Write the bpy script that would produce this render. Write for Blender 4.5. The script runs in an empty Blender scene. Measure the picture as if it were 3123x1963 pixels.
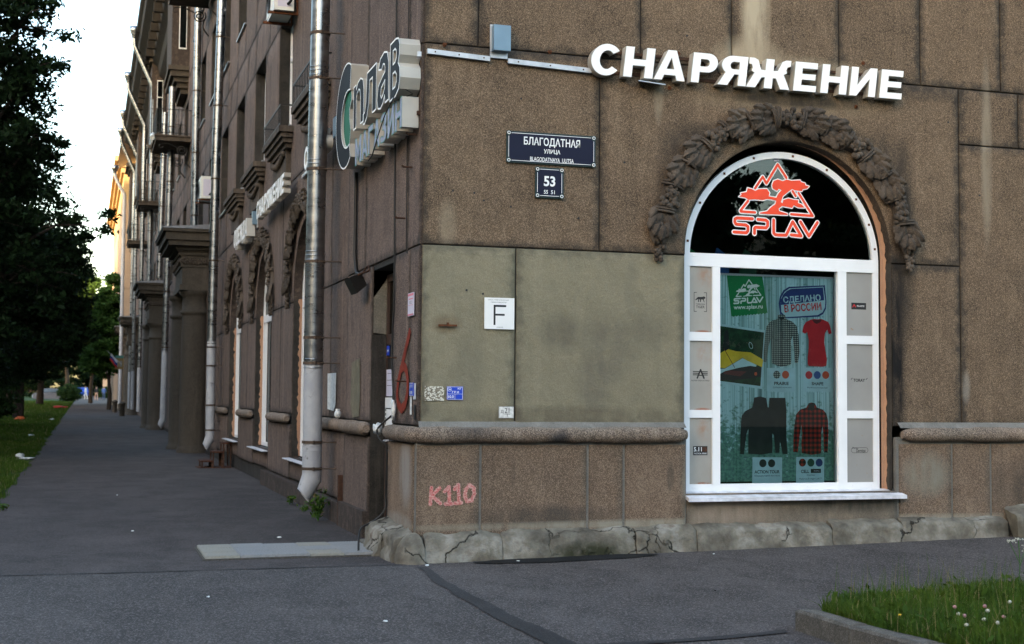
import bpy, bmesh, math, random
import numpy as np
from mathutils import Vector, Matrix, noise as mnoise
from math import sin, cos, pi, radians, sqrt
random.seed(7)
rng = np.random.default_rng(7)
S = bpy.context.scene
COL = S.collection

# ------------------------------------------------------------------ camera, sky, sun, exposure
cam = bpy.data.cameras.new('camera')
camo = bpy.data.objects.new('camera', cam); COL.objects.link(camo); S.camera = camo
_r = Vector((0.954258, -0.298, 0.008)); 
_rows = [(0.954, 0.024, 0.297), (-0.298, 0.05, 0.953), (0.008, -0.998, 0.055)]
rt = Vector((_rows[0][0], _rows[1][0], _rows[2][0])); dn = Vector((_rows[0][1], _rows[1][1], _rows[2][1])); fw = Vector((_rows[0][2], _rows[1][2], _rows[2][2]))
fw.normalize(); rt = (rt - fw * rt.dot(fw)).normalized(); up = rt.cross(fw).normalized()
M = Matrix(((rt.x, up.x, -fw.x, -3.111), (rt.y, up.y, -fw.y, -12.97), (rt.z, up.z, -fw.z, 1.6), (0, 0, 0, 1)))
camo.matrix_world = M
cam.lens = 47.96; cam.sensor_width = 36; cam.clip_end = 4000; cam.clip_start = .1
cam.dof.use_dof = True; cam.dof.focus_distance = 13.6; cam.dof.aperture_fstop = 3.2

SUN_EL, SUN_AZ = radians(7.5), radians(232)          # azimuth from +Y clockwise: the sun stands low over the far side of the street
sdir = Vector((sin(SUN_AZ) * cos(SUN_EL), cos(SUN_AZ) * cos(SUN_EL), sin(SUN_EL)))
W = bpy.data.worlds.new("World"); S.world = W; W.use_nodes = True
wn = W.node_tree; bgn = wn.nodes['Background']
sky = wn.nodes.new('ShaderNodeTexSky'); sky.sky_type = 'NISHITA'; sky.sun_disc = False
sky.sun_elevation = SUN_EL; sky.sun_rotation = SUN_AZ
sky.air_density = 1.0; sky.dust_density = 2.5; sky.ozone_density = 1.0
wn.links.new(sky.outputs[0], bgn.inputs[0]); bgn.inputs[1].default_value = .15
sun = bpy.data.lights.new('sun', 'SUN'); sun.energy = 2.6; sun.angle = radians(.6); sun.color = (1, .62, .3)
suno = bpy.data.objects.new('sun', sun); COL.objects.link(suno)
suno.rotation_euler = sdir.to_track_quat('Z', 'Y').to_euler()
S.view_settings.view_transform = 'Standard'; S.view_settings.look = 'None'
S.view_settings.exposure = 3.2; S.view_settings.gamma = 1; S.view_settings.use_curve_mapping = False
S.cycles.use_denoising = True
S.cycles.max_bounces = 6; S.cycles.transparent_max_bounces = 12
S.cycles.sample_clamp_indirect = 4

# ------------------------------------------------------------------ materials
MATS = {}
def srgb(h):
    h = h.lstrip('#'); c = [int(h[i:i + 2], 16) / 255 for i in (0, 2, 4)]
    return tuple((x / 12.92 if x < .04045 else ((x + .055) / 1.055) ** 2.4) for x in c) + (1,)
class NT:
    def __init__(s, name, rough=.8, spec=.3, metal=0):
        s.m = bpy.data.materials.new(name); s.m.use_nodes = True; s.t = s.m.node_tree
        s.b = s.t.nodes['Principled BSDF']; s.b.inputs['Roughness'].default_value = rough
        s.b.inputs['Specular IOR Level'].default_value = spec; s.b.inputs['Metallic'].default_value = metal
        s.out = s.t.nodes['Material Output']; MATS[name] = s.m
    def n(s, typ, **kw):
        nd = s.t.nodes.new(typ)
        for k, v in kw.items(): setattr(nd, k, v)
        return nd
    def l(s, a, b): s.t.links.new(a, b)
    def pos(s):
        if not hasattr(s, '_p'): s._p = s.n('ShaderNodeNewGeometry').outputs['Position']
        return s._p
    def objc(s):
        if not hasattr(s, '_o'): s._o = s.n('ShaderNodeTexCoord').outputs['Object']
        return s._o
    def scale(s, v, sc):
        m = s.n('ShaderNodeVectorMath', operation='MULTIPLY'); s.l(v, m.inputs[0]); m.inputs[1].default_value = sc; return m.outputs[0]
    def noise(s, v, sc, det=4, rough=.55):
        n = s.n('ShaderNodeTexNoise'); n.inputs['Scale'].default_value = sc; n.inputs['Detail'].default_value = det
        n.inputs['Roughness'].default_value = rough; s.l(v, n.inputs['Vector']); return n.outputs[0]
    def ramp(s, f, stops):
        r = s.n('ShaderNodeValToRGB'); e = r.color_ramp.elements
        while len(e) < len(stops): e.new(.5)
        for i, (p, c) in enumerate(stops):
            e[i].position = p; e[i].color = c if len(c) == 4 else tuple(c) + (1,)
        s.l(f, r.inputs[0]); return r.outputs[0]
    def rng(s, f, a, b, c=0, d=1):
        m = s.n('ShaderNodeMapRange'); m.inputs[1].default_value = a; m.inputs[2].default_value = b
        m.inputs[3].default_value = c; m.inputs[4].default_value = d; s.l(f, m.inputs[0]); return m.outputs[0]
    def mix(s, f, a, b, mode='MIX'):
        m = s.n('ShaderNodeMix', data_type='RGBA', blend_type=mode)
        for v, i in ((f, 0), (a, 6), (b, 7)):
            if isinstance(v, (int, float)): m.inputs[i].default_value = v
            elif isinstance(v, tuple): m.inputs[i].default_value = v if len(v) == 4 else v + (1,)
            else: s.l(v, m.inputs[i])
        return m.outputs[2]
    def math(s, op, a, b=0.0):
        m = s.n('ShaderNodeMath', operation=op)
        for v, i in ((a, 0), (b, 1)):
            if isinstance(v, (int, float)): m.inputs[i].default_value = v
            else: s.l(v, m.inputs[i])
        return m.outputs[0]
    def blob(s, v, c, r, soft=.5):
        """1 inside an ellipsoid, falling to 0"""
        a = s.n('ShaderNodeVectorMath', operation='SUBTRACT'); s.l(v, a.inputs[0]); a.inputs[1].default_value = c
        b = s.n('ShaderNodeVectorMath', operation='DIVIDE'); s.l(a.outputs[0], b.inputs[0]); b.inputs[1].default_value = r
        l = s.n('ShaderNodeVectorMath', operation='LENGTH'); s.l(b.outputs[0], l.inputs[0])
        return s.rng(l.outputs['Value'], 1, 1 - soft)
    def bump(s, h, st, dist=.01):
        b = s.n('ShaderNodeBump'); b.inputs['Strength'].default_value = st; b.inputs['Distance'].default_value = dist
        s.l(h, b.inputs['Height'])
        if s.b.inputs['Normal'].links: s.l(s.b.inputs['Normal'].links[0].from_socket, b.inputs['Normal'])
        s.l(b.outputs[0], s.b.inputs['Normal'])
    def col(s, c):
        if isinstance(c, tuple): s.b.inputs['Base Color'].default_value = c if len(c) == 4 else c + (1,)
        else: s.l(c, s.b.inputs['Base Color'])
        return s.m

def plain(name, c, rough=.6, spec=.4, metal=0, var=.12, scale=6, bump=0):
    k = NT(name, rough, spec, metal); c = srgb(c) if isinstance(c, str) else c
    f = k.noise(k.objc(), scale, 5)
    lo = tuple(x * (1 - var) for x in c[:3]); hi = tuple(min(1, x * (1 + var)) for x in c[:3])
    k.col(k.ramp(f, [(.3, lo), (.7, hi)]))
    if bump: k.bump(k.noise(k.objc(), scale * 12, 3), bump, .004)
    return k.m

def stone(name, base, dark, light, speck=.5, grime=1., stains_and_light=(), bumps=1., streak=.35, rough=.9):
    """crumb-rendered stone: crystals, dirty joints (attribute 'edge' = metres to the block's edge), run stains"""
    k = NT(name, rough, .2); p = k.pos()
    big = k.noise(p, .9, 5, .6); med = k.noise(p, 5, 5, .6)
    c = k.mix(k.rng(big, .3, .7), dark, base)
    oi = k.n('ShaderNodeObjectInfo').outputs['Random']
    c = k.mix(k.rng(med, .35, .75, 0, .5), c, light)
    c = k.mix(k.rng(k.noise(p, 2.4, 6, .65), .50, .66, 0, .55 * min(1, grime)), c, tuple(x * .6 for x in dark[:3]) + (1,))
    c = k.mix(k.rng(oi, 0, 1, 0, .42), c, tuple(x * .62 for x in dark[:3]) + (1,))
    st = k.noise(k.scale(p, (7, 7, .55)), 1, 4, .6)
    c = k.mix(k.rng(st, .55, .78, 0, streak), c, tuple(x * 1.5 for x in light[:3]) + (1,))
    c = k.mix(k.rng(st, .42, .28, 0, streak), c, tuple(x * .45 for x in dark[:3]) + (1,))
    v = k.n('ShaderNodeTexVoronoi', feature='F1'); v.inputs['Scale'].default_value = 165; k.l(p, v.inputs['Vector'])
    w = k.n('ShaderNodeTexWhiteNoise', noise_dimensions='3D'); k.l(v.outputs['Position'], w.inputs['Vector'])
    c = k.mix(k.rng(w.outputs['Value'], .5, 1, 0, speck), c, tuple(min(1, x * 2.1) for x in light[:3]) + (1,))
    c = k.mix(k.rng(w.outputs['Value'], .4, 0, 0, speck * 1.1), c, tuple(x * .3 for x in dark[:3]) + (1,))
    at = k.n('ShaderNodeAttribute', attribute_name='edge').outputs['Fac']
    nz = k.noise(p, 9, 4)
    e = k.math('ADD', at, k.rng(nz, .3, .7, -.045, .05))
    c = k.mix(k.rng(e, .09, .0, 0, .72 * grime), c, (.022, .02, .018, 1))
    for cen, rad, colr, amt in stains_and_light:
        f = k.blob(p, cen, rad, .55)
        f = k.math('MULTIPLY', f, k.rng(k.noise(k.scale(p, (6, 6, 1.2)), 1, 5, .65), .3, .55, .25, 1))
        c = k.mix(k.math('MULTIPLY', f, amt), c, colr)
    k.col(c)
    hb = k.noise(p, 95, 3, .7)
    k.bump(hb, .7 * bumps, .006)
    k.bump(k.noise(p, 14, 4), .35 * bumps, .02)
    return k.m

def plinth_mat():
    k = NT('broken_cement', .92, .15); p = k.pos()
    c = k.ramp(k.noise(p, 3.2, 7, .62), [(.28, (.065, .058, .047)), (.42, (.125, .113, .092)), (.52, (.18, .165, .135)), (.63, (.28, .265, .23)), (.74, (.15, .12, .095))])
    wv = k.n('ShaderNodeVectorMath', operation='ADD'); nn = k.n('ShaderNodeTexNoise'); nn.inputs['Scale'].default_value = 5; nn.inputs['Detail'].default_value = 6; k.l(p, nn.inputs['Vector'])
    sc_ = k.scale(nn.outputs['Color'], (.35, .35, .35)); k.l(p, wv.inputs[0]); k.l(sc_, wv.inputs[1])
    d = k.n('ShaderNodeTexVoronoi', feature='DISTANCE_TO_EDGE'); d.inputs['Scale'].default_value = 1.2; k.l(wv.outputs[0], d.inputs['Vector'])
    ck = k.math('MULTIPLY', k.rng(d.outputs['Distance'], .012, .003), k.rng(k.noise(p, 1.6, 3), .46, .54))
    c = k.mix(k.math('MULTIPLY', ck, .85), c, (.02, .018, .015, 1))
    c = k.mix(k.math('MULTIPLY', k.blob(p, (1.7, -.15, .06), (.5, .4, .15), .6), k.rng(k.noise(p, 7, 5), .35, .5)), c, (.040, .042, .025, 1))
    c = k.mix(k.math('MULTIPLY', k.blob(p, (7.2, -.15, .15), (.9, .6, .3), .6), k.rng(k.noise(p, 7, 5), .3, .5)), c, (.055, .05, .035, 1))
    z = k.n('ShaderNodeSeparateXYZ'); k.l(p, z.inputs[0]); k.col(c)
    k.bump(k.math('MULTIPLY', ck, -1.0), .9, .02); k.bump(k.noise(p, 24, 6, .7), .9, .02)
plinth_mat()
BR = (.138, .096, .062, 1); BRD = (.080, .056, .038, 1); BRL = (.195, .140, .094, 1)
OLIVE = (.275, .255, .185, 1)
WHT = (.34, .28, .21, 1)
stone('granite_render', BR, BRD, BRL, stains_and_light=[
    ((3.62, 0, 5.75), (.20, .6, .95), (.42, .35, .25, 1), 1.), ((3.55, 0, 5.2), (.50, .6, .30), (.36, .29, .20, 1), .8), ((4.3, 0, 5.10), (.9, .5, .22), (.32, .26, .18, 1), .7),  # pale upper blobs paint the sky light on the wall as lighter colour
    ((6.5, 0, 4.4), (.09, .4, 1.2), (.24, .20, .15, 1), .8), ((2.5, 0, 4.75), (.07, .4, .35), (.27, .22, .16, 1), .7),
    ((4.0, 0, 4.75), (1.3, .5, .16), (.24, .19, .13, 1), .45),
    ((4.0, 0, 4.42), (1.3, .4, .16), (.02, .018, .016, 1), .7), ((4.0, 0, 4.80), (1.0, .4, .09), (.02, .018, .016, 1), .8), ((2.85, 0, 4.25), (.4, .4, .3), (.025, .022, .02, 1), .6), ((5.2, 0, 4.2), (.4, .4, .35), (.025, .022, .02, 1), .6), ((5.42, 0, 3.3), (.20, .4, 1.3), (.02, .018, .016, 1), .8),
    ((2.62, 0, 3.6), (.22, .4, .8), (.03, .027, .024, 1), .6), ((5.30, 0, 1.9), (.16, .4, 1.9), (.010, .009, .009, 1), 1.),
    ((6.2, 0, 1.75), (.07, .3, .22), (.36, .34, .3, 1), .35), ((.25, 0, 3.3), (.12, .3, .3), (.33, .27, .19, 1), .4),
    ((5.7, 0, 5.0), (.8, .3, .1), (.03, .027, .024, 1), .5), ((1.0, 0, 5.04), (1.0, .3, .06), (.03, .027, .024, 1), .6)])
stone('granite_skylit_side', (.130, .092, .075, 1), (.073, .053, .045, 1), (.180, .133, .110, 1), streak=.55)  # same granite, its tone shifted to carry the cool sky light on this side
stone('olive_render', (.268, .240, .162, 1), (.215, .190, .130, 1), (.320, .292, .210, 1), speck=.10, grime=.6, streak=.12, bumps=1.7, stains_and_light=[
    ((1.45, 0, 2.25), (.32, .4, .25), (.10, .09, .07, 1), .55), ((1.95, 0, 2.1), (.35, .4, .45), (.11, .10, .08, 1), .5),
    ((2.4, 0, 2.3), (.3, .4, .3), (.12, .11, .085, 1), .4), ((1.8, 0, 1.75), (.25, .4, .4), (.11, .10, .08, 1), .45),
    ((.5, 0, 1.9), (.2, .4, .45), (.13, .12, .09, 1), .4), ((1.5, 0, 1.42), (1.7, .4, .12), (.10, .085, .06, 1), .6),
    ((.25, 0, 2.31), (.18, .2, .12), (.14, .09, .05, 1), .5), ((2.2, 0, 2.75), (.1, .3, .35), (.15, .14, .11, 1), .4)])
stone('dado_granite', (.165, .112, .078, 1), (.105, .076, .056, 1), (.225, .165, .118, 1), speck=.42, grime=.25, bumps=1.3, stains_and_light=[
    ((1.25, 0, .42), (.9, .5, .14), (.05, .045, .04, 1), .7), ((.93, 0, .85), (.03, .4, .2), (.03, .03, .03, 1), .8), ((2.62, 0, .8), (.05, .4, .2), (.04, .04, .035, 1), .8),
    ((2.85, 0, .62), (.13, .4, .45), (.24, .21, .165, 1), .95), ((5.65, 0, .8), (.35, .4, .3), (.21, .20, .165, 1), .9), ((-.05, .35, .85), (.3, .33, .42), (.26, .24, .22, 1), .9),
    ((3.5, 0, .33), (4.6, .5, .06), (.27, .25, .20, 1), .9), ((7.2, 0, .6), (.9, .5, .5), (.03, .028, .025, 1), .6), ((-.1, .6, .35), (.3, .7, .1), (.25, .23, .2, 1), .8)])
stone('roll_moulding_stone', (.175, .118, .086, 1), (.07, .058, .047, 1), (.27, .215, .17, 1), speck=.5, grime=0, streak=.5, bumps=1.6, stains_and_light=[
    ((.5, 0, 1.25), (.3, .5, .1), (.03, .03, .032, 1), .7), ((1.4, 0, 1.2), (.15, .5, .1), (.03, .03, .035, 1), .8), ((1.3, 0, 1.32), (1.6, .4, .05), (.22, .2, .17, 1), .5)])
stone('eaves_shade_stone', (.030, .026, .022, 1), (.018, .016, .014, 1), (.05, .042, .035, 1), speck=.1, grime=0)  # shade under the eaves put into a near-black base colour
stone('plinth_cement', (.250, .228, .185, 1), (.13, .12, .10, 1), (.36, .335, .28, 1), speck=.18, grime=.45, streak=.1, bumps=2., stains_and_light=[
    ((1.7, -.1, .08), (.45, .5, .13), (.045, .045, .03, 1), .9), ((6.9, -.1, .2), (.7, .5, .25), (.06, .055, .045, 1), .8), ((.4, -.1, .06), (.5, .5, .07), (.2, .2, .13, 1), .6)])
stone('patched_render', (.20, .16, .12, 1), (.10, .09, .075, 1), (.31, .26, .21, 1), speck=.1, grime=.5, bumps=1.4, stains_and_light=[
    ((4.8, 0, .5), (.8, .5, .14), (.05, .05, .045, 1), .8), ((3.3, 0, .45), (.6, .4, .2), (.33, .27, .22, 1), .6)])
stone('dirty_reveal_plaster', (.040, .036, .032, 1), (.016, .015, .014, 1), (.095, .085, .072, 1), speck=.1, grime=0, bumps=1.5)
stone('carved_stone', (.082, .064, .050, 1), (.038, .031, .026, 1), (.15, .12, .095, 1), speck=.12, grime=0, bumps=.6)
stone('joint_mortar', (.035, .032, .03, 1), (.02, .019, .018, 1), (.06, .055, .05, 1), speck=.1, grime=0)
stone('dado_mortar', (.20, .19, .17, 1), (.12, .115, .105, 1), (.28, .265, .24, 1), speck=.1, grime=0)
stone('orange_foam', (.44, .25, .155, 1), (.34, .19, .12, 1), (.50, .31, .20, 1), speck=.05, grime=0, streak=.1)
stone('column_stone', (.078, .064, .050, 1), (.052, .043, .034, 1), (.105, .088, .070, 1), speck=.35, grime=0, streak=.3)
stone('far_facade', (.42, .31, .23, 1), (.36, .26, .19, 1), (.50, .39, .29, 1), speck=.0, grime=0, streak=.15)
stone('far_sunlit_facade', (.42, .31, .17, 1), (.36, .26, .14, 1), (.5, .38, .22, 1), speck=.0, grime=0, streak=.15)  # copy of the far facade, yellowed to paint low sun on its top band

def asphalt(name, base, speck=.5, cracks=True):
    k = NT(name, .88, .25); p = k.pos()
    big = k.noise(k.scale(p, (1, .5, 1)), .55, 5, .6)
    dark = tuple(x * .70 for x in base); light = tuple(x * 1.22 for x in base)
    c = k.mix(k.rng(big, .32, .68), dark, light)
    c = k.mix(k.rng(k.noise(k.scale(p, (1, .7, 1)), 1.9, 7, .68), .46, .60, 0, .75), c, tuple(x * .55 for x in base))
    c = k.mix(k.rng(k.noise(k.scale(p, (.8, .6, 1)), 1.0, 7, .66), .53, .64, 0, .6), c, tuple(x * 1.5 for x in base))
    if cracks: c = k.mix(k.math('MULTIPLY', k.blob(p, (-.3, 6, 0), (1.7, 9, 2), .7), k.rng(k.noise(p, 1.5, 6, .65), .38, .58, .1, .75)), c, tuple(x * .35 for x in base))
    v = k.n('ShaderNodeTexVoronoi'); v.inputs['Scale'].default_value = 95; k.l(p, v.inputs['Vector'])
    w = k.n('ShaderNodeTexWhiteNoise', noise_dimensions='3D'); k.l(v.outputs['Position'], w.inputs['Vector'])
    c = k.mix(k.rng(w.outputs['Value'], .72, 1, 0, speck), c, tuple(min(1, x * 3) for x in base))
    c = k.mix(k.rng(w.outputs['Value'], .35, 0, 0, speck), c, tuple(x * .35 for x in base))
    if cracks:
        d = k.n('ShaderNodeTexVoronoi', feature='DISTANCE_TO_EDGE'); d.inputs['Scale'].default_value = .42
        wv = k.n('ShaderNodeVectorMath', operation='ADD'); nn = k.n('ShaderNodeTexNoise'); nn.inputs['Scale'].default_value = 1.7; nn.inputs['Detail'].default_value = 6
        k.l(p, nn.inputs['Vector']); k.l(p, wv.inputs[0]); k.l(nn.outputs['Color'], wv.inputs[1]); k.l(wv.outputs[0], d.inputs['Vector'])
        ck = k.rng(d.outputs['Distance'], .006, .0)
        ck = k.math('MULTIPLY', ck, k.rng(k.noise(p, .45, 3), .48, .56))
        c = k.mix(k.math('MULTIPLY', ck, .7), c, (.015, .015, .015, 1))
    k.col(c); k.bump(k.noise(p, 120, 3, .7), .6, .004); k.bump(k.noise(p, 3, 4), .15, .03)
    return k.m
asphalt('asphalt_near', (.063, .055, .053, 1), .85, False)
asphalt('asphalt_path', (.057, .047, .045, 1), .5)
asphalt('asphalt_tar_strip', (.031, .029, .030, 1), .3, False)
asphalt('asphalt_wet', (.009, .009, .0095, 1), .1, False)
plain('white_aluminium', (.82, .83, .85, 1), .32, .5, 0, .03)
plain('worn_white_sill', (.60, .60, .64, 1), .4, .5, 0, .3, 8)
plain('white_letters', (.88, .88, .88, 1), .45, .4, 0, .01)
plain('letter_sides', (.40, .38, .34, 1), .4, .5, 0, .18, 2)
plain('charcoal_film', (.012, .012, .016, 1), .6, .1, 0, .1)
plain('green_film', (.005, .12, .06, 1), .5, .2, 0, .08)
plain('lilac_film', (.30, .33, .46, 1), .5, .2, 0, .12, 20)
plain('teal_outline', (.02, .20, .17, 1), .4)
plain('navy_enamel', (.008, .009, .028, 1), .4, .22, 0, .05)
plain('sign_green_plastic', (.012, .035, .032, 1), .5)
plain('sign_white', (.80, .80, .80, 1), .4, .5, 0, .02)
plain('ink_black', (.012, .012, .013, 1), .5)
plain('blue_enamel', (.012, .055, .50, 1), .3, .6, 0, .1)
plain('pale_paint', (.62, .62, .60, 1), .7, .3, 0, .25, 30)
plain('pink_print', (.62, .16, .22, 1), .5)
plain('lilac_paper', (.55, .52, .62, 1), .6, .3, 0, .06)
plain('steel_blue_box', (.16, .25, .33, 1), .35, .5, .2, .12, 3)
plain('cable_tray_metal', (.50, .51, .54, 1), .35, .5, .4, .2, 8)
plain('rust', (.115, .042, .018, 1), .85, .2, 0, .5, 25)
plain('strap_metal', (.085, .060, .045, 1), .7, .3, .2, .5, 25)
plain('step_rust', (.060, .024, .014, 1), .85, .2, 0, .5, 25)
plain('dark_rust', (.055, .028, .018, 1), .85, .2, 0, .4, 20)
plain('black_rubber', (.012, .012, .012, 1), .6)
plain('black_metal', (.016, .014, .013, 1), .5, .4, .3)
plain('door_dark', (.018, .015, .013, 1), .45, .4, 0, .2)
plain('door_brown', (.05, .028, .02, 1), .5)
plain('plastic_white', (.66, .66, .62, 1), .4, .4, 0, .05)
plain('galvanised_roof', (.20, .20, .22, 1), .4, .5, .5, .2)
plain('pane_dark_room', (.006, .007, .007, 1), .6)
plain('logo_orange', (.86, .075, .028, 1), .5, .3, 0, .03)
plain('print_green', (.006, .19, .055, 1), .5, .3, 0, .12, 1.5)
plain('print_navy', (.015, .03, .16, 1), .5); plain('print_pale', (.46, .62, .70, 1), .5, .3, 0, .12)
plain('print_red', (.55, .02, .03, 1), .5, .3, 0, .15, 8); plain('print_red_dark', (.10, .01, .012, 1), .5)
plain('print_charcoal', (.024, .024, .027, 1), .6, .2, 0, .3, 9); plain('print_black', (.007, .007, .009, 1), .6)
plain('print_blue', (.01, .07, .28, 1), .5); plain('print_orange', (.6, .07, .02, 1), .5)
plain('print_yellow', (.75, .48, .03, 1), .5, .3, 0, .3, 4)
plain('print_photo_green', (.008, .035, .012, 1), .5, .3, 0, .8, 14); plain('print_dark_green', (.008, .06, .035, 1), .5)
plain('print_leaf_green', (.07, .25, .14, 1), .5)
plain('leaf_green', (.045, .115, .022, 1), .5, .3, 0, .4, 5)
plain('car_silver', (.30, .29, .33, 1), .25, .6, .5, .05); plain('car_glass', (.03, .04, .05, 1), .08, .8)
plain('car_blue', (.01, .05, .35, 1), .3, .6); plain('tyre', (.012, .012, .013, 1), .8)
plain('skin', (.42, .25, .18, 1), .6); plain('cloth_blue', (.05, .10, .28, 1), .9); plain('cloth_dark', (.015, .015, .02, 1), .9)
plain('cloth_jeans', (.06, .09, .16, 1), .9); plain('cloth_white', (.6, .6, .6, 1), .9); plain('hair_brown', (.03, .018, .01, 1), .8)
plain('flag_white', (.65, .65, .68, 1), .8); plain('flag_blue', (.03, .06, .30, 1), .8); plain('flag_red', (.55, .03, .02, 1), .8)
plain('sign_yellow', (.30, .19, .06, 1), .6); plain('sign_teal', (.08, .25, .2, 1), .6)
plain('litter_white', (.6, .62, .62, 1), .5, .4, 0, .3, 20); plain('litter_red', (.35, .02, .012, 1), .6); plain('litter_orange', (.5, .10, .02, 1), .6)
plain('bark', (.045, .035, .028, 1), .9, .1, 0, .5, 14, .5)
stone('kerb_concrete', (.16, .148, .13, 1), (.09, .082, .07, 1), (.23, .215, .19, 1), speck=.3, grime=.7, streak=.2)
plain('tile_stone', (.26, .262, .262, 1), .8, .3, 0, .12, 40, .4)
plain('tile_cream', (.285, .272, .235, 1), .8, .3, 0, .12, 40, .4)
plain('clover_pink', (.36, .20, .20, 1), .8, .1, 0, .25, 40); plain('flower_white', (.42, .42, .35, 1), .8)
plain('graffiti_red_brown', (.19, .035, .022, 1), .9, .1, 0, .25, 8)

def zinc():
    k = NT('zinc_pipe', .28, .5, 1.0); o = k.pos()
    a = k.noise(k.scale(o, (3, 3, 9)), 1, 5, .6)
    c = k.mix(k.rng(a, .35, .7), (.20, .215, .235, 1), (.36, .375, .39, 1))
    c = k.mix(k.rng(k.noise(k.scale(o, (18, 18, 1.2)), 1, 4), .64, .8, 0, .6), c, (.22, .15, .08, 1))
    k.col(c); k.l(k.rng(a, .3, .7, .22, .42), k.b.inputs['Roughness']); k.bump(k.noise(k.scale(o, (2, 2, 14)), 1, 3), .07, .01)
    k = NT('painted_pipe', .55, .4, .0); o = k.pos()
    a = k.noise(k.scale(o, (5, 5, 3)), 1, 5, .65)
    c = k.mix(k.rng(a, .4, .7), (.33, .34, .37, 1), (.42, .43, .45, 1))
    c = k.mix(k.rng(k.noise(o, 7, 6, .7), .60, .68, 0, .7), c, (.10, .095, .09, 1)); k.col(c)
zinc()
def glassm():
    for nm, tint, r in (('shop_glass', (.80, .92, .90, 1), .0), ('street_window_glass', (.25, .28, .29, 1), .02)):
        k = NT(nm); t = k.n('ShaderNodeBsdfTransparent'); t.inputs[0].default_value = tint
        g = k.n('ShaderNodeBsdfGlossy'); g.inputs['Roughness'].default_value = r; g.inputs[0].default_value = (.9, .95, .95, 1)
        f = k.n('ShaderNodeFresnel'); f.inputs[0].default_value = 1.52; m = k.n('ShaderNodeMixShader')
        k.l(k.math('MULTIPLY', f.outputs[0], 1.6 if nm == 'shop_glass' else .45), m.inputs[0]); k.l(t.outputs[0], m.inputs[1]); k.l(g.outputs[0], m.inputs[2]); k.l(m.outputs[0], k.out.inputs[0])
glassm()
def panel_m():
    k = NT('rusty_grey_panel', .5, .4); o = k.objc(); gen = k.n('ShaderNodeTexCoord').outputs['Generated']
    c = k.mix(k.rng(k.noise(o, 3, 4), .3, .7), (.30, .285, .255, 1), (.36, .345, .315, 1))
    f = k.math('MULTIPLY', k.rng(k.noise(o, 5, 6, .7), .42, .66), k.blob(gen, (.66, .5, .84), (.4, 9, .24), .9))
    c = k.mix(k.math('MULTIPLY', f, .85), c, (.33, .15, .07, 1))
    f = k.math('MULTIPLY', k.rng(k.noise(o, 9, 6, .7), .35, .5), k.blob(gen, (.6, .5, 0), (.42, 9, .045), .5))
    c = k.mix(k.math('MULTIPLY', f, .9), c, (.26, .07, .02, 1)); k.col(c)
    k = NT('blotched_grey_panel', .5, .4); o = k.objc()
    c = k.mix(k.rng(k.noise(o, 2, 4), .3, .7), (.255, .25, .24, 1), (.31, .305, .29, 1))
    c = k.mix(k.rng(k.noise(o, 11, 4, .5), .70, .76, 0, .75), c, (.30, .15, .06, 1)); k.col(c)
panel_m()
def birch():
    k = NT('birch_print', .5, .3); gen = k.n('ShaderNodeTexCoord').outputs['Generated']
    w = k.noise(k.scale(gen, (26, 1, .5)), 1, 3, .5)
    c = k.ramp(w, [(.30, (.10, .20, .21)), (.40, (.32, .48, .52)), (.47, (.52, .70, .77)), (.55, (.42, .60, .66)), (.60, (.14, .26, .25)), (.70, (.55, .72, .80))])
    d = k.noise(k.scale(gen, (40, 1, 75)), 1, 3, .6)
    c = k.mix(k.rng(d, .66, .72, 0, .6), c, (.03, .05, .06, 1))
    sep = k.n('ShaderNodeSeparateXYZ'); k.l(gen, sep.inputs[0])
    lf = k.noise(k.scale(gen, (22, 1, 40)), 1, 5, .65)
    low = k.rng(sep.outputs['Z'], .42, .08, 0, .30)
    g = k.rng(k.math('ADD', lf, low), .58, .68)
    c = k.mix(k.math('MULTIPLY', g, .85), c, k.mix(k.rng(d, .4, .6), (.02, .10, .07, 1), (.10, .26, .18, 1)))
    k.col(c)
    for nm, a, b, cc, sc in (('print_check', (.010, .014, .022, 1), (.50, .50, .42, 1), (.06, .09, .11, 1), 46), ('print_tartan', (.006, .006, .008, 1), (.40, .018, .012, 1), (.12, .008, .008, 1), 19)):
        k = NT(nm, .6, .2); o = k.objc(); sp = k.n('ShaderNodeSeparateXYZ'); k.l(o, sp.inputs[0])
        def st(ax, ph):
            v = k.math('MULTIPLY', sp.outputs[ax], sc); v = k.math('FRACT', k.math('ADD', v, ph + 100)); 
            return k.rng(k.math('ABSOLUTE', k.math('SUBTRACT', v, .5)), .22, .30)
        x, z = st('X', 0), st('Z', 0); m = k.math('MULTIPLY', x, z); s_ = k.math('MAXIMUM', x, z)
        c = k.mix(s_, a, cc); k.col(k.mix(m, c, b))
birch()
def leafmat(name, base, trans=.35):
    k = NT(name, .65, .10); 
    oi = k.n('ShaderNodeAttribute', attribute_name='tone').outputs['Fac']
    c = k.mix(oi, tuple(x * .55 for x in base), tuple(x * 1.5 for x in base))
    if 'grass' in name:
        c = k.mix(k.rng(k.noise(k.pos(), 1.8, 4), .38, .65, 0, .6), c, tuple(x * y for x, y in zip(base, (1.9, 1.35, 1.2, 1))))
        c = k.mix(k.rng(oi, .93, .95), c, (.22, .19, .085, 1))
    k.col(c)
    t = k.n('ShaderNodeBsdfTranslucent'); k.l(c, t.inputs[0]); m = k.n('ShaderNodeMixShader'); m.inputs[0].default_value = trans
    k.l(k.b.outputs[0], m.inputs[1]); k.l(t.outputs[0], m.inputs[2]); k.l(m.outputs[0], k.out.inputs[0])
leafmat('tree_leaves_dark', (.009, .021, .007, 1), .2); leafmat('tree_leaves_light', (.040, .085, .018, 1)); leafmat('grass_blades', (.045, .090, .013, 1)); leafmat('hedge_leaves', (.03, .06, .016, 1))
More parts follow.
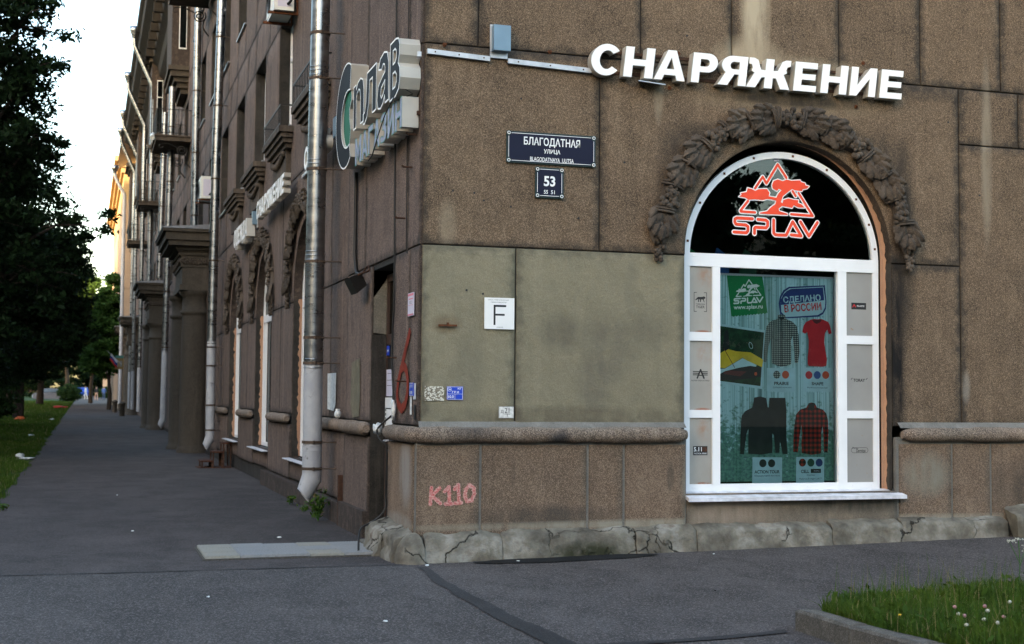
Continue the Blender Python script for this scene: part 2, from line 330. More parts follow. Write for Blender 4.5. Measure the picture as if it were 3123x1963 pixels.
def lawn():
    k = NT('lawn_soil', .95, .1); p = k.pos()
    c = k.mix(k.rng(k.noise(p, 2.5, 6), .35, .7), (.018, .035, .010, 1), (.045, .075, .018, 1))
    c = k.mix(k.rng(k.noise(p, .6, 3), .55, .7, 0, .7), c, (.04, .035, .022, 1)); k.col(c); k.bump(k.noise(p, 30, 3), .6, .03)
lawn()

# ------------------------------------------------------------------ mesh tools
class MB:
    def __init__(s): s.v = []; s.f = []; s.mi = []; s.m = 0; s.edge = None; s.sm = []
    def mat(s, i): s.m = i; return s
    def add(s, vs, fs, smooth=False):
        o = len(s.v); s.v += [tuple(v) for v in vs]
        for f in fs: s.f.append(tuple(i + o for i in f)); s.mi.append(s.m); s.sm.append(smooth)
        return s
    def box(s, x0, x1, y0, y1, z0, z1, rot=None):
        vs = [(x, y, z) for x in (x0, x1) for y in (y0, y1) for z in (z0, z1)]
        if rot: vs = [tuple(rot @ Vector(v)) for v in vs]
        return s.add(vs, [(0, 1, 3, 2), (4, 6, 7, 5), (0, 4, 5, 1), (2, 3, 7, 6), (0, 2, 6, 4), (1, 5, 7, 3)])
    def bar(s, a, b, r, n=8, r2=None, smooth=True):
        a = Vector(a); b = Vector(b); d = (b - a); 
        if d.length < 1e-6: return s
        q = d.to_track_quat('Z', 'Y'); r2 = r if r2 is None else r2
        vs = [a + q @ Vector((r * cos(2 * pi * i / n), r * sin(2 * pi * i / n), 0)) for i in range(n)] + [b + q @ Vector((r2 * cos(2 * pi * i / n), r2 * sin(2 * pi * i / n), 0)) for i in range(n)]
        s.add(vs, [(i, (i + 1) % n, n + (i + 1) % n, n + i) for i in range(n)], smooth)
        return s.add(vs, [tuple(range(n))[::-1], tuple(range(n, 2 * n))])
    def tube(s, pts, r, n=8, cap=True):
        pts = [Vector(p) for p in pts]; rs = r if isinstance(r, (list, tuple)) else [r] * len(pts); vs = []; prev = None
        for i, p in enumerate(pts):
            d = (pts[min(i + 1, len(pts) - 1)] - pts[max(i - 1, 0)]).normalized()
            if prev is None: u = d.orthogonal().normalized()
            else: u = (prev - d * prev.dot(d)).normalized()
            prev = u; w = d.cross(u)
            vs += [p + (u * cos(2 * pi * j / n) + w * sin(2 * pi * j / n)) * rs[i] for j in range(n)]
        fs = [(i * n + j, i * n + (j + 1) % n, (i + 1) * n + (j + 1) % n, (i + 1) * n + j) for i in range(len(pts) - 1) for j in range(n)]
        s.add(vs, fs, True)
        if cap: s.add([vs[j] for j in range(n)], [tuple(range(n))[::-1]]); s.add(vs[-n:], [tuple(range(n))])
        return s
    def ell(s, c, r, rot=None, nu=8, nv=6, jit=0):
        c = Vector(c); vs = []
        for i in range(nv + 1):
            t = pi * i / nv
            for j in range(nu):
                p = Vector((r[0] * sin(t) * cos(2 * pi * j / nu), r[1] * sin(t) * sin(2 * pi * j / nu), r[2] * cos(t)))
                if jit and 0 < i < nv: p *= 1 + random.uniform(-jit, jit)
                if rot: p = rot @ p
                vs.append(c + p)
        return s.add(vs, [(i * nu + j, (i + 1) * nu + j, (i + 1) * nu + (j + 1) % nu, i * nu + (j + 1) % nu) for i in range(nv) for j in range(nu)], True)
    def prism(s, poly, y0, y1, side=None):
        """poly in (x,z), CCW seen from -y; front face at y0"""
        n = len(poly); m0 = s.m
        vs = [(x, y0, z) for x, z in poly] + [(x, y1, z) for x, z in poly]
        s.add(vs, [tuple(range(n))])
        if side is not None: s.m = side
        s.add(vs, [tuple(range(n, 2 * n))[::-1]] + [(i, n + i, n + (i + 1) % n, (i + 1) % n) for i in range(n)])
        s.m = m0; return s
    def lathe(s, prof, n=24, c=(0, 0), a0=0, a1=2 * pi):
        full = abs(a1 - a0 - 2 * pi) < 1e-4; k = n if full else n + 1; vs = []
        for r, z in prof:
            for j in range(k):
                a = a0 + (a1 - a0) * j / n; vs.append((c[0] + r * cos(a), c[1] + r * sin(a), z))
        fs = []
        for i in range(len(prof) - 1):
            for j in range(n):
                jn = (j + 1) % k; fs.append((i * k + j, i * k + jn, (i + 1) * k + jn, (i + 1) * k + j))
        return s.add(vs, fs, True)
    def mesh(s, name):
        me = bpy.data.meshes.new(name); me.from_pydata(s.v, [], s.f)
        if len(s.f): me.polygons.foreach_set('material_index', s.mi); me.polygons.foreach_set('use_smooth', s.sm)
        if s.edge is not None:
            a = me.attributes.new('edge', 'FLOAT', 'POINT'); a.data.foreach_set('value', s.edge)
        me.update(); return me
    def build(s, name, mats, parent=None, **kw):
        me = s.mesh(name)
        for m in ([mats] if isinstance(mats, str) else mats): me.materials.append(MATS[m])
        return link(name, me, parent, **kw)
def link(name, me, parent=None, loc=None, rz=None, **kw):
    o = bpy.data.objects.new(name, me); COL.objects.link(o)
    if parent is not None: o.parent = parent
    if loc: o.location = loc
    if rz is not None: o.rotation_euler = (0, 0, rz)
    tag(o, **kw); return o
def tag(o, label=None, cat=None, group=None, kind=None):
    if label: o['label'] = label
    if cat: o['category'] = cat
    if group: o['group'] = group
    if kind: o['kind'] = kind
    return o
def empty(name, loc=(0, 0, 0), rz=0, parent=None, **kw):
    o = bpy.data.objects.new(name, None); COL.objects.link(o); o.location = loc; o.rotation_euler = (0, 0, rz); o.empty_display_size = .1
    if parent: o.parent = parent
    tag(o, **kw); return o
def copy_tree(o, parent=None, top=True, **kw):
    c = o.copy(); COL.objects.link(c)
    c.parent = parent
    for ch in list(o.children): copy_tree(ch, c, False)
    if top: tag(c, **kw)
    return c
LROT = -pi / 2      # local x right as seen from the street, y into the wall -> street-side wall

def fix(me):
    bm = bmesh.new(); bm.from_mesh(me); bmesh.ops.recalc_face_normals(bm, faces=bm.faces); bm.to_mesh(me); bm.free()

def block_mesh(w, h, d=.2, face=0., grid=.07, seed=0, rough=.004, nm='stone_panel', ch=.007):
    """closed block, local x 0..w, z 0..h, front at y = face"""
    nx = max(3, int(w / grid) + 1); nz = max(3, int(h / grid) + 1)
    xs = [0, ch] + [ch + (w - 2 * ch) * i / (nx - 1) for i in range(1, nx - 1)] + [w - ch, w]
    zs = [0, ch] + [ch + (h - 2 * ch) * i / (nz - 1) for i in range(1, nz - 1)] + [h - ch, h]
    b = MB(); ed = []
    for z in zs:
        for x in xs:
            e = min(x, w - x, z, h - z)
            y = face + (ch if e < 1e-5 else 0) - (mnoise.noise(Vector((x * 2.2 + seed * 7.1, z * 2.2, seed))) * rough + mnoise.noise(Vector((x * 9 + seed, z * 9, 3.3))) * rough * .4 if e > 1e-5 else 0)
            b.v.append((x, y, z)); ed.append(max(0, e))
    n = len(xs); m = len(zs)
    for j in range(m - 1):
        for i in range(n - 1):
            b.f.append((j * n + i, j * n + i + 1, (j + 1) * n + i + 1, (j + 1) * n + i)); b.mi.append(0); b.sm.append(1 < i < n - 2 and 1 < j < m - 2)
    loop = list(range(n)) + [j * n + n - 1 for j in range(1, m)] + [(m - 1) * n + i for i in range(n - 2, -1, -1)] + [j * n for j in range(m - 2, 0, -1)]
    o = len(b.v); k = len(loop)
    for i in loop: v = b.v[i]; b.v.append((v[0], d, v[2])); ed.append(0)
    for i in range(k):
        b.f.append((loop[i], o + i, o + (i + 1) % k, loop[(i + 1) % k])); b.mi.append(0); b.sm.append(False)
    b.f.append(tuple(o + i for i in range(k))[::-1]); b.mi.append(0); b.sm.append(False)
    b.edge = ed
    me = b.mesh(nm); fix(me); return me

def cut(obj, cutter):
    md = obj.modifiers.new('c', 'BOOLEAN'); md.operation = 'DIFFERENCE'; md.object = cutter; md.solver = 'EXACT'
    dg = bpy.context.evaluated_depsgraph_get(); dg.update()
    me = bpy.data.meshes.new_from_object(obj.evaluated_get(dg)); obj.modifiers.clear(); obj.data = me

def arch_poly(x0, x1, z0, zs, n=40):
    c = (x0 + x1) / 2; r = (x1 - x0) / 2
    return [(x0, z0), (x1, z0)] + [(c + r * cos(pi * i / n), zs + r * sin(pi * i / n)) for i in range(n + 1)]

# ------------------------------------------------------------------ lettering
def thick(pts, w):
    """thick polyline as a list of convex pieces in 2D"""
    out = []
    for (a, b) in zip(pts[:-1], pts[1:]):
        dx, dz = b[0] - a[0], b[1] - a[1]; L = sqrt(dx * dx + dz * dz) or 1; nx, nz = -dz / L * w / 2, dx / L * w / 2
        out.append([(a[0] + nx, a[1] + nz), (a[0] - nx, a[1] - nz), (b[0] - nx, b[1] - nz), (b[0] + nx, b[1] + nz)])
    for p in pts: out.append([(p[0] + w / 2 * cos(pi * i / 6), p[1] + w / 2 * sin(pi * i / 6)) for i in range(12)])
    return out
def fill(polys):
    """triangulate polygon(s) with holes through a filled curve; returns (verts2d, faces)"""
    cu = bpy.data.curves.new('f', 'CURVE'); cu.dimensions = '2D'; cu.fill_mode = 'BOTH'
    for p in polys:
        sp = cu.splines.new('POLY'); sp.points.add(len(p) - 1); sp.use_cyclic_u = True
        for i, q in enumerate(p): sp.points[i].co = (q[0], q[1], 0, 1)
    o = bpy.data.objects.new('f', cu); COL.objects.link(o)
    dg = bpy.context.evaluated_depsgraph_get(); dg.update(); me = o.evaluated_get(dg).to_mesh()
    v = [tuple(x.co)[:2] for x in me.vertices]; f = [tuple(x.vertices) for x in me.polygons]
    o.evaluated_get(dg).to_mesh_clear(); bpy.data.objects.remove(o); bpy.data.curves.remove(cu)
    return v, f
def text_shape(body, size, bold=0., align='LEFT', track=1.):
    cu = bpy.data.curves.new('t', 'FONT'); cu.body = body; cu.size = size; cu.offset = bold * size; cu.align_x = align; cu.space_character = track; cu.resolution_u = 3
    o = bpy.data.objects.new('t', cu); COL.objects.link(o)
    dg = bpy.context.evaluated_depsgraph_get(); dg.update(); me = o.evaluated_get(dg).to_mesh()
    v = [tuple(x.co)[:2] for x in me.vertices]; f = [tuple(x.vertices) for x in me.polygons]
    o.evaluated_get(dg).to_mesh_clear(); bpy.data.objects.remove(o); bpy.data.curves.remove(cu); return v, f
def text_on(b, body, x, z, w, y, h=None, bold=0., mi=None, shear=0, track=1., rot=0):
    """flat print centred on (x, z), w wide (and h tall if given), at depth y"""
    v, f = text_shape(body, 1, bold, 'LEFT', track); xs = [p[0] for p in v]; zs = [p[1] for p in v]
    sx = w / (max(xs) - min(xs)); sz = sx if h is None else h / (max(zs) - min(zs)); cx = (max(xs) + min(xs)) / 2; cz = (max(zs) + min(zs)) / 2
    m0 = b.m
    if mi is not None: b.m = mi
    q = []
    for p in v:
        a, c = (p[0] - cx) * sx, (p[1] - cz) * sz; a += c * shear
        q.append((x + a * cos(rot) - c * sin(rot), y, z + a * sin(rot) + c * cos(rot)))
    b.add(q, f); b.m = m0
def flat(b, polys, y, mi, step=.00012):
    """flat pieces on top of each other, each a hair further out"""
    m0 = b.m; b.m = mi
    for i, p in enumerate(polys): b.add([(x, y - i * step, z) for x, z in p], [tuple(range(len(p)))])
    b.m = m0
def flatfill(b, polys, y, mi):
    m0 = b.m; b.m = mi; v, f = fill(polys); b.add([(x, y, z) for x, z in v], f); b.m = m0

def ringarc(cx, cz, rx, rz, a0, a1, n=20): return [(cx + rx * cos(radians(a0 + (a1 - a0) * i / n)), cz + rz * sin(radians(a0 + (a1 - a0) * i / n))) for i in range(n + 1)]
def heavy(ch):
    """heavy grotesque capitals, height 1: (width, [outline, holes...])"""
    s = .26; t = .21
    if ch == 'С':
        o = ringarc(.5, .5, .5, .52, 38, 322, 30); i = ringarc(.52, .5, .24, .31, 318, 42, 24)
        return .98, [o + [(.74, .30)] [:0] + i]
    if ch == 'Н': return .90, [[(0, 0), (s, 0), (s, .39), (.9 - s, .39), (.9 - s, 0), (.9, 0), (.9, 1), (.9 - s, 1), (.9 - s, .6), (s, .6), (s, 1), (0, 1)]]
    if ch == 'А': return 1.02, [[(0, 0), (.27, 0), (.325, .17), (.70, .17), (.755, 0), (1.03, 0), (.655, 1), (.375, 1)], [(.385, .37), (.64, .37), (.513, .76)]]
    if ch in 'РЯ':
        o = [(0, 0), (s, 0), (s, .36), (.48, .36)] + ringarc(.5, .68, .33, .32, -90, 90, 14) + [(.48, 1), (0, 1)]
        h = [(s, .55), (s, .80), (.44, .80)] + ringarc(.45, .675, .11, .125, 90, -90, 8) + [(.44, .55)]
        if ch == 'Р': return .84, [o, h]
        o = [(0, 0), (s, 0), (s, .38), (.40, .38), (.60, 0), (.92, 0), (.70, .42)] + ringarc(.5, .69, .34, .31, -50, 90, 14) + [(.48, 1), (0, 1)]
        return .92, [[(.92 - x, z) for x, z in o][::-1], [(.92 - x, z) for x, z in h][::-1]]
    if ch == 'Е': return .78, [[(0, 0), (.78, 0), (.78, t), (s, t), (s, .40), (.73, .40), (.73, .60), (s, .60), (s, 1 - t), (.77, 1 - t), (.77, 1), (0, 1)]]
    if ch == 'И': return .92, [[(0, 0), (.25, 0), (.67, .62), (.67, 0), (.92, 0), (.92, 1), (.67, 1), (.25, .38), (.25, 1), (0, 1)]]
    if ch == 'Ж':
        L = [(.54, 0), (.54, .36), (.44, .36), (.27, 0), (-.03, 0), (.20, .50), (.10, .56), (.13, .66), (.09, .78), (.0, .80), (.0, 1), (.16, 1), (.28, .94), (.34, .78), (.40, .62), (.54, .60), (.54, 1)]
        R = [(1.34 - x, z) for x, z in L][::-1]
        return 1.34, [(R[:] + L[:])]
    if ch == 'О': return 1.0, [ringarc(.5, .5, .5, .52, 0, 350, 35), ringarc(.5, .5, .24, .31, 0, 350, 35)]
    if ch == 'Б': return .84, [[(0, 0)] + [(.5, 0)] + ringarc(.5, .32, .34, .32, -90, 90, 12) + [(.26, .64), (.26, .8), (.74, .8), (.74, 1), (0, 1)], [(.26, .2), (.26, .45), (.46, .45), (.56, .32), (.46, .2)]]
    if ch == 'У': return .95, [[(.12, 0), (.36, 0), (.50, .12), (.95, 1), (.67, 1), (.48, .55), (.28, 1), (0, 1), (.36, .28), (.28, .2), (.12, .2)]]
    if ch == 'В': return .88, [[(0, 0), (.52, 0)] + ringarc(.54, .28, .32, .28, -90, 60, 8) + ringarc(.5, .77, .32, .23, -50, 90, 8) + [(0, 1)], [(.26, .18), (.26, .42), (.5, .42), (.6, .3), (.5, .18)], [(.26, .60), (.26, .82), (.48, .82), (.56, .71), (.48, .60)]]
    if ch == 'Ь': return .84, [[(0, 0)] + [(.5, 0)] + ringarc(.5, .32, .34, .32, -90, 90, 12) + [(.26, .64), (.26, 1), (0, 1)], [(.26, .2), (.26, .45), (.46, .45), (.56, .32), (.46, .2)]]
    if ch == 'Д': return 1.05, [[(0, -.2), (.2, -.2), (.2, 0), (.85, 0), (.85, -.2), (1.05, -.2), (1.05, .2), (.93, .2), (.93, 1), (.25, 1), (.2, .5), (.1, .2), (0, .2)], [(.36, .2), (.68, .2), (.68, .8), (.47, .8), (.44, .45)]]
def letter3d(b, ch, x, z, w, h, y0, y1, front=0, side=1):
    aw, polys = heavy(ch); P = [[(x + p[0] / aw * w + p[1] * h * .12, z + p[1] * h) for p in q] for q in polys]
    flatfill(b, P, y0, front); m0 = b.m; b.m = side
    for q in P:
        n = len(q); b.add([(u, y0, v) for u, v in q] + [(u, y1, v) for u, v in q], [(i, (i + 1) % n, n + (i + 1) % n, n + i) for i in range(n)])
    b.m = m0
def shape3d(b, polys, y0, y1, front, side):
    flatfill(b, polys, y0, front); m0 = b.m; b.m = side
    for q in polys:
        n = len(q); b.add([(u, y0, v) for u, v in q] + [(u, y1, v) for u, v in q], [(i, (i + 1) % n, n + (i + 1) % n, n + i) for i in range(n)])
    b.m = m0

# ------------------------------------------------------------------ ground
def sst(a, b, t): t = max(0, min(1, (t - a) / (b - a))); return t * t * (3 - 2 * t)
def gz(x, y):
    return .0165 * max(0, min(x, 12)) * sst(-3.6, -.4, y) + .0057 * max(0, y - 25) * (1 if y < 400 else 400 / y)
def sheet(name, x0, x1, y0, y1, mat, dz, nx=20, ny=20, edge=None, **kw):
    xs = np.linspace(x0, x1, nx + 1); ys = np.linspace(y0, y1, ny + 1); b = MB()
    vs = []
    for y in ys:
        for x in xs:
            xx, yy = (edge(x, y) if edge else (x, y)); vs.append((xx, yy, gz(xx, yy) + dz))
    b.add(vs, [(j * (nx + 1) + i, j * (nx + 1) + i + 1, (j + 1) * (nx + 1) + i + 1, (j + 1) * (nx + 1) + i) for j in range(ny) for i in range(nx)], True)
    return b.build(name, mat, **kw)
def ysteps(b0): pass
sheet('ground', -900, 900, -200, 1800, 'lawn_soil', -.05, 60, 60, kind='structure')
sheet('ground_beside_path', -60, -4.0, -.2, 420, 'lawn_soil', -.012, 12, 160, kind='structure')
def seam(x, y): return (x, y + (.05 * sin(x * .8) if y < .2 and y > -.4 else 0))
sheet('road', -40, 40, -24, -.14, 'asphalt_near', .004, 120, 200, edge=lambda x, y: (x, y + (.07 * sin(x * 1.1) + .03 * sin(x * 3.7) if y > -.2 else 0)), kind='structure')
def pe(x, y):
    if x < -4.2: x += .12 * mnoise.noise(Vector((0, y * .9, 0))) + .10 * mnoise.noise(Vector((5, y * 3.1, 0)))
    return x, y
sheet('footpath', -4.3, 2.0, -.6, 330, 'asphalt_path', 0., 6, 500, edge=pe, kind='structure')
def patch(name, pts, mat, dz, **kw):
    b = MB(); b.add([(x, y, gz(x, y) + dz) for x, y in pts], [tuple(range(len(pts)))]); return b.build(name, mat, **kw)
L_ = []; R_ = []
for i in range(80):
    t = i / 79; y = -.45 - 6.0 * t; x = -.08 - .06 * sin(t * 5) - .10 * t + (.03 * mnoise.noise(Vector((t * 9, 0, 0)))); w = .04 + .085 * t + .022 * mnoise.noise(Vector((t * 22, 3, 0)))
    L_.append((x - w, y)); R_.append((x + w, y))
patch('road_tar_strip', L_ + R_[::-1], 'asphalt_tar_strip', .011, kind='structure')
patch('road_tar_strip', [(-.2, -4.62), (.6, -4.60), (1.3, -4.5), (1.55, -4.42), (1.5, -4.55), (1.0, -4.66), (.2, -4.72)], 'asphalt_tar_strip', .0125, kind='structure')
A_, B_ = [], []
for i in range(160):
    x = -12 + 11.8 * i / 159; y = -.17 + .05 * sin(x * .8) - .05 * sst(-1.5, -.2, x) + .012 * mnoise.noise(Vector((x * 5, 0, 0))); w = .012 + .014 * max(0, mnoise.noise(Vector((x * 2.3, 7, 0))) + .3)
    A_.append((x, y - w)); B_.append((x, y + w))
patch('seam_strip', A_ + B_[::-1], 'asphalt_tar_strip', .0095, kind='structure')
P_ = []
for i in range(40):
    a = 2 * pi * i / 40; rr = 1 + .10 * mnoise.noise(Vector((cos(a) * 2, sin(a) * 2, 0))); P_.append((1.42 + .95 * cos(a) * rr, -.34 + .20 * sin(a) * rr))
patch('damp_patch', P_, 'asphalt_wet', .012, kind='structure')
patch('damp_patch', [(-1.9, 2.6), (-.5, 2.2), (-.15, 3.5), (-.2, 9), (-.5, 14), (-1.2, 10), (-1.6, 5)], 'asphalt_tar_strip', .0045, kind='structure') if 0 else None

# ------------------------------------------------------------------ the corner apartment building
bld = empty('apartment_building', label='brown stone-rendered corner apartment block with garlanded arched shop windows', cat='building')
# --- backing walls
def wall_cells(name, u0, u1, z0, z1, holes, depth=.35, y=0., mat='joint_mortar', rz=0, loc=(0, 0, 0)):
    us = sorted({u0, u1, *[h[0] for h in holes], *[h[1] for h in holes]}); zs = sorted({z0, z1, *[h[2] for h in holes], *[h[3] for h in holes]}); b = MB()
    for a, c in zip(us[:-1], us[1:]):
        for d, e in zip(zs[:-1], zs[1:]):
            if any(h[0] <= a and c <= h[1] and h[2] <= d and e <= h[3] for h in holes): continue
            b.add([(a, y, d), (c, y, d), (c, y, e), (a, y, e)], [(0, 1, 2, 3)])
    for h in holes:
        b.add([(h[0], y, h[2]), (h[1], y, h[2]), (h[1], y, h[3]), (h[0], y, h[3]), (h[0], y + depth, h[2]), (h[1], y + depth, h[2]), (h[1], y + depth, h[3]), (h[0], y + depth, h[3])],
              [(0, 4, 5, 1), (1, 5, 6, 2), (2, 6, 7, 3), (3, 7, 4, 0)])
    return b.build(name, mat, bld, loc=loc, rz=rz)
WX0, WX1, WZ0, WZS = 2.80, 5.26, .60, 3.13
wall_cells('wall', .02, 16, -.1, 18.2, [(2.6, 5.45, .45, 4.6)])
PAN = 0
def panel(u0, u1, z0, z1, mat, side='R', face=-.02, d=.19, grid=.07, gap=.006, cutter=None, nm='stone_panel', rough=.004, sd=None):
    global PAN; PAN += 1
    me = block_mesh(u1 - u0 - 2 * gap, z1 - z0 - 2 * gap, d, face, grid, sd or PAN, rough, nm); me.materials.append(MATS[mat])
    if side == 'R': o = link(nm, me, bld, loc=(u0 + gap, 0, z0 + gap))
    else: o = link(nm, me, bld, loc=(0, u1 - gap, z0 + gap), rz=LROT)      # u = distance along the street
    if cutter: cut(o, cutter)
    return o
cb = MB(); cb.prism(arch_poly(WX0, WX1, WZ0, WZS, 48), -.6, .8); cutter = cb.build('c', 'ink_black'); bpy.context.view_layer.update()
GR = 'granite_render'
zt = 7.4
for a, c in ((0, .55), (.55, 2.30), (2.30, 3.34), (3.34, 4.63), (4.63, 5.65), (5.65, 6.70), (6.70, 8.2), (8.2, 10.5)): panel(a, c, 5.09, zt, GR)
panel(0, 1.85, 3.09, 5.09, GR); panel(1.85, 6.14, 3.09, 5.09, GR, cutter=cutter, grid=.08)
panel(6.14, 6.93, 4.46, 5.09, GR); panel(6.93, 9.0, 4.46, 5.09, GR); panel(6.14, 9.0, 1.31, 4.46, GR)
panel(0, .96, 1.31, 3.09, 'olive_render', face=-.023); panel(.96, 2.80, 1.31, 3.09, 'olive_render', face=-.026)
panel(5.26, 6.14, 1.31, 3.09, GR)
panel(9.0, 12, 1.31, 5.09, GR, grid=.2); panel(10.5, 14, 5.09, zt, GR, grid=.2)
for i in range(4): panel(0 if i == 0 else i * 3.6, (i + 1) * 3.6, zt, 12, GR, grid=.3); panel(0 if i == 0 else i * 3.6, (i + 1) * 3.6, 12, 18, GR, grid=.3)
# below the roll moulding: the dado stands a hand's breadth proud
DF = -.07
db = MB().box(-.05, 2.8, DF + .012, 0, -.05, 1.2).box(5.28, 12, DF + .012, 0, -.05, 1.2); db.build('dado_wall', 'dado_mortar', bld)
DG = 'dado_granite'
for a, c in ((-.055, .60), (.60, 1.72), (1.72, 2.11), (2.11, 2.80)): panel(a, c, .24, 1.14, DG, face=DF, d=0., gap=.013)
for a, c in ((5.30, 5.98), (5.98, 6.48), (6.48, 8.4), (8.4, 12)): panel(a, c, .26, 1.14, DG, face=DF, d=0., gap=.013)
bpanel = block_mesh(5.28 - 2.80, .5, .1, -.055, .06, 91, .02, 'stone_panel'); bpanel.materials.append(MATS['patched_render'])
link('under_window_render', bpanel, bld, loc=(2.81, 0, .12))
bpy.data.objects.remove(cutter)
# reveal of the shop window (dirty plaster and the bare foam strip beside the frame)
def reveal(b, x0, x1, z0, zs, y0, y1, n=40, inner=0.):
    P = arch_poly(x0 + inner, x1 - inner, z0, zs, n); k = len(P)
    vs = [(x, y0, z) for x, z in P] + [(x, y1, z) for x, z in P]
    b.add(vs, [(i, k + i, k + (i + 1) % k, (i + 1) % k) for i in range(1, k)], False)
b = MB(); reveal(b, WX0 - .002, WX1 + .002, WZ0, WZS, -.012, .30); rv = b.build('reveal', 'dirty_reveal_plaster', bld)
b = MB()   # ragged strip of orange foam
N = 150; vs = []
for i in range(N + 1):
    t = i / N; s_ = t * (WZS - WZ0 + 1.95)
    if s_ < WZS - WZ0: x, z = WX1, WZ0 + s_; nx, nz = -1, 0
    else:
        a = (s_ - (WZS - WZ0)) / ((WX1 - WX0) / 2); x = (WX0 + WX1) / 2 + (WX1 - WX0) / 2 * cos(a); z = WZS + (WX1 - WX0) / 2 * sin(a); nx, nz = -cos(a), -sin(a)
    r_ = .030 + .030 * mnoise.noise(Vector((i * .35, 0, 0))) + .02 * mnoise.noise(Vector((i * 1.3, 5, 0))); r_ *= 1 - .75 * sst(.72, 1, t)
    vs += [(x + nx * .001 - .001, .118 - r_, z), (x + nx * .012, .116, z), (x + nx * .05, .119, z)]
b.add(vs, [(3 * i + j, 3 * i + 3 + j, 3 * i + 4 + j, 3 * i + 1 + j) for i in range(N) for j in (0, 1)])
b.build('foam_strip', 'orange_foam', rv)

# --- roll moulding
def roll(pts, r=.079, flat_=.9, name='roll_moulding', ends=(0, 0), parent=bld, mat='roll_moulding_stone', rz=None, loc=None):
    pts = [Vector(p) for p in pts]; P = []
    for a, c in zip(pts[:-1], pts[1:]):
        n = max(2, int((c - a).length / .06)); P += [a.lerp(c, i / n) for i in range(n)]
    P.append(pts[-1]); rs = [r * (1 + .16 * mnoise.noise(p * 4) + .10 * mnoise.noise(p * 13)) for p in P]
    for k, e in enumerate(ends):
        if e:
            for j in range(3):
                i = j if k == 0 else len(rs) - 1 - j; rs[i] *= (.55, .85, .97)[j]
    b = MB(); b.tube(P, rs, 14); return b.build(name, mat, parent, loc=loc, rz=rz)
roll([(-.075, .02, 1.228), (-.065, -.01, 1.228), (-.03, -.072, 1.228), (.03, -.085, 1.228), (2.79, -.085, 1.228)], ends=(0, 1))
roll([(5.34, -.085, 1.228), (9, -.085, 1.228)], ends=(1, 0))
roll([(-.075, 1.18, 1.228), (-.075, 0, 1.228)], ends=(1, 0))
b = MB()   # slanting mortar fillet over the roll
b.add([(-.02, -.02, 1.36), (2.79, -.02, 1.36), (2.79, -.09, 1.30), (-.03, -.09, 1.30)], [(0, 3, 2, 1)]); b.add([(5.32, -.02, 1.36), (9, -.02, 1.36), (9, -.09, 1.30), (5.32, -.09, 1.30)], [(0, 3, 2, 1)])
b.build('mortar_fillet', 'dado_mortar', bld, kind='stuff')

# --- plinth stones, cracked and out of line
def plinth_stone(p0, p1, n_out, h0, h1, w, seed, mat='broken_cement', parent=bld):
    p0 = Vector((*p0, 0)); p1 = Vector((*p1, 0)); d = p1 - p0; L = d.length; d.normalize(); no = Vector((*n_out, 0)).normalized(); nu = max(4, int(L / .03)); b = MB(); vs = []
    prof = [(0, 1.16), (.2, 1.10), (.45, 1.04), (.68, .98), (.82, .90), (.90, .78), (.94, .60), (.97, .42), (1.0, .22), (1.03, .04), (1.04, -.5)]; k = len(prof)
    for i in range(nu + 1):
        t = i / nu; endf = min(t, 1 - t) * L; pin = 1 - .05 * max(0, 1 - endf / .008)
        for (o, z) in prof:
            h = h0 + (h1 - h0) * t; q = p0 + d * (L * t); g = gz(q.x, q.y - .2)
            nn = 1 + .13 * mnoise.noise(Vector((q.x * 3, q.y * 3, z * 2 + seed * .01))) + .09 * mnoise.noise(Vector((q.x * 9, q.y * 9 + seed, z * 5))) + .05 * mnoise.noise(Vector((q.x * 27, q.y * 27, z * 9)))
            hh = z * (h - g) * (1 + .07 * mnoise.noise(Vector((q.x * 6, q.y * 6, seed))))
            if mnoise.noise(Vector((q.x * 4.3 + 11, q.y * 4.3, z * 3 + seed * .3))) > .22 and z > .3: nn -= .10; hh *= .96
            q = q + no * (w * o * nn * pin); vs.append((q.x, q.y, g + hh * (pin if z > .5 else 1)))
    fs = [(i * k + j, i * k + j + 1, (i + 1) * k + j + 1, (i + 1) * k + j) for i in range(nu) for j in range(k - 1)]
    b.add(vs, fs, True); b.add(vs[:k] , [tuple(range(k))]); b.add(vs[-k:], [tuple(range(k))[::-1]])
    b.edge = [min(((i // k) / nu), 1 - (i // k) / nu) * L for i in range(len(vs))] + [0] * (2 * k); 
    me = b.mesh('plinth_stone'); fix(me); me.materials.append(MATS[mat]); return link('plinth_stone', me, parent)
xs = [.02, .80, 2.20, 2.86, 4.42, 5.28, 6.62]
for i, (a, c) in enumerate(zip(xs[:-1], xs[1:])):
    plinth_stone((a + .004, -.065), (c - .004, -.065), (0, -1), .25 + .012 * i, .26 + .012 * i + random.uniform(-.02, .015), .145 + random.uniform(-.02, .02), i * 3.1)
plinth_stone((6.64, -.065), (8.6, -.065), (0, -1), .40, .40, .26, 77)
plinth_stone((-.065, .55), (-.065, 1.16), (-1, 0), .27, .30, .25, 41); plinth_stone((-.065, .0), (-.065, .54), (-1, 0), .26, .27, .20, 47)
# rounded lump at the very corner
b = MB(); b.lathe([(.01, .29), (.07, .275), (.12, .235), (.165, .16), (.185, .08), (.195, -.1)], 16, (-.05, -.05), pi * .9, pi * 1.62)
for i, v in enumerate(b.v): q = 1 + .07 * mnoise.noise(Vector(v) * 7); b.v[i] = (-.05 + (v[0] + .05) * q, -.05 + (v[1] + .05) * q, v[2])
b.build('plinth_stone', 'broken_cement', bld)
b = MB().box(.0, .05, .0, 1.2, -.05, 1.2); 
# --- street side: pilaster at the corner, doorway, wall panels
DY0, DY1 = 1.195, 2.32
ST = 'granite_skylit_side'
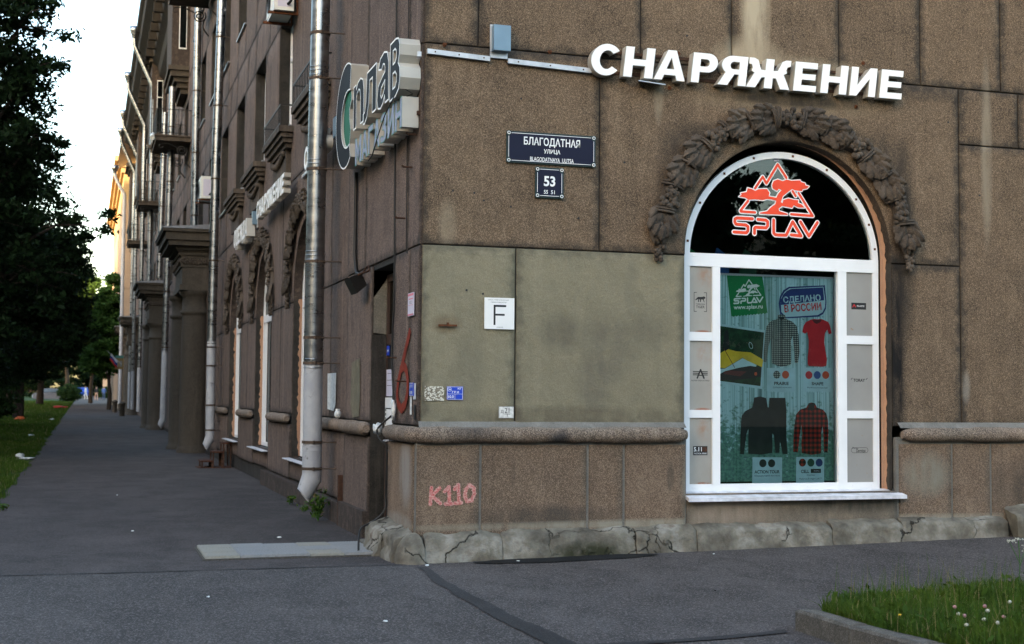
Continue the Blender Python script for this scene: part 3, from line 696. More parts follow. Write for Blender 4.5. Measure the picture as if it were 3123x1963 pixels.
# street side local frame: rotated; x_local = -y_world
Lh = []
PX = .05     # wall beyond the pilaster steps back by this much
WC = [(6.55, 8.87), (11.56, 13.88), (16.57, 18.89)]
UC = [6.65 + 3.6 * i for i in range(24)]
FL = [(6.05, 8.1), (9.65, 11.7), (13.25, 15.3)]
def L2(u0, u1): return (-u1, -u0)
holes = [(-DY1, -DY0, -.1, 3.03)]
wall_cells('wall', -3.86, -.02, -.1, 18.2, holes, rz=LROT, depth=.3)
holes = [(-c - .15, -a + .15, .5, 4.55) for a, c in WC] + [(-u - .8, -u + .8, z0, z1) for u in UC for z0, z1 in FL]
wall_cells('wall', -92, -3.86, -.1, 18.2, holes, rz=LROT, loc=(PX, 0, 0), depth=.22)
MATS['joint_mortar']
def pl(u0, u1, z0, z1, mat=ST, px=0, grid=.1, **kw):
    o = panel(u0, u1, z0, z1, mat, 'L', grid=grid, **kw); o.location.x = px; return o
# corner pilaster
zc = 7.4
for z0, z1 in ((1.31, 3.09), (3.09, 5.09), (5.09, zc), (zc, 12), (12, 18)):
    if z1 <= 3.1:
        pl(0, .42, z0, z1); pl(.42, DY0 + .006, z0, z1); pl(DY1 - .006, 3.86, z0, z1, d=.12)
    else:
        pl(0, .55, z0, z1, grid=.1 if z1 < 8 else .4); pl(.55, 2.72, z0, z1, grid=.1 if z1 < 8 else .4); pl(2.72, 3.86, z0, z1, grid=.1 if z1 < 8 else .4)
o = pl(0, .0 + 1.19, .26, 1.14, DG, face=DF + .012, d=0., gap=.012)
o = pl(DY1, 3.86, .12, 1.14, ST, face=DF + .03, d=0.); 
b = MB().box(-3.86, -DY1, -.10, 0, -.05, .30); b.box(-12.0, -3.9, -.07, .05, -.05, .26); b.build('base_course', ST, bld, rz=LROT)
roll([(-.06, 3.84, 1.228), (-.06, DY1 + .02, 1.228)], ends=(1, 1))
roll([(-.02, 6.35, 1.228), (-.02, 3.95, 1.228)], ends=(1, 1))
roll([(-.02, 11.35, 1.228), (-.02, 9.05, 1.228)], ends=(1, 1)); roll([(-.02, 16.35, 1.228), (-.02, 14.1, 1.228)], ends=(1, 1)); roll([(-.02, 21.5, 1.228), (-.02, 19.1, 1.228)], ends=(1, 1))
# doorway reveal: black lining and dark patched plaster
b = MB(); b.add([(DY1 * -1, .0, -.05), (-DY1, .32, -.05), (-DY1, .32, 3.03), (-DY1, 0, 3.03)], [(0, 1, 2, 3)])
b.add([(-DY1, -.018, -.05), (-DY1 + .003, .3, -.05), (-DY1 + .003, .3, 2.3), (-DY1, -.018, 2.3)], [(0, 1, 2, 3)])
b.build('door_reveal', 'dirty_reveal_plaster', bld, rz=LROT)
b = MB(); b.add([(-DY1 + .005, 0, 2.32), (-DY1 + .005, .18, 2.30), (-DY1 + .005, .18, 2.98), (-DY1 + .005, 0, 2.72)], [(0, 1, 2, 3)]); b.build('grey_plaster_patch', 'plinth_cement', bld, rz=LROT)
# piers of the ground floor
def pier(u0, u1):
    m = (u0 + u1) / 2 + .1
    pl(u0, m, 1.31, 3.09, px=PX, d=.12); pl(m, u1, 1.31, 3.09, px=PX, d=.12); pl(u0, u1, .28, 1.14, ST, px=PX, face=-.05, d=.1)
pier(3.87, 6.55); pier(8.87, 11.56); pier(13.88, 16.57); pier(18.89, 21.6)
cb = MB()
for a, c in WC: cb.prism([(x, z) for x, z in arch_poly(-c, -a, .66, 3.13, 30)], -.6, .9)
cutter = cb.build('c', 'ink_black'); cutter.rotation_euler = (0, 0, LROT); bpy.context.view_layer.update()
pl(3.87, 5.35, 3.09, 5.09, px=PX)
for a, c in ((5.35, 10.2), (10.2, 15.2), (15.2, 20.2)):
    o = pl(a, c, 3.09, 5.09, px=PX); bpy.context.view_layer.update(); cut(o, cutter)
pl(20.2, 24.5, 3.09, 5.09, px=PX)
bpy.data.objects.remove(cutter)
for a, c in WC:
    pl(a + .01, c - .01, .3, .62, ST, px=PX, face=-.045, d=.1)
# upper floors of the street side
rows = [5.09, 8.9, 12.4, 16.0]
for i, u in enumerate(UC):
    if u > 60: break
    g = .35 if u > 12 else .16
    for fi, (z0, z1) in enumerate(FL):
        if fi == 2 and u < 12: continue
        ua = u - 1.0 - (.8 if i else 1.0); lo = 3.88 if i == 0 else UC[i - 1] + .8
        kw = dict(px=PX, grid=g, d=.12)
        bot = 5.09 if fi == 0 else FL[fi - 1][1] + .8
        pl(lo, u - .8, bot, z1, **kw)                                  # pier between windows
        pl(u - .8, u + .8, bot, z0, **kw)                              # apron
        pl(lo, (lo + u) / 2, z1, z1 + .8, **kw); pl((lo + u) / 2, u + .8, z1, z1 + .8, **kw)
pl(UC[15] + .8, 92, 5.09, 18, px=PX, grid=2)
for a, c in ((24.5, 34), (34, 47), (47, 62), (62, 92)): pl(a, c, .2, 5.09, px=PX, grid=1.2)
pl(21.6, 24.5, .2, 3.09, px=PX, grid=.3)
# dado and plain fill of the side wall beyond, roof and eaves
b = MB(); b.mat(0)
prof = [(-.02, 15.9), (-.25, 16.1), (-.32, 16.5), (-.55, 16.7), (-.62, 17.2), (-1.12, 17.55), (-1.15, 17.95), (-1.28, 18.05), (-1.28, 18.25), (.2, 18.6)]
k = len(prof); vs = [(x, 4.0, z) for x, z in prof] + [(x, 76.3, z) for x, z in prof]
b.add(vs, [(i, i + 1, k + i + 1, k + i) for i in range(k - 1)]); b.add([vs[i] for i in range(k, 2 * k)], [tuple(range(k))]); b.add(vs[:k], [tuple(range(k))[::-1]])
ev = b.build('eaves', 'eaves_shade_stone', bld)
b = MB(); b.add([(-1.3, -1.3, 18.3), (16, -1.3, 18.3), (16, 92, 18.3), (4, 92, 21), (-1.3, 92, 18.3), (4, 4, 21), (16, 4, 21)], [(0, 1, 6, 5), (0, 5, 3, 4), (5, 6, 2, 3)]); b.build('roof', 'galvanised_roof', bld)
b = MB(); b.box(16, 16.3, 0, 92, -.1, 18.3); b.box(.1, 16, 91.7, 92, -.1, 18.3); b.box(-.02, 15.9, -.0, .01, 18.0, 18.3); b.build('rear_wall', 'joint_mortar', bld)
# brackets under the eaves
eb = MB(); eb.box(-.9, -.04, 0, .25, 16.72, 17.1); ebm = eb.mesh('eaves_bracket'); ebm.materials.append(MATS['eaves_shade_stone'])
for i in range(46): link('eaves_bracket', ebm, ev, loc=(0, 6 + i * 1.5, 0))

# ------------------------------------------------------------------ windows
def arched_frame(x0, x1, z0, zs, fw=.075, y=.12, mat='white_aluminium', parent=None, shop=False):
    """white frame: outer ring, transom, mullions; panels and panes as parts"""
    c = (x0 + x1) / 2; r = (x1 - x0) / 2; b = MB(); n = 44; d = .07 if x0 > 0 else .035
    O = arch_poly(x0, x1, z0, zs, n); I = arch_poly(x0 + fw, x1 - fw, z0 + fw, zs, n); k = len(O)
    vs = [(x, y, z) for x, z in O] + [(x, y, z) for x, z in I] + [(x, y + d, z) for x, z in O] + [(x, y + d, z) for x, z in I]
    for i in range(k):
        j = (i + 1) % k; b.add([vs[i], vs[j], vs[k + j], vs[k + i]], [(0, 1, 2, 3)]); b.add([vs[k + i], vs[k + j], vs[3 * k + j], vs[3 * k + i]], [(0, 1, 2, 3)]); b.add([vs[i], vs[2 * k + i], vs[2 * k + j], vs[j]], [(0, 1, 2, 3)])
    fr = b.build('frame', mat, parent)
    return fr
# shop window on the cross-street side
F0, F1, FB, TS = 2.852, 5.188, .637, 3.10
win = empty('shop_window', parent=bld)
fr = arched_frame(F0, F1, FB, TS, .07, .12, parent=win)
bars = MB()
def bar(x0, x1, z0, z1, y0=.1175, y1=.188): bars.box(x0, x1, y0, y1, z0, z1)
XA, XB = 3.183, 3.272; XC, XD = 4.680, 4.787
IN0, IN1 = F0 + .07, F1 - .07
bar(F0 + .001, F1 - .001, 2.995, 3.135)                            # transom
bar(XA, XB, FB + .068, 2.994, .116); bar(XC, XD, FB + .068, 2.994, .116)      # mullions
for z0, z1 in ((2.208, 2.300), (1.400, 1.482)):
    bar(IN0 - .02, XA - .001, z0, z1); bar(XD + .001, IN1 + .02, z0, z1)
bars.build('mullion', 'white_aluminium', win)
b = MB()
for x, z in ((2.95, .665), (3.5, .66), (4.3, .66), (4.85, .665), (5.08, .665), (2.95, 3.10), (3.72, 3.095), (4.22, 3.095), (4.92, 3.095)): b.box(x, x + .045, .112, .1195, z, z + .016)
for a in (8, 22, 38, 62, 84, 108, 128, 150, 172): 
    x, z = (F0 + F1) / 2 + 1.135 * cos(radians(a)), TS + 1.135 * sin(radians(a)); b.mat(1).box(x - .012, x + .012, .114, .1185, z - .012, z + .012)
b.build('drain_cap', ['white_aluminium', 'rust'], fr)
# panes
P = arch_poly(IN0, IN1, 3.13, 3.131, 40)
b = MB(); b.add([(x, .155, z) for x, z in P], [tuple(range(len(P)))]); b.build('pane', 'shop_glass', win)
b = MB(); b.add([(XB, .155, FB + .07), (XC, .155, FB + .07), (XC, .155, 2.995), (XB, .155, 2.995)], [(0, 1, 2, 3)]); b.build('pane', 'shop_glass', win)
# grey spandrel panels carrying printed marks
def gpanel(x0, x1, z0, z1, mat, deco):
    b = MB(); b.box(x0 - .005, x1 + .005, .140, .16, z0 - .005, z1 + .005); b.mat(1)
    w = x1 - x0; cx = (x0 + x1) / 2; deco(b, cx, z0, z1, w); b.build('spandrel_panel', [mat, 'ink_black', 'sign_white', 'rust', 'print_red'], win)
Yp = .1392
def d_tiger(b, cx, z0, z1, w):
    cz = (z0 + z1) / 2 - .03; h = .10; q = .072
    for sgn in (-1, 1): flat(b, thick([(cx + sgn * (q - .028), cz + h), (cx + sgn * q, cz + h), (cx + sgn * q, cz - h), (cx + sgn * (q - .028), cz - h)], .0055), Yp, 1)
    tg = [(-52, -2), (-40, 10), (-22, 24), (0, 24), (24, 26), (34, 30), (50, 22), (46, 12), (34, 10), (36, -8), (44, -14), (34, -14), (26, 4), (8, 6), (4, -14), (-4, -14), (-2, 4), (-12, 6), (-14, -14), (-22, -14), (-20, 8), (-34, 2)]
    flatfill(b, [[(cx + x * .0012, cz + .02 + z * .0014) for x, z in tg]], Yp, 1)
    text_on(b, 'TASMANIAN', cx, cz - .022, .105, Yp, .014, .01, 1); text_on(b, 'TIGER', cx, cz - .052, .10, Yp, .028, .012, 1)
def d_alpha(b, cx, z0, z1, w):
    cz = (z0 + z1) / 2
    for i in range(3):
        zz = cz + .012 + i * .017 - .012
        flat(b, [[(cx - .085 + .0 * i, zz), (cx - .012, zz), (cx - .006, zz + .009), (cx - .085, zz + .009)], [(cx + .02, zz), (cx + .085, zz), (cx + .085, zz + .009), (cx + .014, zz + .009)]], Yp, 1)
    flat(b, thick([(cx - .035, cz - .028), (cx + .004, cz + .06)], .016) + thick([(cx + .004, cz + .055), (cx + .042, cz - .028)], .018) + thick([(cx - .01, cz + .0), (cx + .03, cz + .0)], .010), Yp, 1)
    text_on(b, 'ALPHA INDUSTRIES', cx, cz - .055, .21, Yp, .014, .014, 1, track=1.15)
def d_511(b, cx, z0, z1, w):
    cz = (z0 + z1) / 2 + .005; flat(b, [[(cx - .082, cz - .05), (cx + .082, cz - .05), (cx + .082, cz + .045), (cx - .082, cz + .045)]], Yp, 1)
    text_on(b, '5.11', cx - .028, cz + .012, .09, Yp - .0006, .045, .02, 2); text_on(b, 'TACTICAL SERIES', cx, cz - .032, .145, Yp - .0006, .015, .012, 2)
    for j, (r, m) in enumerate(((.024, 3), (.019, 1), (.013, 3), (.008, 1))): flat(b, [[(cx + .05 - r, cz + .012 - r), (cx + .05 + r, cz + .012 - r), (cx + .05 + r, cz + .012 + r), (cx + .05 - r, cz + .012 + r)]], Yp - .0006 - j * .0003, m)
def d_polartec(b, cx, z0, z1, w):
    cz = (z0 + z1) / 2 - .02; flat(b, [[(cx - .092, cz - .038), (cx + .092, cz - .038), (cx + .092, cz + .035), (cx - .092, cz + .035)]], Yp, 1)
    flat(b, thick([(cx - .075, cz - .012), (cx - .058, cz + .014), (cx - .04, cz - .012)], .009), Yp - .0006, 4); text_on(b, 'POLARTEC', cx + .025, cz, .095, Yp - .0006, .018, .0, 2)
def d_toray(b, cx, z0, z1, w):
    cz = (z0 + z1) / 2 - .03; text_on(b, "TORAY", cx, cz, .145, Yp, .034, .035, 1)
    flat(b, thick([(cx - .10, cz + .008), (cx - .085, cz + .022)], .007) + thick([(cx + .085, cz + .008), (cx + .10, cz + .022)], .007), Yp, 1)
def d_derm(b, cx, z0, z1, w):
    cz = (z0 + z1) / 2; R = [(cx - .068, cz + .028)] + ringarc(cx - .075, cz, .028, .028, 90, 270, 8) + [(cx + .075, cz - .028)] + ringarc(cx + .075, cz, .028, .028, -90, 90, 8) + [(cx - .01, cz + .028)]
    flat(b, thick(R, .0035), Yp, 1); text_on(b, 'Dermizax', cx + .018, cz - .005, .115, Yp - .0003, .038, .015, 1); text_on(b, 'Entrant', cx - .05, cz + .026, .075, Yp - .0003, .018, .03, 1, shear=.3)
gpanel(IN0, XA, 2.30, 2.995, 'rusty_grey_panel', d_tiger); gpanel(IN0, XA, 1.482, 2.208, 'rusty_grey_panel', d_alpha); gpanel(IN0, XA, .707, 1.40, 'rusty_grey_panel', d_511)
gpanel(XD, IN1, 2.30, 2.995, 'blotched_grey_panel', d_polartec); gpanel(XD, IN1, 1.482, 2.208, 'blotched_grey_panel', d_toray); gpanel(XD, IN1, .707, 1.40, 'blotched_grey_panel', d_derm)
# sill
b = MB(); b.prism([(0, 0), (1, 0), (1, 1), (0, 1)], 0, 0) if 0 else None
b.add([(2.78, -.17, .585), (5.34, -.17, .583), (5.34, .12, .637), (2.82, .12, .637), (2.78, -.172, .548), (5.34, -.172, .546), (5.34, .12, .60), (2.82, .12, .60)], [(0, 1, 2, 3), (4, 5, 1, 0), (4, 7, 6, 5), (0, 3, 7, 4), (1, 5, 6, 2)])
b.build('window_sill', 'worn_white_sill', win)
# dark shop interior
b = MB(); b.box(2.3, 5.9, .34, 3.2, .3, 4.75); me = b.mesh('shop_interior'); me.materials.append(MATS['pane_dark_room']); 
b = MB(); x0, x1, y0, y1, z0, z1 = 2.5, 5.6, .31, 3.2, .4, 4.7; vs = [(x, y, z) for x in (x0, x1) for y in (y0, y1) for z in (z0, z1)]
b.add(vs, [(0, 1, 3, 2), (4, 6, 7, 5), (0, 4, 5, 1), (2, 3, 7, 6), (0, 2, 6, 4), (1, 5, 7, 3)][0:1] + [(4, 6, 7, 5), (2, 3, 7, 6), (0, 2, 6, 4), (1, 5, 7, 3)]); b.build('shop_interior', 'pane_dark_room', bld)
# hints of clothes on rails inside
for x, c in ((3.62, 'print_green'), (4.0, 'print_blue'), (4.36, 'print_dark_green')):
    b = MB(); b.add([(x - .10, 1.6, 2.9), (x + .10, 1.6, 2.9), (x + .12, 1.6, 3.25), (x + .05, 1.6, 3.32), (x - .04, 1.6, 3.38), (x - .10, 1.6, 3.2)], [(0, 1, 2, 3, 4, 5)]); b.add([(x - .10, 1.63, 2.9), (x + .10, 1.63, 2.9), (x + .12, 1.63, 3.25), (x + .05, 1.63, 3.32), (x - .04, 1.63, 3.38), (x - .10, 1.63, 3.2)], [(5, 4, 3, 2, 1, 0)])
    b.build('hanging_jacket', c, label={'print_green': 'green jacket hanging in the dark behind the arched fanlight', 'print_blue': 'blue jacket hanging in the dark behind the arched fanlight', 'print_dark_green': 'dark green jacket hanging in the dark behind the arched fanlight'}[c], cat='jacket', group='clothes hanging inside the shop')

# ------------------------------------------------------------------ the orange mark on the fanlight
logo = empty('window_decal', label='orange and white mountain and tree decal on the arched fanlight', cat='decal')
def lp(p):  # drawing units -> wall
    sx = 2150 + p[0] / 3.785; sy = 400 + p[1] / 3.785
    return (3.43 + (sx - 2237) * (1.035 / 272), 3.44 - (sy - 700 - .036 * (sx - 2250)) / 284)
MT = [(600, 690), (690, 555), (735, 630), (870, 405), (975, 560)]
LT = [(515, 840), (428, 952), (432, 962), (598, 970)]; RT = [(1050, 715), (1085, 770)]; RT2 = [(1120, 735), (1290, 1000), (1030, 985)]
TREE = [(655, 972), (740, 955), (790, 905), (840, 870), (850, 830), (790, 815), (740, 812), (690, 825), (600, 820), (520, 825), (480, 800), (410, 790), (440, 770), (430, 750), (500, 735), (510, 690), (560, 700), (600, 720), (640, 700), (740, 695), (770, 740), (760, 780), (850, 795), (880, 740), (915, 705), (880, 690), (860, 715), (810, 690), (800, 650), (820, 600), (870, 580), (930, 600), (980, 580), (1040, 592), (1140, 585), (1150, 605), (1200, 620), (1200, 640), (1245, 655), (1220, 680), (1170, 690), (1160, 712), (1080, 705), (1040, 690), (980, 735), (930, 775), (905, 845), (925, 858), (935, 820), (1000, 800), (1060, 815), (1120, 820), (1110, 850), (1160, 870), (1190, 905), (1120, 905), (1060, 880), (1040, 912), (990, 902), (920, 890), (880, 920), (885, 950), (985, 980), (985, 995), (655, 985)]
SPL = [[(568, 1045), (385, 1038), (362, 1050), (360, 1085), (375, 1110), (490, 1118), (515, 1135), (515, 1185), (495, 1208), (350, 1200)],
       [(632, 1050), (725, 1058), (748, 1075), (748, 1125), (728, 1148), (605, 1142), (592, 1155), (592, 1215)],
       [(820, 1055), (820, 1205), (840, 1228), (968, 1232), (1048, 1072), (1150, 1238), (1030, 1226)], [(1142, 1072), (1244, 1238), (1348, 1078)]]
def emblem(b, T, y, w, wt, fillmi, outmi=None, ow=0, sc=1.):
    W_ = lambda L: [T(p) for p in L]
    if outmi is not None:
        ps = []
        for L in (MT, LT, RT, RT2): ps += thick(W_(L), w + ow)
        for L in SPL: ps += thick(W_(L), wt + ow)
        ps += thick(W_(TREE + TREE[:1]), ow); flat(b, ps, y, outmi, .00001); y -= .0022
    ps = []
    for L in (MT, LT, RT, RT2): ps += thick(W_(L), w)
    for L in SPL: ps += thick(W_(L), wt)
    flat(b, ps, y, fillmi, .00001); flatfill(b, [W_(TREE)], y - .0024, fillmi)
b = MB(); emblem(b, lp, .1535, .028, .034, 0, 1, .022); b.build('mark', ['logo_orange', 'sign_white'], logo)
b = MB(); b.box(3.93, 3.985, .149, .1535, 4.17, 4.215)
b.build('paper_square', 'lilac_paper', label='small pale paper square stuck at the top of the fanlight', cat='sticker')

# ------------------------------------------------------------------ poster in the shop window
poster = empty('poster', label='large birch forest clothing poster standing behind the shop window pane', cat='poster')
PY = .26
def pq(sx, sy):       # photo measure -> poster plane
    t = (sx - 2195) / 361.; zt_ = 2.975; zb = .70; yt = 817 + 15 * t; yb = 1476 - 6 * t; v = (yb - sy) / (yb - yt)
    return (3.335 + t * 1.425, zb + v * (zt_ - zb))
def p6(x, y): return pq(2180 + x / 3.985, 820 + y / 3.985)
def p7(x, y): return pq(2180 + x / 4.0925, 1150 + y / 4.0925)
def pp(name, fn, polys, mats, y=PY, dec=None, off=.003, parent=None):
    b = MB(); flatfill(b, [[fn(*p) for p in q] for q in polys], y - off, 0)
    if dec: dec(b, y - off - .001)
    return b.build(name, mats, parent or poster)
b = MB(); b.box(3.20, 4.72, PY, PY + .006, .72, 2.93); b.build('sheet', 'birch_print', poster)
b = MB(); b.box(4.705, 4.72, PY - .012, PY - .001, .72, 2.925); b.box(3.2, 4.704, PY - .012, PY - .001, 2.925, 2.945); b.build('edge_strip', 'lilac_paper', poster)
def emb_small(x0, y0, s):
    def T(p): return p6(x0 + (p[0] - 330) * s, y0 + (p[1] - 380) * s - (p[0] - 330) * s * .10)
    return T
def deco_green(b, y):
    T = emb_small(222, 118, .345); emblem(b, T, y, .0115, .016, 1)
    cx, cz = p6(400, 450); text_on(b, 'www.splav.ru', cx, cz, .345, y, .06, .02, 1, rot=.06)
def zig(a, c, n, amp):
    out = []
    for i in range(n + 1):
        t = i / n; out.append((a[0] + (c[0] - a[0]) * t, a[1] + (c[1] - a[1]) * t + (amp if i % 2 else -amp)))
    return out
pp('logo_tag', p6, [[(145, 55), (572, 66), (634, 520)] + zig((620, 522), (205, 562), 22, 7) + [(198, 560)]], ['print_green', 'sign_white'], dec=deco_green)
def deco_badge(b, y):
    flatfill(b, [[p6(*p) for p in [(800, 505), (795, 400), (800, 330), (840, 260), (900, 215), (1322, 195), (1345, 370), (1340, 450), (1310, 510), (1250, 545), (860, 570)]]], y, 1)
    flatfill(b, [[p6(*p) for p in [(795, 415), (797, 350), (825, 290), (870, 245), (920, 222), (1316, 204), (1330, 362), (797, 420)]]], y - .001, 2)
    cx, cz = p6(1055, 350); text_on(b, 'СДЕЛАНО', cx, cz, .46, y - .002, .085, .03, 1, rot=.09); cx, cz = p6(1065, 450); text_on(b, 'В РОССИИ', cx, cz, .455, y - .002, .085, .03, 3, rot=.09)
    for sx, sy, m in ((840, 365, 2), (905, 365, 2), (1030, 350, 2), (1180, 340, 2), (1255, 335, 2), (865, 470, 1), (965, 460, 1), (1030, 450, 1), (1150, 440, 1), (1250, 430, 1)):
        a = p6(sx, sy - 40); c = p6(sx + 6, sy + 40); flat(b, thick([a, c], .006), y - .003, m)
pp('made_in_badge', p6, [[(788, 560), (770, 400), (785, 310), (830, 235), (895, 195), (1340, 178), (1360, 380), (1352, 470), (1315, 535), (1255, 565), (870, 585)]], ['print_navy', 'print_pale', 'print_navy', 'print_red'], dec=deco_badge)
def deco_camp(b, y):
    flatfill(b, [[p6(*p) for p in [(60, 678), (590, 758), (545, 1418), (60, 1355)]]], y, 1)
    flatfill(b, [[p6(*p) for p in [(60, 1020), (150, 960), (250, 990), (430, 1005), (580, 1095), (565, 1185), (390, 1110), (330, 1070), (120, 1200), (60, 1190)]]], y - .001, 2)
    flatfill(b, [[p6(*p) for p in [(60, 1205), (120, 1205), (330, 1075), (500, 1160), (480, 1200), (60, 1270)]]], y - .001, 3)
    flatfill(b, [[p6(*p) for p in [(60, 1270), (120, 1235), (300, 1190), (420, 1170), (560, 1190), (548, 1300), (400, 1330), (60, 1350)]]], y - .002, 5)
    flatfill(b, [[p6(*p) for p in [(100, 1245), (180, 1225), (380, 1240), (300, 1300), (110, 1270)]]], y - .003, 6)
    flat(b, [[(p6(487, 1268)[0] + .017 * cos(i * pi / 5), p6(487, 1268)[1] + .02 * sin(i * pi / 5)) for i in range(10)]], y - .004, 7)
    flat(b, thick([p6(110, 960), p6(235, 1190)], .007) , y - .003, 6); flatfill(b, [[p6(*p) for p in [(90, 960), (120, 740), (160, 720), (175, 950), (130, 985)]]], y - .002, 5)
    E = [(p6(428, 920)[0] + .021 * cos(i * pi / 6) * 1 - .008 * sin(i * pi / 6), p6(428, 920)[1] + .034 * sin(i * pi / 6)) for i in range(13)]; flat(b, thick(E, .005), y - .003, 3)
pp('camp_photo', p6, [[(55, 650), (600, 730), (568, 1455), (55, 1385)]], ['print_pale', 'print_photo_green', 'print_yellow', 'print_pale', 'print_photo_green', 'print_black', 'print_red_dark', 'print_orange'], dec=deco_camp, off=.002)
SH = [(755, 545), (795, 535), (845, 545), (850, 590), (930, 625), (985, 680), (1010, 800), (1018, 1000), (1000, 1135), (960, 1130), (955, 1000), (935, 800), (915, 860), (920, 1080), (915, 1150), (860, 1170), (790, 1180), (740, 1165), (680, 1135), (675, 1000), (670, 830), (640, 930), (620, 1090), (610, 1130), (580, 1115), (580, 1000), (600, 800), (615, 690), (660, 625), (750, 590)]
def deco_sh(b, y):
    flat(b, thick([p6(798, 600), p6(800, 1175)], .006), y, 1); flatfill(b, [[p6(*p) for p in [(765, 575), (835, 575), (800, 615)]]], y, 1)
    for sx in (745, 870):
        flat(b, thick([p6(sx - 55, 740), p6(sx + 45, 740), p6(sx + 45, 830), p6(sx - 5, 860), p6(sx - 55, 830), p6(sx - 55, 740)], .003), y, 1)
def shadow_blob(b, y, pts, mi): flat(b, [pts], y, mi)
pp('checked_shirt_print', p6, [SH], ['print_check', 'print_black'], dec=deco_sh, off=.010)
DR = [(1160, 600), (1200, 592), (1240, 598), (1280, 592), (1310, 600), (1375, 630), (1395, 665), (1418, 770), (1385, 782), (1365, 725), (1335, 770), (1325, 880), (1340, 980), (1358, 1090), (1350, 1170), (1300, 1180), (1140, 1172), (1120, 1150), (1120, 1060), (1132, 950), (1135, 860), (1115, 750), (1090, 775), (1055, 755), (1070, 680), (1095, 635)]
def deco_dr(b, y): flatfill(b, [[p6(*p) for p in [(1172, 602), (1200, 640), (1235, 655), (1275, 635), (1302, 600), (1240, 604)]]], y, 1)
pp('red_dress_print', p6, [DR], ['print_red', 'print_red_dark'], dec=deco_dr, off=.010)
HD = [(480, 250), (550, 236), (625, 255), (640, 330), (645, 370), (740, 410), (775, 470), (790, 600), (800, 750), (790, 940), (740, 945), (722, 720), (700, 700), (705, 850), (700, 945), (560, 965), (405, 955), (405, 800), (408, 640), (385, 700), (365, 850), (350, 965), (305, 960), (310, 800), (315, 600), (325, 480), (370, 420), (455, 375), (470, 300)]
pp('trousers_print', p7, [[(668, 253), (868, 253), (880, 400), (878, 700), (892, 960), (830, 955), (800, 800), (760, 600), (660, 380)]], ['print_black'], off=.008)
def deco_hd(b, y): flatfill(b, [[p7(*p) for p in [(475, 300), (500, 262), (560, 250), (620, 270), (635, 360), (590, 400), (500, 390), (465, 350)]]], y, 1)
pp('hooded_jacket_print', p7, [HD], ['print_charcoal', 'print_black'], dec=deco_hd, off=.011)
RS = [(1160, 320), (1200, 310), (1240, 322), (1265, 375), (1340, 400), (1385, 450), (1405, 540), (1410, 700), (1398, 938), (1355, 938), (1345, 700), (1335, 600), (1318, 700), (1315, 950), (1200, 965), (1070, 945), (1068, 800), (1080, 700), (1065, 590), (1050, 700), (1018, 938), (965, 930), (968, 780), (980, 600), (1000, 460), (1050, 400), (1130, 375)]
def deco_rs(b, y): flatfill(b, [[p7(*p) for p in [(1165, 325), (1240, 325), (1225, 395), (1190, 420), (1160, 390)]]], y, 1); flat(b, thick([p7(1190, 420), p7(1192, 960)], .004), y, 1)
pp('red_check_shirt_print', p7, [RS], ['print_tartan', 'print_black'], dec=deco_rs, off=.010)
def tagd(fn, cs, lines, sc=1.):
    def dec(b, y):
        for i, (sx, sy, m) in enumerate(cs):
            c = fn(sx, sy); flat(b, [[(c[0] + .043 * cos(j * pi / 12), c[1] + .043 * sin(j * pi / 12)) for j in range(24)]], y, m)
        for (t, sx, sy, w, h, bo) in lines:
            c = fn(sx, sy); text_on(b, t, c[0], c[1], w, y, h, bo, 1)
    return dec
TM = ['print_pale', 'ink_black', 'print_check', 'print_orange', 'print_red', 'print_blue', 'print_charcoal', 'print_black', 'print_tartan', 'print_dark_green', 'print_navy']
pp('price_card', p6, [[(622, 1195), (975, 1195), (975, 1480)] + zig((960, 1490), (640, 1490), 20, 8) + [(622, 1480)]], TM, dec=tagd(p6, [(743, 1278, 2), (850, 1278, 3)], [('PRAIRIE', 800, 1385, .175, .035, .03), ('рубашка мужская', 810, 1435, .22, .022, .0)]))
pp('price_card', p6, [[(1070, 1190), (1412, 1190), (1412, 1480)] + zig((1400, 1490), (1085, 1490), 20, 8) + [(1070, 1480)]], TM, dec=tagd(p6, [(1137, 1282, 4), (1240, 1282, 5), (1345, 1282, 3)], [('SHAPE', 1243, 1388, .145, .035, .03), ('Футболка женская', 1240, 1438, .25, .022, .0)]))
pp('price_card', p7, [[(462, 1000), (828, 1000), (825, 1335), (455, 1335)]], TM, dec=tagd(p7, [(588, 1075, 6), (696, 1075, 7)], [('ACTION TOUR', 640, 1182, .30, .036, .03), ('Маршрутный костюм', 640, 1232, .30, .024, .0)]))
pp('price_card', p7, [[(1005, 995), (1360, 995), (1355, 1335), (1000, 1335)]], TM, dec=tagd(p7, [(1082, 1065, 8), (1188, 1065, 9), (1293, 1065, 10)], [('CELL', 1115, 1175, .10, .036, .03), ('Куртка', 1185, 1222, .09, .022, 0), ('Polartec® High-Loft™', 1185, 1268, .27, .024, 0)]))
b = MB(); c = p7(1250, 1168); b.add([(c[0] - .062, PY - .0055, c[1] - .022), (c[0] + .062, PY - .0055, c[1] - .022), (c[0] + .062, PY - .0055, c[1] + .022), (c[0] - .062, PY - .0055, c[1] + .022)], [(0, 1, 2, 3)]); text_on(b, 'POLARTEC', c[0] + .01, c[1], .07, PY - .0063, .014, 0, 1); b.build('fabric_mark', ['ink_black', 'lilac_paper'], poster)

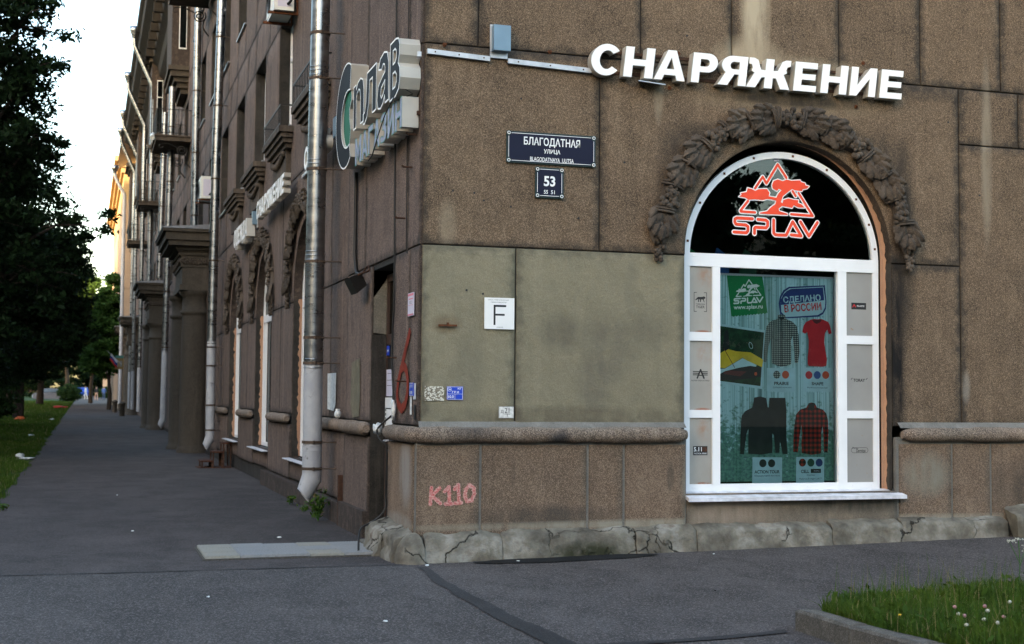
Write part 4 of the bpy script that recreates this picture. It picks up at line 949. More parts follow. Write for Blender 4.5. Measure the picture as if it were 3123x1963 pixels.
# ------------------------------------------------------------------ big signs
def word3d(name, word, widths, x0, z0, h, y0=-.13, y1=-.035, gap=.045):
    r = empty(name); x = x0
    for ch, w in zip(word, widths):
        b = MB(); letter3d(b, ch, x, z0, w, h, y0, y1); b.build('letter', ['white_letters', 'letter_sides'], r); x += w + gap
    L = x - x0 - gap
    b = MB(); b.box(x0 + .05, x0 + L - .05, -.036, -.024, z0 + h * .18, z0 + h * .26); b.box(x0 + .05, x0 + L - .05, -.036, -.024, z0 + h * .74, z0 + h * .82)
    b.build('mounting_rail', 'dark_rust', r); return r
SN = [.325, .325, .345, .29, .325, .49, .27, .315, .315, .275]
SNx = [1.69, 2.055, 2.395, 2.81, 3.115, 3.455, 4.0, 4.325, 4.68, 5.05]
s1 = empty('channel_letter_sign', label='big white block letters reading СНАРЯЖЕНИЕ above the garlanded shop window', cat='sign')
for ch, w, x in zip('СНАРЯЖЕНИЕ', SN, SNx):
    b = MB(); letter3d(b, ch, x, 4.885, w, .315, -.14, -.03); b.build('letter', ['white_letters', 'letter_sides'], s1)
b = MB(); b.box(1.8, 5.35, -.034, -.022, 5.135, 5.165).box(1.9, 5.2, -.034, -.022, 4.925, 4.955); b.build('mounting_rail', 'dark_rust', s1)
c = copy_tree(s1, label='white block letters reading СНАРЯЖЕНИЕ high on the street side past the thick drainpipe'); c.location = (-.06, 13.9, -.08); c.rotation_euler = (0, 0, LROT)
s2 = word3d('channel_letter_sign', 'ОБУВЬ', [.37, .32, .36, .34, .32], 0, 4.885, .315); s2.location = (-.06, 6.55, -.06); s2.rotation_euler = (0, 0, LROT)
tag(s2, 'white block letters on the street side mostly hidden behind the thick drainpipe', 'sign')
s3 = word3d('channel_letter_sign', 'ОДЕЖДА', [.36, .36, .31, .46, .36, .37], 0, 4.76, .36, y0=-.20); s3.location = (.0, 16.2, -.07); s3.rotation_euler = (0, 0, LROT)
tag(s3, 'smaller pale block letter sign reading ОДЕЖДА beside the second drainpipe', 'sign')
for o, nm in ((s1, 0), (c, 0), (s2, 0), (s3, 0)): o['group'] = 'white block letter signs on the facade'
# the two-line emblem sign near the corner
sp = empty('emblem_sign', (0, 2.5, 0), LROT, label='charcoal and green lettering Сплав over МАГАЗИН on the street side near the corner', cat='sign')
# local x = 2.5 - y
def sx_(y): return 2.5 - y
D0, D1 = -.24, -.03
def offs(polys): return polys
def strokeshape(name, polys, mats, y0=D0, y1=D1, w=.018):
    b = MB(); shape3d(b, polys, y0, y1, 0, 1)
    for q in polys: flat(b, thick(q + q[:1], w), y0 - .002, 2, .00001)
    return b.build(name, mats, sp)
CM = ['charcoal_film', 'letter_sides', 'white_letters']
def oarc(cx, cz, rx, rz, a0, a1, n=26): return ringarc(cx, cz, rx, rz, a0, a1, n)
# C: a tall crescent with a green inner lens
Cx = sx_(3.02)
outer = oarc(Cx + .08, 4.915, .65, .62, 62, 300, 34); inner = oarc(Cx + .20, 4.86, .42, .34, 290, 70, 26)
strokeshape('letter', [outer + inner], CM)
gl = oarc(Cx + .20, 4.87, .36, .345, 78, 272, 26) + [(Cx + .27, 4.62), (Cx + .30, 4.72), (Cx + .22, 4.86), (Cx + .22, 4.98), (Cx + .34, 5.06), (Cx + .32, 5.18)]
b = MB(); shape3d(b, [gl], D0 + .02, D1, 0, 1); flat(b, thick(gl + gl[:1], .012), D0 + .018, 2, .00001); b.build('green_lens', ['green_film', 'letter_sides', 'white_letters'], sp)
def G3(y0, y1, z0, z1, pts_list): # normalised glyph (0..1) into y0(left, far) .. y1(near)
    X0 = sx_(y0); X1 = sx_(y1); return [[(X0 + p[0] * (X1 - X0), z0 + p[1] * (z1 - z0)) for p in q] for q in pts_list]
strokeshape('letter', G3(2.44, 1.84, 4.65, 5.17, [[(0, 0), (.26, 0), (.26, .62), (.36, .76), (.5, .80), (.62, .76), (.70, .62), (.70, 0), (1, 0), (1, .70), (.9, .92), (.68, 1), (.42, .97), (.26, .85), (.24, .96), (0, .96)]]), CM)
strokeshape('letter', G3(1.86, 1.14, 4.60, 5.14, [[(0, .02), (.12, 0), (.30, .10), (.42, .34), (.48, .80), (.70, .80), (.70, .08), (.98, .08), (.98, 1), (.28, 1), (.22, .42), (.12, .24), (0, .22)]]), CM)
strokeshape('letter', G3(1.10, .52, 4.60, 5.16, [[(0, .22), (.10, .04), (.32, 0), (.52, .06), (.66, .18), (.70, .03), (1, .03), (.96, .3), (.96, .74), (.84, .94), (.58, 1.0), (.25, .95), (.10, .78), (.38, .72), (.5, .80), (.64, .76), (.68, .62), (.40, .56), (.10, .46)],
                                                 [(.30, .26), (.36, .38), (.68, .46), (.66, .32), (.52, .22), (.38, .18)]]), CM)
strokeshape('letter', G3(.46, .0, 4.58, 5.16, [[(0, 0), (.58, 0), (.88, .08), (1, .26), (.96, .44), (.80, .54), (.92, .66), (.94, .84), (.82, .96), (.56, 1), (0, 1)],
                                               [(.28, .17), (.28, .44), (.52, .44), (.66, .36), (.66, .24), (.54, .17)], [(.28, .60), (.28, .84), (.50, .84), (.62, .78), (.62, .66), (.50, .60)]]), CM)
MG = ['lilac_film', 'letter_sides', 'teal_outline']
gl_ = {'М': [(0, 0), (.24, 0), (.24, .62), (.5, .1), (.76, .62), (.76, 0), (1, 0), (1, 1), (.78, 1), (.5, .5), (.22, 1), (0, 1)],
       'А': None, 'Г': [(0, 0), (.3, 0), (.3, .8), (1, .8), (1, 1), (0, 1)],
       'З': [(0, .22), (.08, .04), (.4, 0), (.8, .04), (1, .22), (.94, .42), (.78, .52), (.92, .64), (.94, .84), (.76, .97), (.4, 1), (.08, .94), (.02, .78), (.28, .76), (.44, .84), (.62, .78), (.60, .64), (.34, .58), (.34, .44), (.62, .40), (.68, .26), (.48, .16), (.30, .24)],
       'И': [(0, 0), (.26, 0), (.72, .6), (.72, 0), (1, 0), (1, 1), (.74, 1), (.28, .38), (.28, 1), (0, 1)],
       'Н': [(0, 0), (.28, 0), (.28, .4), (.72, .4), (.72, 0), (1, 0), (1, 1), (.72, 1), (.72, .6), (.28, .6), (.28, 1), (0, 1)]}
yy = 2.52
for ch in 'МАГАЗИН':
    w = {'М': .36, 'Г': .26}.get(ch, .31)
    if ch == 'А': q = [[(0, 0), (.26, 0), (.34, .2), (.66, .2), (.74, 0), (1, 0), (.64, 1), (.36, 1)], [(.39, .37), (.61, .37), (.5, .70)]]
    else: q = [gl_[ch]]
    strokeshape('small_letter', G3(yy, yy - w, 4.255, 4.56, q), MG, -.20, D1, .011); yy -= w + .045
b = MB(); b.box(.02, 2.45, -.05, -.022, 4.38, 4.42); b.box(.1, 2.4, -.05, -.022, 4.8, 4.84); b.build('mounting_rail', 'dark_rust', sp)
b = MB(); b.tube([(.85, -.22, 4.17), (1.15, -.235, 4.18), (1.5, -.25, 4.32), (1.85, -.25, 4.48), (2.2, -.25, 4.56), (2.42, -.22, 4.66), (2.46, -.1, 4.58), (2.25, -.24, 4.54)], .006, 5); b.build('loose_wire', 'black_rubber', sp)

# ------------------------------------------------------------------ plates and small things on the corner
def plate(name, x0, x1, z0, z1, mats, deco, label, cat='sign', th=.012, y=-.034, group=None):
    b = MB(); b.box(x0, x1, y - th, y, z0, z1); deco(b, y - th - .0006); return b.build(name, mats, label=label, cat=cat, group=group)
def frame_line(b, x0, x1, z0, z1, y, w, mi): flat(b, [[(x0, z0), (x1, z0), (x1, z0 + w), (x0, z0 + w)], [(x0, z1 - w), (x1, z1 - w), (x1, z1), (x0, z1)], [(x0, z0), (x0 + w, z0), (x0 + w, z1), (x0, z1)], [(x1 - w, z0), (x1, z0), (x1, z1), (x1 - w, z1)]], y, mi, .00005)
def enamel(x0, x1, z0, z1, texts, label, r=.026):
    t = empty('street_sign' if x1 - x0 > .5 else 'house_number_sign', label=label, cat='sign')
    b = MB(); b.box(x0 + .012, x1 - .012, -.050, -.044, z0 + .012, z1 - .012); y = -.0508
    flat(b, [[(x0 + .05, z1 - .024), (x1 - .05, z1 - .024), (x1 - .05, z1 - .019), (x0 + .05, z1 - .019)], [(x0 + .05, z0 + .019), (x1 - .05, z0 + .019), (x1 - .05, z0 + .024), (x0 + .05, z0 + .024)],
             [(x0 + .019, z0 + .055), (x0 + .024, z0 + .055), (x0 + .024, z1 - .055), (x0 + .019, z1 - .055)], [(x1 - .024, z0 + .055), (x1 - .019, z0 + .055), (x1 - .019, z1 - .055), (x1 - .024, z1 - .055)]], y, 1)
    for (s_, cx, cz, w, h, bo) in texts: text_on(b, s_, cx, cz, w, y, h, bo, 1)
    b.build('enamel_face', ['navy_enamel', 'sign_white'], t)
    b = MB(); b.box(x0, x1, -.0435, -.032, z0, z1); b.build('backing_frame', 'sign_green_plastic', t)
    for x in (x0 + .022, x1 - .022):
        for z in (z0 + .022, z1 - .022):
            b = MB(); b.mat(0).bar((x, -.044, z), (x, -.054, z), r, 16); b.mat(1).bar((x, -.053, z), (x, -.0555, z), .017, 14); b.mat(2).bar((x, -.054, z), (x, -.057, z), .010, 10); b.build('corner_screw', ['sign_green_plastic', 'sign_white', 'ink_black'], t)
    return t
enamel(.845, 1.795, 3.945, 4.265, [('БЛАГОДАТНАЯ', 1.325, 4.165, .60, .098, .02), ('УЛИЦА', 1.325, 4.072, .175, .052, .02), ('BLAGODATNAYA  ULITSA', 1.325, 3.992, .465, .043, .012)], 'dark blue enamel street name plate reading БЛАГОДАТНАЯ УЛИЦА')
enamel(1.150, 1.452, 3.605, 3.915, [('53', 1.30, 3.775, .122, .105, .03), ('55', 1.262, 3.665, .042, .038, .012), ('51', 1.336, 3.665, .040, .038, .012)], 'small dark blue enamel plate with number 53 under the street name')
def dF(b, y):
    flat(b, [[(.725, 2.312), (.745, 2.312), (.745, 2.512), (.725, 2.512)]], y, 1); flat(b, [[(.7451, 2.492), (.855, 2.492), (.855, 2.512), (.7451, 2.512)], [(.7451, 2.405), (.840, 2.405), (.840, 2.424), (.7451, 2.424)]], y, 1, 0)
    text_on(b, 'КЛАСС ЭНЕРГЕТИЧЕСКОЙ', .775, 2.562, .215, y, .012, 0, 1); text_on(b, 'ЭФФЕКТИВНОСТИ', .775, 2.537, .16, y, .012, 0, 1); text_on(b, 'НИЗКИЙ', .79, 2.292, .065, y, .012, 0, 1)
plate('energy_class_sign', .632, .94, 2.272, 2.583, ['sign_white', 'ink_black'], dF, 'white square plate with a large black letter F')
def dB(b, y):
    frame_line(b, .262, .418, 1.573, 1.697, y, .003, 1); flat(b, [[(.265, 1.625), (.415, 1.625), (.415, 1.628), (.265, 1.628)], [(.338, 1.576), (.341, 1.576), (.341, 1.625), (.338, 1.625)]], y, 1)
    text_on(b, '10.0', .300, 1.60, .055, y, .028, .02, 1); text_on(b, 'КГ', .388, 1.68, .04, y, .018, .02, 1); text_on(b, 'ГР.0', .345, 1.645, .07, y, .022, .02, 1); text_on(b, '36', .286, 1.672, .024, y, .018, .02, 1)
    flat(b, thick(ringarc(.286, 1.672, .02, .02, 0, 360, 14), .003), y, 1, .00001)
plate('hydrant_plate', .258, .422, 1.569, 1.701, ['blue_enamel', 'sign_white'], dB, 'small bright blue enamel plate with white figures beside the mottled patch', th=.006)
def dM(b, y): pass
b = MB(); nn = 26
flatfill(b, [[(.035 + .195 * t + .0, 1.70 + .008 * mnoise.noise(Vector((t * 9, 1, 0)))) for t in np.linspace(0, 1, 14)] + [(.232, 1.66), (.228, 1.60), (.232, 1.565)] + [(.035 + .195 * t, 1.558 + .008 * mnoise.noise(Vector((t * 9, 4, 0)))) for t in np.linspace(1, 0, 14)]], -.0335, 0)
k = NT('flaking_white_paint', .8, .2); vv = k.n('ShaderNodeTexVoronoi'); vv.inputs['Scale'].default_value = 60; k.l(k.pos(), vv.inputs['Vector'])
k.col(k.ramp(k.math('ADD', vv.outputs['Distance'], k.rng(k.noise(k.pos(), 30, 4), .3, .7, -.25, .3)), [(.30, (.62, .60, .52)), (.52, (.5, .48, .4)), (.60, (.06, .05, .04)), (.75, (.22, .19, .14))])); k.bump(vv.outputs['Distance'], .5, .004)
b.build('painted_patch', 'flaking_white_paint', label='flaking white mottled patch of paint at the corner', cat='paint patch')
def dD(b, y): text_on(b, 'Д', .825, 1.455, .03, y, .035, .0, 1); text_on(b, '21', .875, 1.468, .048, y, .05, .0, 1); flat(b, thick([(.85, 1.432), (.905, 1.432)], .004) + thick([(.878, 1.430), (.878, 1.408)], .004), y, 1); frame_line(b, .79, .946, 1.392, 1.508, y, .003, 1)
plate('stencilled_tag', .789, .947, 1.391, 1.509, ['pale_paint', 'ink_black'], dD, 'pale painted tag marked Д 21 above the stone roll moulding', th=.003)
b = MB(); b.box(.165, .35, -.058, -.04, 2.288, 2.306); b.box(.25, .268, -.055, -.03, 2.30, 2.325).bar((.26, -.03, 2.31), (.26, -.06, 2.31), .010, 8); b.build('wall_bracket', 'rust', label='short rusty metal bracket bolted to the olive render', cat='bracket')
# K110 graffiti: chalky red on the dado
k = NT('graffiti_red', .9, .1); nn_ = k.noise(k.pos(), 60, 4, .7); k.col(k.ramp(nn_, [(.35, (.40, .06, .06)), (.5, (.55, .16, .15)), (.62, (.60, .34, .31))])); k.bump(nn_, .7, .004)
k = NT('graffiti_pink', .9, .1); nn_ = k.noise(k.pos(), 70, 4, .7); k.col(k.ramp(nn_, [(.38, (.42, .10, .09)), (.55, (.62, .38, .34))])); k.bump(nn_, .7, .004)
GRL = [[(.085, .72), (.075, .56)], [(.165, .715), (.09, .64), (.175, .565)], [(.215, .68), (.26, .725), (.265, .56)], [(.225, .56), (.295, .56)], [(.315, .70), (.355, .745), (.36, .57)], [(.325, .565), (.385, .57)],
       [(.47, .74), (.43, .70), (.42, .63), (.445, .58), (.485, .59), (.515, .65), (.51, .71), (.47, .74)]]
gt = empty('graffiti', label='red painted K110 scrawl on the brown stone dado', cat='graffiti')
for i, (L, m) in enumerate(zip(((0, 1), (2, 3), (4, 5), (6,)), range(4))):
    b = MB()
    for q in L:
        P = [(p[0] + .02, p[1]) for p in GRL[q]]; flat(b, thick(P, .036), DF - .006 - .0015, 1, .00004); flat(b, thick(P, .021), DF - .006 - .0032, 0, .00004)
        for a, c2 in zip(P[:-1], P[1:]):
            for _ in range(26):
                t = random.random(); cx = a[0] + (c2[0] - a[0]) * t + random.gauss(0, .012); cz = a[1] + (c2[1] - a[1]) * t + random.gauss(0, .012); r = random.uniform(.0025, .007)
                flat(b, [[(cx + r * cos(j * 1.26), cz + r * sin(j * 1.26)) for j in range(5)]], DF - .010 - random.random() * .001, 1)
    b.build('painted_character', ['graffiti_red', 'graffiti_pink'], gt)
# transformer box and tray along the wall
t = empty('transformer_box', label='steel blue junction box at the upper corner beside the cable tray', cat='box')
MBb = MB().box(.675, .852, -.14, -.055, 5.045, 5.30); MBb.build('cover', 'steel_blue_box', t); MB().box(.665, .845, -.054, -.03, 4.985, 5.32).build('back_plate', 'cable_tray_metal', t)
t2 = copy_tree(t, label='steel blue junction box behind the thick drainpipe by the emblem sign'); t2.rotation_euler = (0, 0, LROT); t2.location = (0, 5.1, -.12)
t3 = copy_tree(t, label='steel blue junction box between the two white signs on the street side'); t3.rotation_euler = (0, 0, LROT); t3.location = (.05, 14.6, -.12)
for x in (t, t2, t3): x['group'] = 'junction boxes feeding the signs'
tr = []
def tray(x0, z0, x1, z1, lab, rz=None, loc=None):
    o = empty('cable_tray', label=lab, cat='cable tray', group='cable trays feeding the signs')
    if rz is not None: o.rotation_euler = (0, 0, rz); o.location = loc
    b = MB(); b.add([(x0, -.065, z0 - .024), (x1, -.065, z1 - .024), (x1, -.065, z1 + .024), (x0, -.065, z0 + .024), (x0, -.022, z0 - .024), (x1, -.022, z1 - .024), (x1, -.022, z1 + .024), (x0, -.022, z0 + .024)], [(0, 1, 2, 3), (0, 4, 5, 1), (3, 2, 6, 7), (0, 3, 7, 4), (1, 5, 6, 2)]); b.build('channel', 'cable_tray_metal', o)
    b = MB()
    for t_ in (.12, .5, .9): x = x0 + (x1 - x0) * t_; z = z0 + (z1 - z0) * t_; b.bar((x, -.064, z), (x, -.070, z), .008, 8)
    b.build('screw', 'dark_rust', o, kind='stuff')
tray(.02, 4.995, .66, 4.97, 'thin metal cable tray from the corner to the junction box'); tray(.85, 4.965, 1.74, 4.935, 'thin metal cable tray from the junction box to the big letters')
tray(-.42, 4.78, -.02, 4.98, 'short cable tray slanting round the corner behind the emblem sign', LROT, (0, 0, 0)); tray(-7.9, 4.96, -6.75, 4.98, 'metal cable tray between the letter signs on the street side', LROT, (.05, 0, 0))
b = MB()
for x, z in ((.30, 3.63), (.62, 3.55), (.52, 3.62), (.9, 3.5), (2.12, 4.02), (1.62, 3.42), (1.0, 4.6), (2.82, 5.40), (6.0, 4.7), (6.4, 3.9), (.45, 2.65), (.62, 2.62)): b.bar((x, -.03, z), (x, -.0245, z), .011, 7)
b.build('drill_holes', 'ink_black', bld, kind='stuff')
b = MB()
for x, z in ((2.72, 5.20), (2.62, 4.83), (4.92, 5.28), (4.83, 4.79), (1.3, 5.10), (.2, 5.08)): b.bar((x, -.03, z), (x, -.036, z), .022, 9); b.bar((x, -.03, z), (x, -.06, z), .008, 6)
b.build('rusty_anchor', 'rust', bld, kind='stuff')
b = MB(); b.add([(2.22, -.16, 4.845), (2.52, -.16, 4.825), (2.52, -.03, 4.85), (2.27, -.03, 4.87), (2.22, -.16, 4.855), (2.52, -.16, 4.835), (2.52, -.03, 4.86), (2.27, -.03, 4.88)], [(0, 1, 2, 3), (4, 5, 6, 7), (0, 4, 5, 1), (1, 5, 6, 2), (2, 6, 7, 3), (3, 7, 4, 0)]); b.build('metal_shelf', 'cable_tray_metal', label='small bent metal shelf under the letters Н and А', cat='bracket')

# ------------------------------------------------------------------ stone garland (relief)
def aleaf(b, c, t, s_, n, L, w, ang, rnd):
    """one carved leaf: lobed outline, raised ribs, curled tip; t along, s_ across, n out of the wall"""
    d = t * cos(ang) + s_ * sin(ang); e = s_ * cos(ang) - t * sin(ang); vs = []; NU, NV = 12, 7
    for i in range(NU + 1):
        u = i / NU; lob = .72 + .28 * abs(sin(u * pi * 3.2 + .4)); ww = w * (sin(pi * min(1, u * .93 + .07)) ** .7) * lob
        for j in range(NV):
            v = -1 + 2 * j / (NV - 1); h = .030 * sin(pi * u) ** .6 * (1 - v * v * .7) + .018 * (1 - abs(v)) ** 3 - .012 * abs(sin(v * pi * 1.5)) + .035 * max(0, u - .62)
            vs.append(c + d * (L * (u - .35)) + e * (ww * v) + n * h)
    o = len(vs); b.add(vs, [(i * NV + j, i * NV + j + 1, (i + 1) * NV + j + 1, (i + 1) * NV + j) for i in range(NU) for j in range(NV - 1)], True)
def garland(parent, rz=0, loc=(0, 0, 0), cx=3.975, cz=3.12, rx=1.485, rz_=1.475, seed=1):
    rnd = random.Random(seed); g = empty('garland', loc, rz, parent)
    def P(a): return Vector((cx + rx * cos(a), -.03, cz + rz_ * sin(a)))
    def fr(a):
        t = Vector((-rx * sin(a), 0, rz_ * cos(a))).normalized(); n = Vector((0, -1, 0)); return t, n, t.cross(n)
    def R3(t, n, s_): return Matrix((s_, n, t)).transposed()
    core = MB(); a0, a1 = radians(6), radians(174); core.tube([P(a0 + (a1 - a0) * i / 60) - Vector((0, -.01, 0)) for i in range(61)], [.082 + .012 * sin(i * 1.7) for i in range(61)], 8); core.build('rope_core', 'carved_stone', g)
    K = 15
    for i in range(K):
        a = a0 + (a1 - a0) * (i + .5) / K; da = (a1 - a0) / K; left = a > pi / 2; sg = 1 if left else -1   # growth direction is down the sides
        kind = i % 3 if left else (K - 1 - i) % 3
        t, n, s_ = fr(a); t = t * (1 if left else -1)
        def at(u, v, h): aa = a + (u * da if left else -u * da); tt, nn, ss = fr(aa); return P(aa) + ss * v * (1 if left else 1) + Vector((0, -h, 0))
        # ribbon band
        b = MB()
        for k_ in range(2):
            pts = []
            for j in range(9):
                w = -1 + 2 * j / 8; pts.append(at(-.48 + k_ * .10 + .07 * w, .125 * w, .080 * sqrt(max(0, 1 - w * w)) + .02))
            b.tube(pts, .014, 6)
        b.build('ribbon', 'carved_stone', g)
        if kind in (0, 2):
            b = MB()
            for k_ in range(9):
                v = (-.10, .10, -.05, .05, -.11, .11, -.06, .06, .0)[k_]; u = (-.34, -.30, -.15, -.12, .02, .06, .20, .24, .34)[k_]; c_ = at(u, v, .045 + .006 * k_); t_, n_, s__ = fr(a); t_ = t_ * (1 if left else -1)
                aleaf(b, c_, t_, s__, n_, .150 + .03 * rnd.random(), .062, v * 5 + rnd.uniform(-.2, .2), rnd)
            b.build('leaf_cluster', 'carved_stone', g)
        if kind in (1, 0):
            b = MB()
            for k_ in range(11): b.ell(at(rnd.uniform(.12, .46), rnd.uniform(-.11, .11), rnd.uniform(.055, .095)), (.031 + .006 * rnd.random(),) * 3, None, 8, 6)
            b.build('berry_cluster', 'carved_stone', g)
        if kind in (1, 2):
            b = MB(); c_ = at(-.08 if kind == 1 else .33, .0, .075); b.ell(c_, (.058, .045, .058), None, 12, 8, .05)
            for k_ in range(7):
                aa = k_ * 2 * pi / 7; b.ell(c_ + Vector((.062 * cos(aa), -.012, .062 * sin(aa))), (.026, .02, .03), None, 7, 5, .1)
            b.ell(c_ + Vector((0, -.045, 0)), (.018, .012, .018)); b.build('rosette', 'carved_stone', g)
    # drops at both ends
    for sgn in (1, -1):
        x = cx + sgn * rx * 1.0; b = MB()
        for k_ in range(4): b.ell((x + (-.075, .075, -.03, .04)[k_], -.07 - .02 * (k_ > 1), cz + .16), (.032, .026, .10), Matrix.Rotation((-.25, .25, -.08, .1)[k_] * 1.2, 3, 'Y'), 8, 6, .12)
        b.build('leaf_cluster', 'carved_stone', g)
        b = MB()
        for k_ in range(16):
            z = cz + .06 - .16 * (k_ / 15); w = .062 * (1 - .5 * k_ / 15); b.ell((x + rnd.uniform(-w, w), -.05 - rnd.uniform(0, .05), z), (.027,) * 3, None, 8, 6)
        b.build('berry_cluster', 'carved_stone', g)
    return g
g0 = garland(bld)
for i, (a, c) in enumerate(WC):
    g = copy_tree(g0, bld); g.rotation_euler = (0, 0, LROT); g.location = (PX, (a + c) / 2 + 4.0, 0)
# street-side arched windows
for a, c in WC:
    w = empty('arched_window', (PX, 0, 0), LROT, bld)
    arched_frame(-c, -a, .637, 3.13, .07, .12, parent=w)
    b = MB(); b.box(-c + .07, -a - .07, .1175, .15, 2.995, 3.135); b.box(-c + .36, -c + .45, .116, .15, .7, 2.994); b.box(-a - .45, -a - .36, .116, .15, .7, 2.994); b.build('mullion', 'white_aluminium', w)
    b = MB(); b.add([(-c + .06, .16, .7), (-a - .06, .16, .7), (-a - .06, .16, 3.1), (-c + .06, .16, 3.1)], [(0, 1, 2, 3)]); P = arch_poly(-c + .07, -a - .07, 3.12, 3.13, 24); b.add([(x, .158, z) for x, z in P], [tuple(range(len(P)))]); b.build('pane', 'street_window_glass', w)
    b = MB(); b.box(-c - .02, -a + .02, -.16, .118, .598, .612); b.build('window_sill', 'worn_white_sill', w)
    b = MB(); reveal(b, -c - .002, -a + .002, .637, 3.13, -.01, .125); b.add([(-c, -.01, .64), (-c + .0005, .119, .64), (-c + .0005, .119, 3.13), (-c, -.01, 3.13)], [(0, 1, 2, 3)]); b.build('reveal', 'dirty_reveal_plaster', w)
    b = MB(); vs = []
    for i in range(60):
        z = .64 + 2.5 * i / 59; r_ = .045 + .03 * mnoise.noise(Vector((i * .6, a, 0))) + .02 * mnoise.noise(Vector((i * 1.9, a, 0))); vs += [(-c + .003, .118 - r_, z), (-c + .004, .1195, z)]
    b.add(vs, [(2 * i, 2 * i + 1, 2 * i + 3, 2 * i + 2) for i in range(59)]); b.build('foam_strip', 'orange_foam', w)
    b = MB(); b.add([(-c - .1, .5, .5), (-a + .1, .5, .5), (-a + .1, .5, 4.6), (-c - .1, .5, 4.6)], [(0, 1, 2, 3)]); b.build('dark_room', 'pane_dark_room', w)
# upper windows, ledges and balconettes
def upwin(u, z0, z1):
    w = empty('window', (PX, 0, 0), LROT, bld); x0, x1 = -u - .8, -u + .8
    b = MB(); y = .165
    for q in ((x0, x0 + .07, z0, z1), (x1 - .07, x1, z0, z1), (x0 + .071, x1 - .071, z1 - .08, z1), (x0 + .071, x1 - .071, z0, z0 + .08), (-u - .04, -u + .04, z0 + .081, z1 - .081)): b.box(q[0], q[1], y, y + .05, q[2], q[3])
    b.box(x0 + .071, -u - .041, y + .001, y + .05, z1 - .62, z1 - .56); b.box(-u + .041, x1 - .071, y + .001, y + .05, z1 - .62, z1 - .56)
    b.build('frame', 'white_aluminium', w)
    b = MB(); b.add([(x0, y + .035, z0), (x1, y + .035, z0), (x1, y + .035, z1), (x0, y + .035, z1)], [(0, 1, 2, 3)]); b.build('pane', 'street_window_glass', w)
    b = MB(); b.box(x0 - .05, x1 + .05, -.07, .16, z0 - .02, z0 + .012); b.build('sill', 'galvanised_roof', w)
    b = MB(); b.add([(x0, -.02, z0), (x0 + .001, .165, z0), (x0 + .001, .165, z1), (x0, -.02, z1)], [(0, 1, 2, 3)]); b.build('reveal', 'dirty_reveal_plaster', w)
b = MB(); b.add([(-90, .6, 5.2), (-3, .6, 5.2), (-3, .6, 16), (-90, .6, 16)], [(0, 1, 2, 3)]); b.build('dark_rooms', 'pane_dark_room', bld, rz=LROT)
for i, u in enumerate(UC):
    if u > 60: break
    for fi, (z0, z1) in enumerate(FL):
        if fi == 2 and u < 12 or (fi == 1 and u < 8): continue
        if any(abs(u - e) < 1.9 for e in (36.6, 51.6, 68.6)) and fi > 0: continue
        upwin(u, z0, z1)
def ledge(u, rail):
    l = empty('window_ledge', (PX, 0, 0), LROT, bld); x0, x1 = -u - 1.12, -u + 1.12; b = MB()
    for e, z0, z1 in ((.24, 5.90, 6.0), (.20, 5.82, 5.899), (.16, 5.74, 5.819), (.11, 5.66, 5.739)): b.box(x0 + .24 - e, x1 - .24 + e, -.02 - e, -.01, z0, z1)
    b.build('moulding', 'carved_stone', l)
    b = MB(); b.box(x0 + .3, x1 - .3, -.10, -.01, 5.22, 5.659); b.build('apron_block', 'carved_stone', l)
    b = MB()
    for k_ in range(16): b.ell((x0 + .42 + (x1 - x0 - .84) * k_ / 15, -.12, 5.60 - .10 * sin(pi * k_ / 15)), (.06, .05, .055), None, 8, 5, .15)
    b.build('carved_swag', 'carved_stone', l)
    if rail:
        b = MB(); z = 6.0
        b.box(x0 + .02, x1 - .02, -.24, -.225, 6.33, 6.355); b.box(x0 + .02, x1 - .02, -.24, -.225, 6.03, 6.045)
        for s_ in (x0 + .02, x1 - .035): b.box(s_, s_ + .015, -.224, -.0, 6.33, 6.355); b.box(s_, s_ + .015, -.24, -.225, 6.0, 6.33)
        for k_ in range(1, 14): x = x0 + .02 + (x1 - x0 - .04) * k_ / 14; b.box(x - .006, x + .006, -.238, -.227, 6.045, 6.33)
        b.build('railing', 'black_metal', l)
for i, u in enumerate(UC[:4]): ledge(u + .05, i < 2)

# ------------------------------------------------------------------ door
door = empty('door', (.0, 0, 0), LROT, bld)
x0, x1 = -DY1, -DY0
b = MB(); b.box(x0, x0 + .07, .15, .2, 0, 2.98).box(x1 - .07, x1, .15, .2, 0, 2.98).box(x0 + .071, x1 - .071, .15, .2, 2.90, 2.98).box(x0 + .071, x1 - .071, .148, .2, 2.18, 2.30); b.build('door_frame', 'door_brown', door)
b = MB(); b.add([(x0 + .07, .175, 2.3), (x1 - .07, .175, 2.3), (x1 - .07, .175, 2.9), (x0 + .07, .175, 2.9)], [(0, 1, 2, 3)]); b.build('transom_pane', 'street_window_glass', door)
b = MB(); b.box(x0 + .072, x1 - .072, .158, .2, .02, 2.178); b.box(x0 + .16, x1 - .16, .150, .157, .15, 1.0).box(x0 + .16, x1 - .16, .150, .157, 1.15, 2.05); b.build('door_leaf', 'door_dark', door)
b = MB(); b.bar((x0 + .17, .157, 1.10), (x0 + .17, .10, 1.10), .012, 8).bar((x0 + .17, .10, 1.10), (x0 + .29, .10, 1.10), .011, 8); b.mat(1).bar((x0 + .17, .157, .98), (x0 + .17, .145, .98), .025, 12); b.build('handle', ['cable_tray_metal', 'cable_tray_metal'], door)
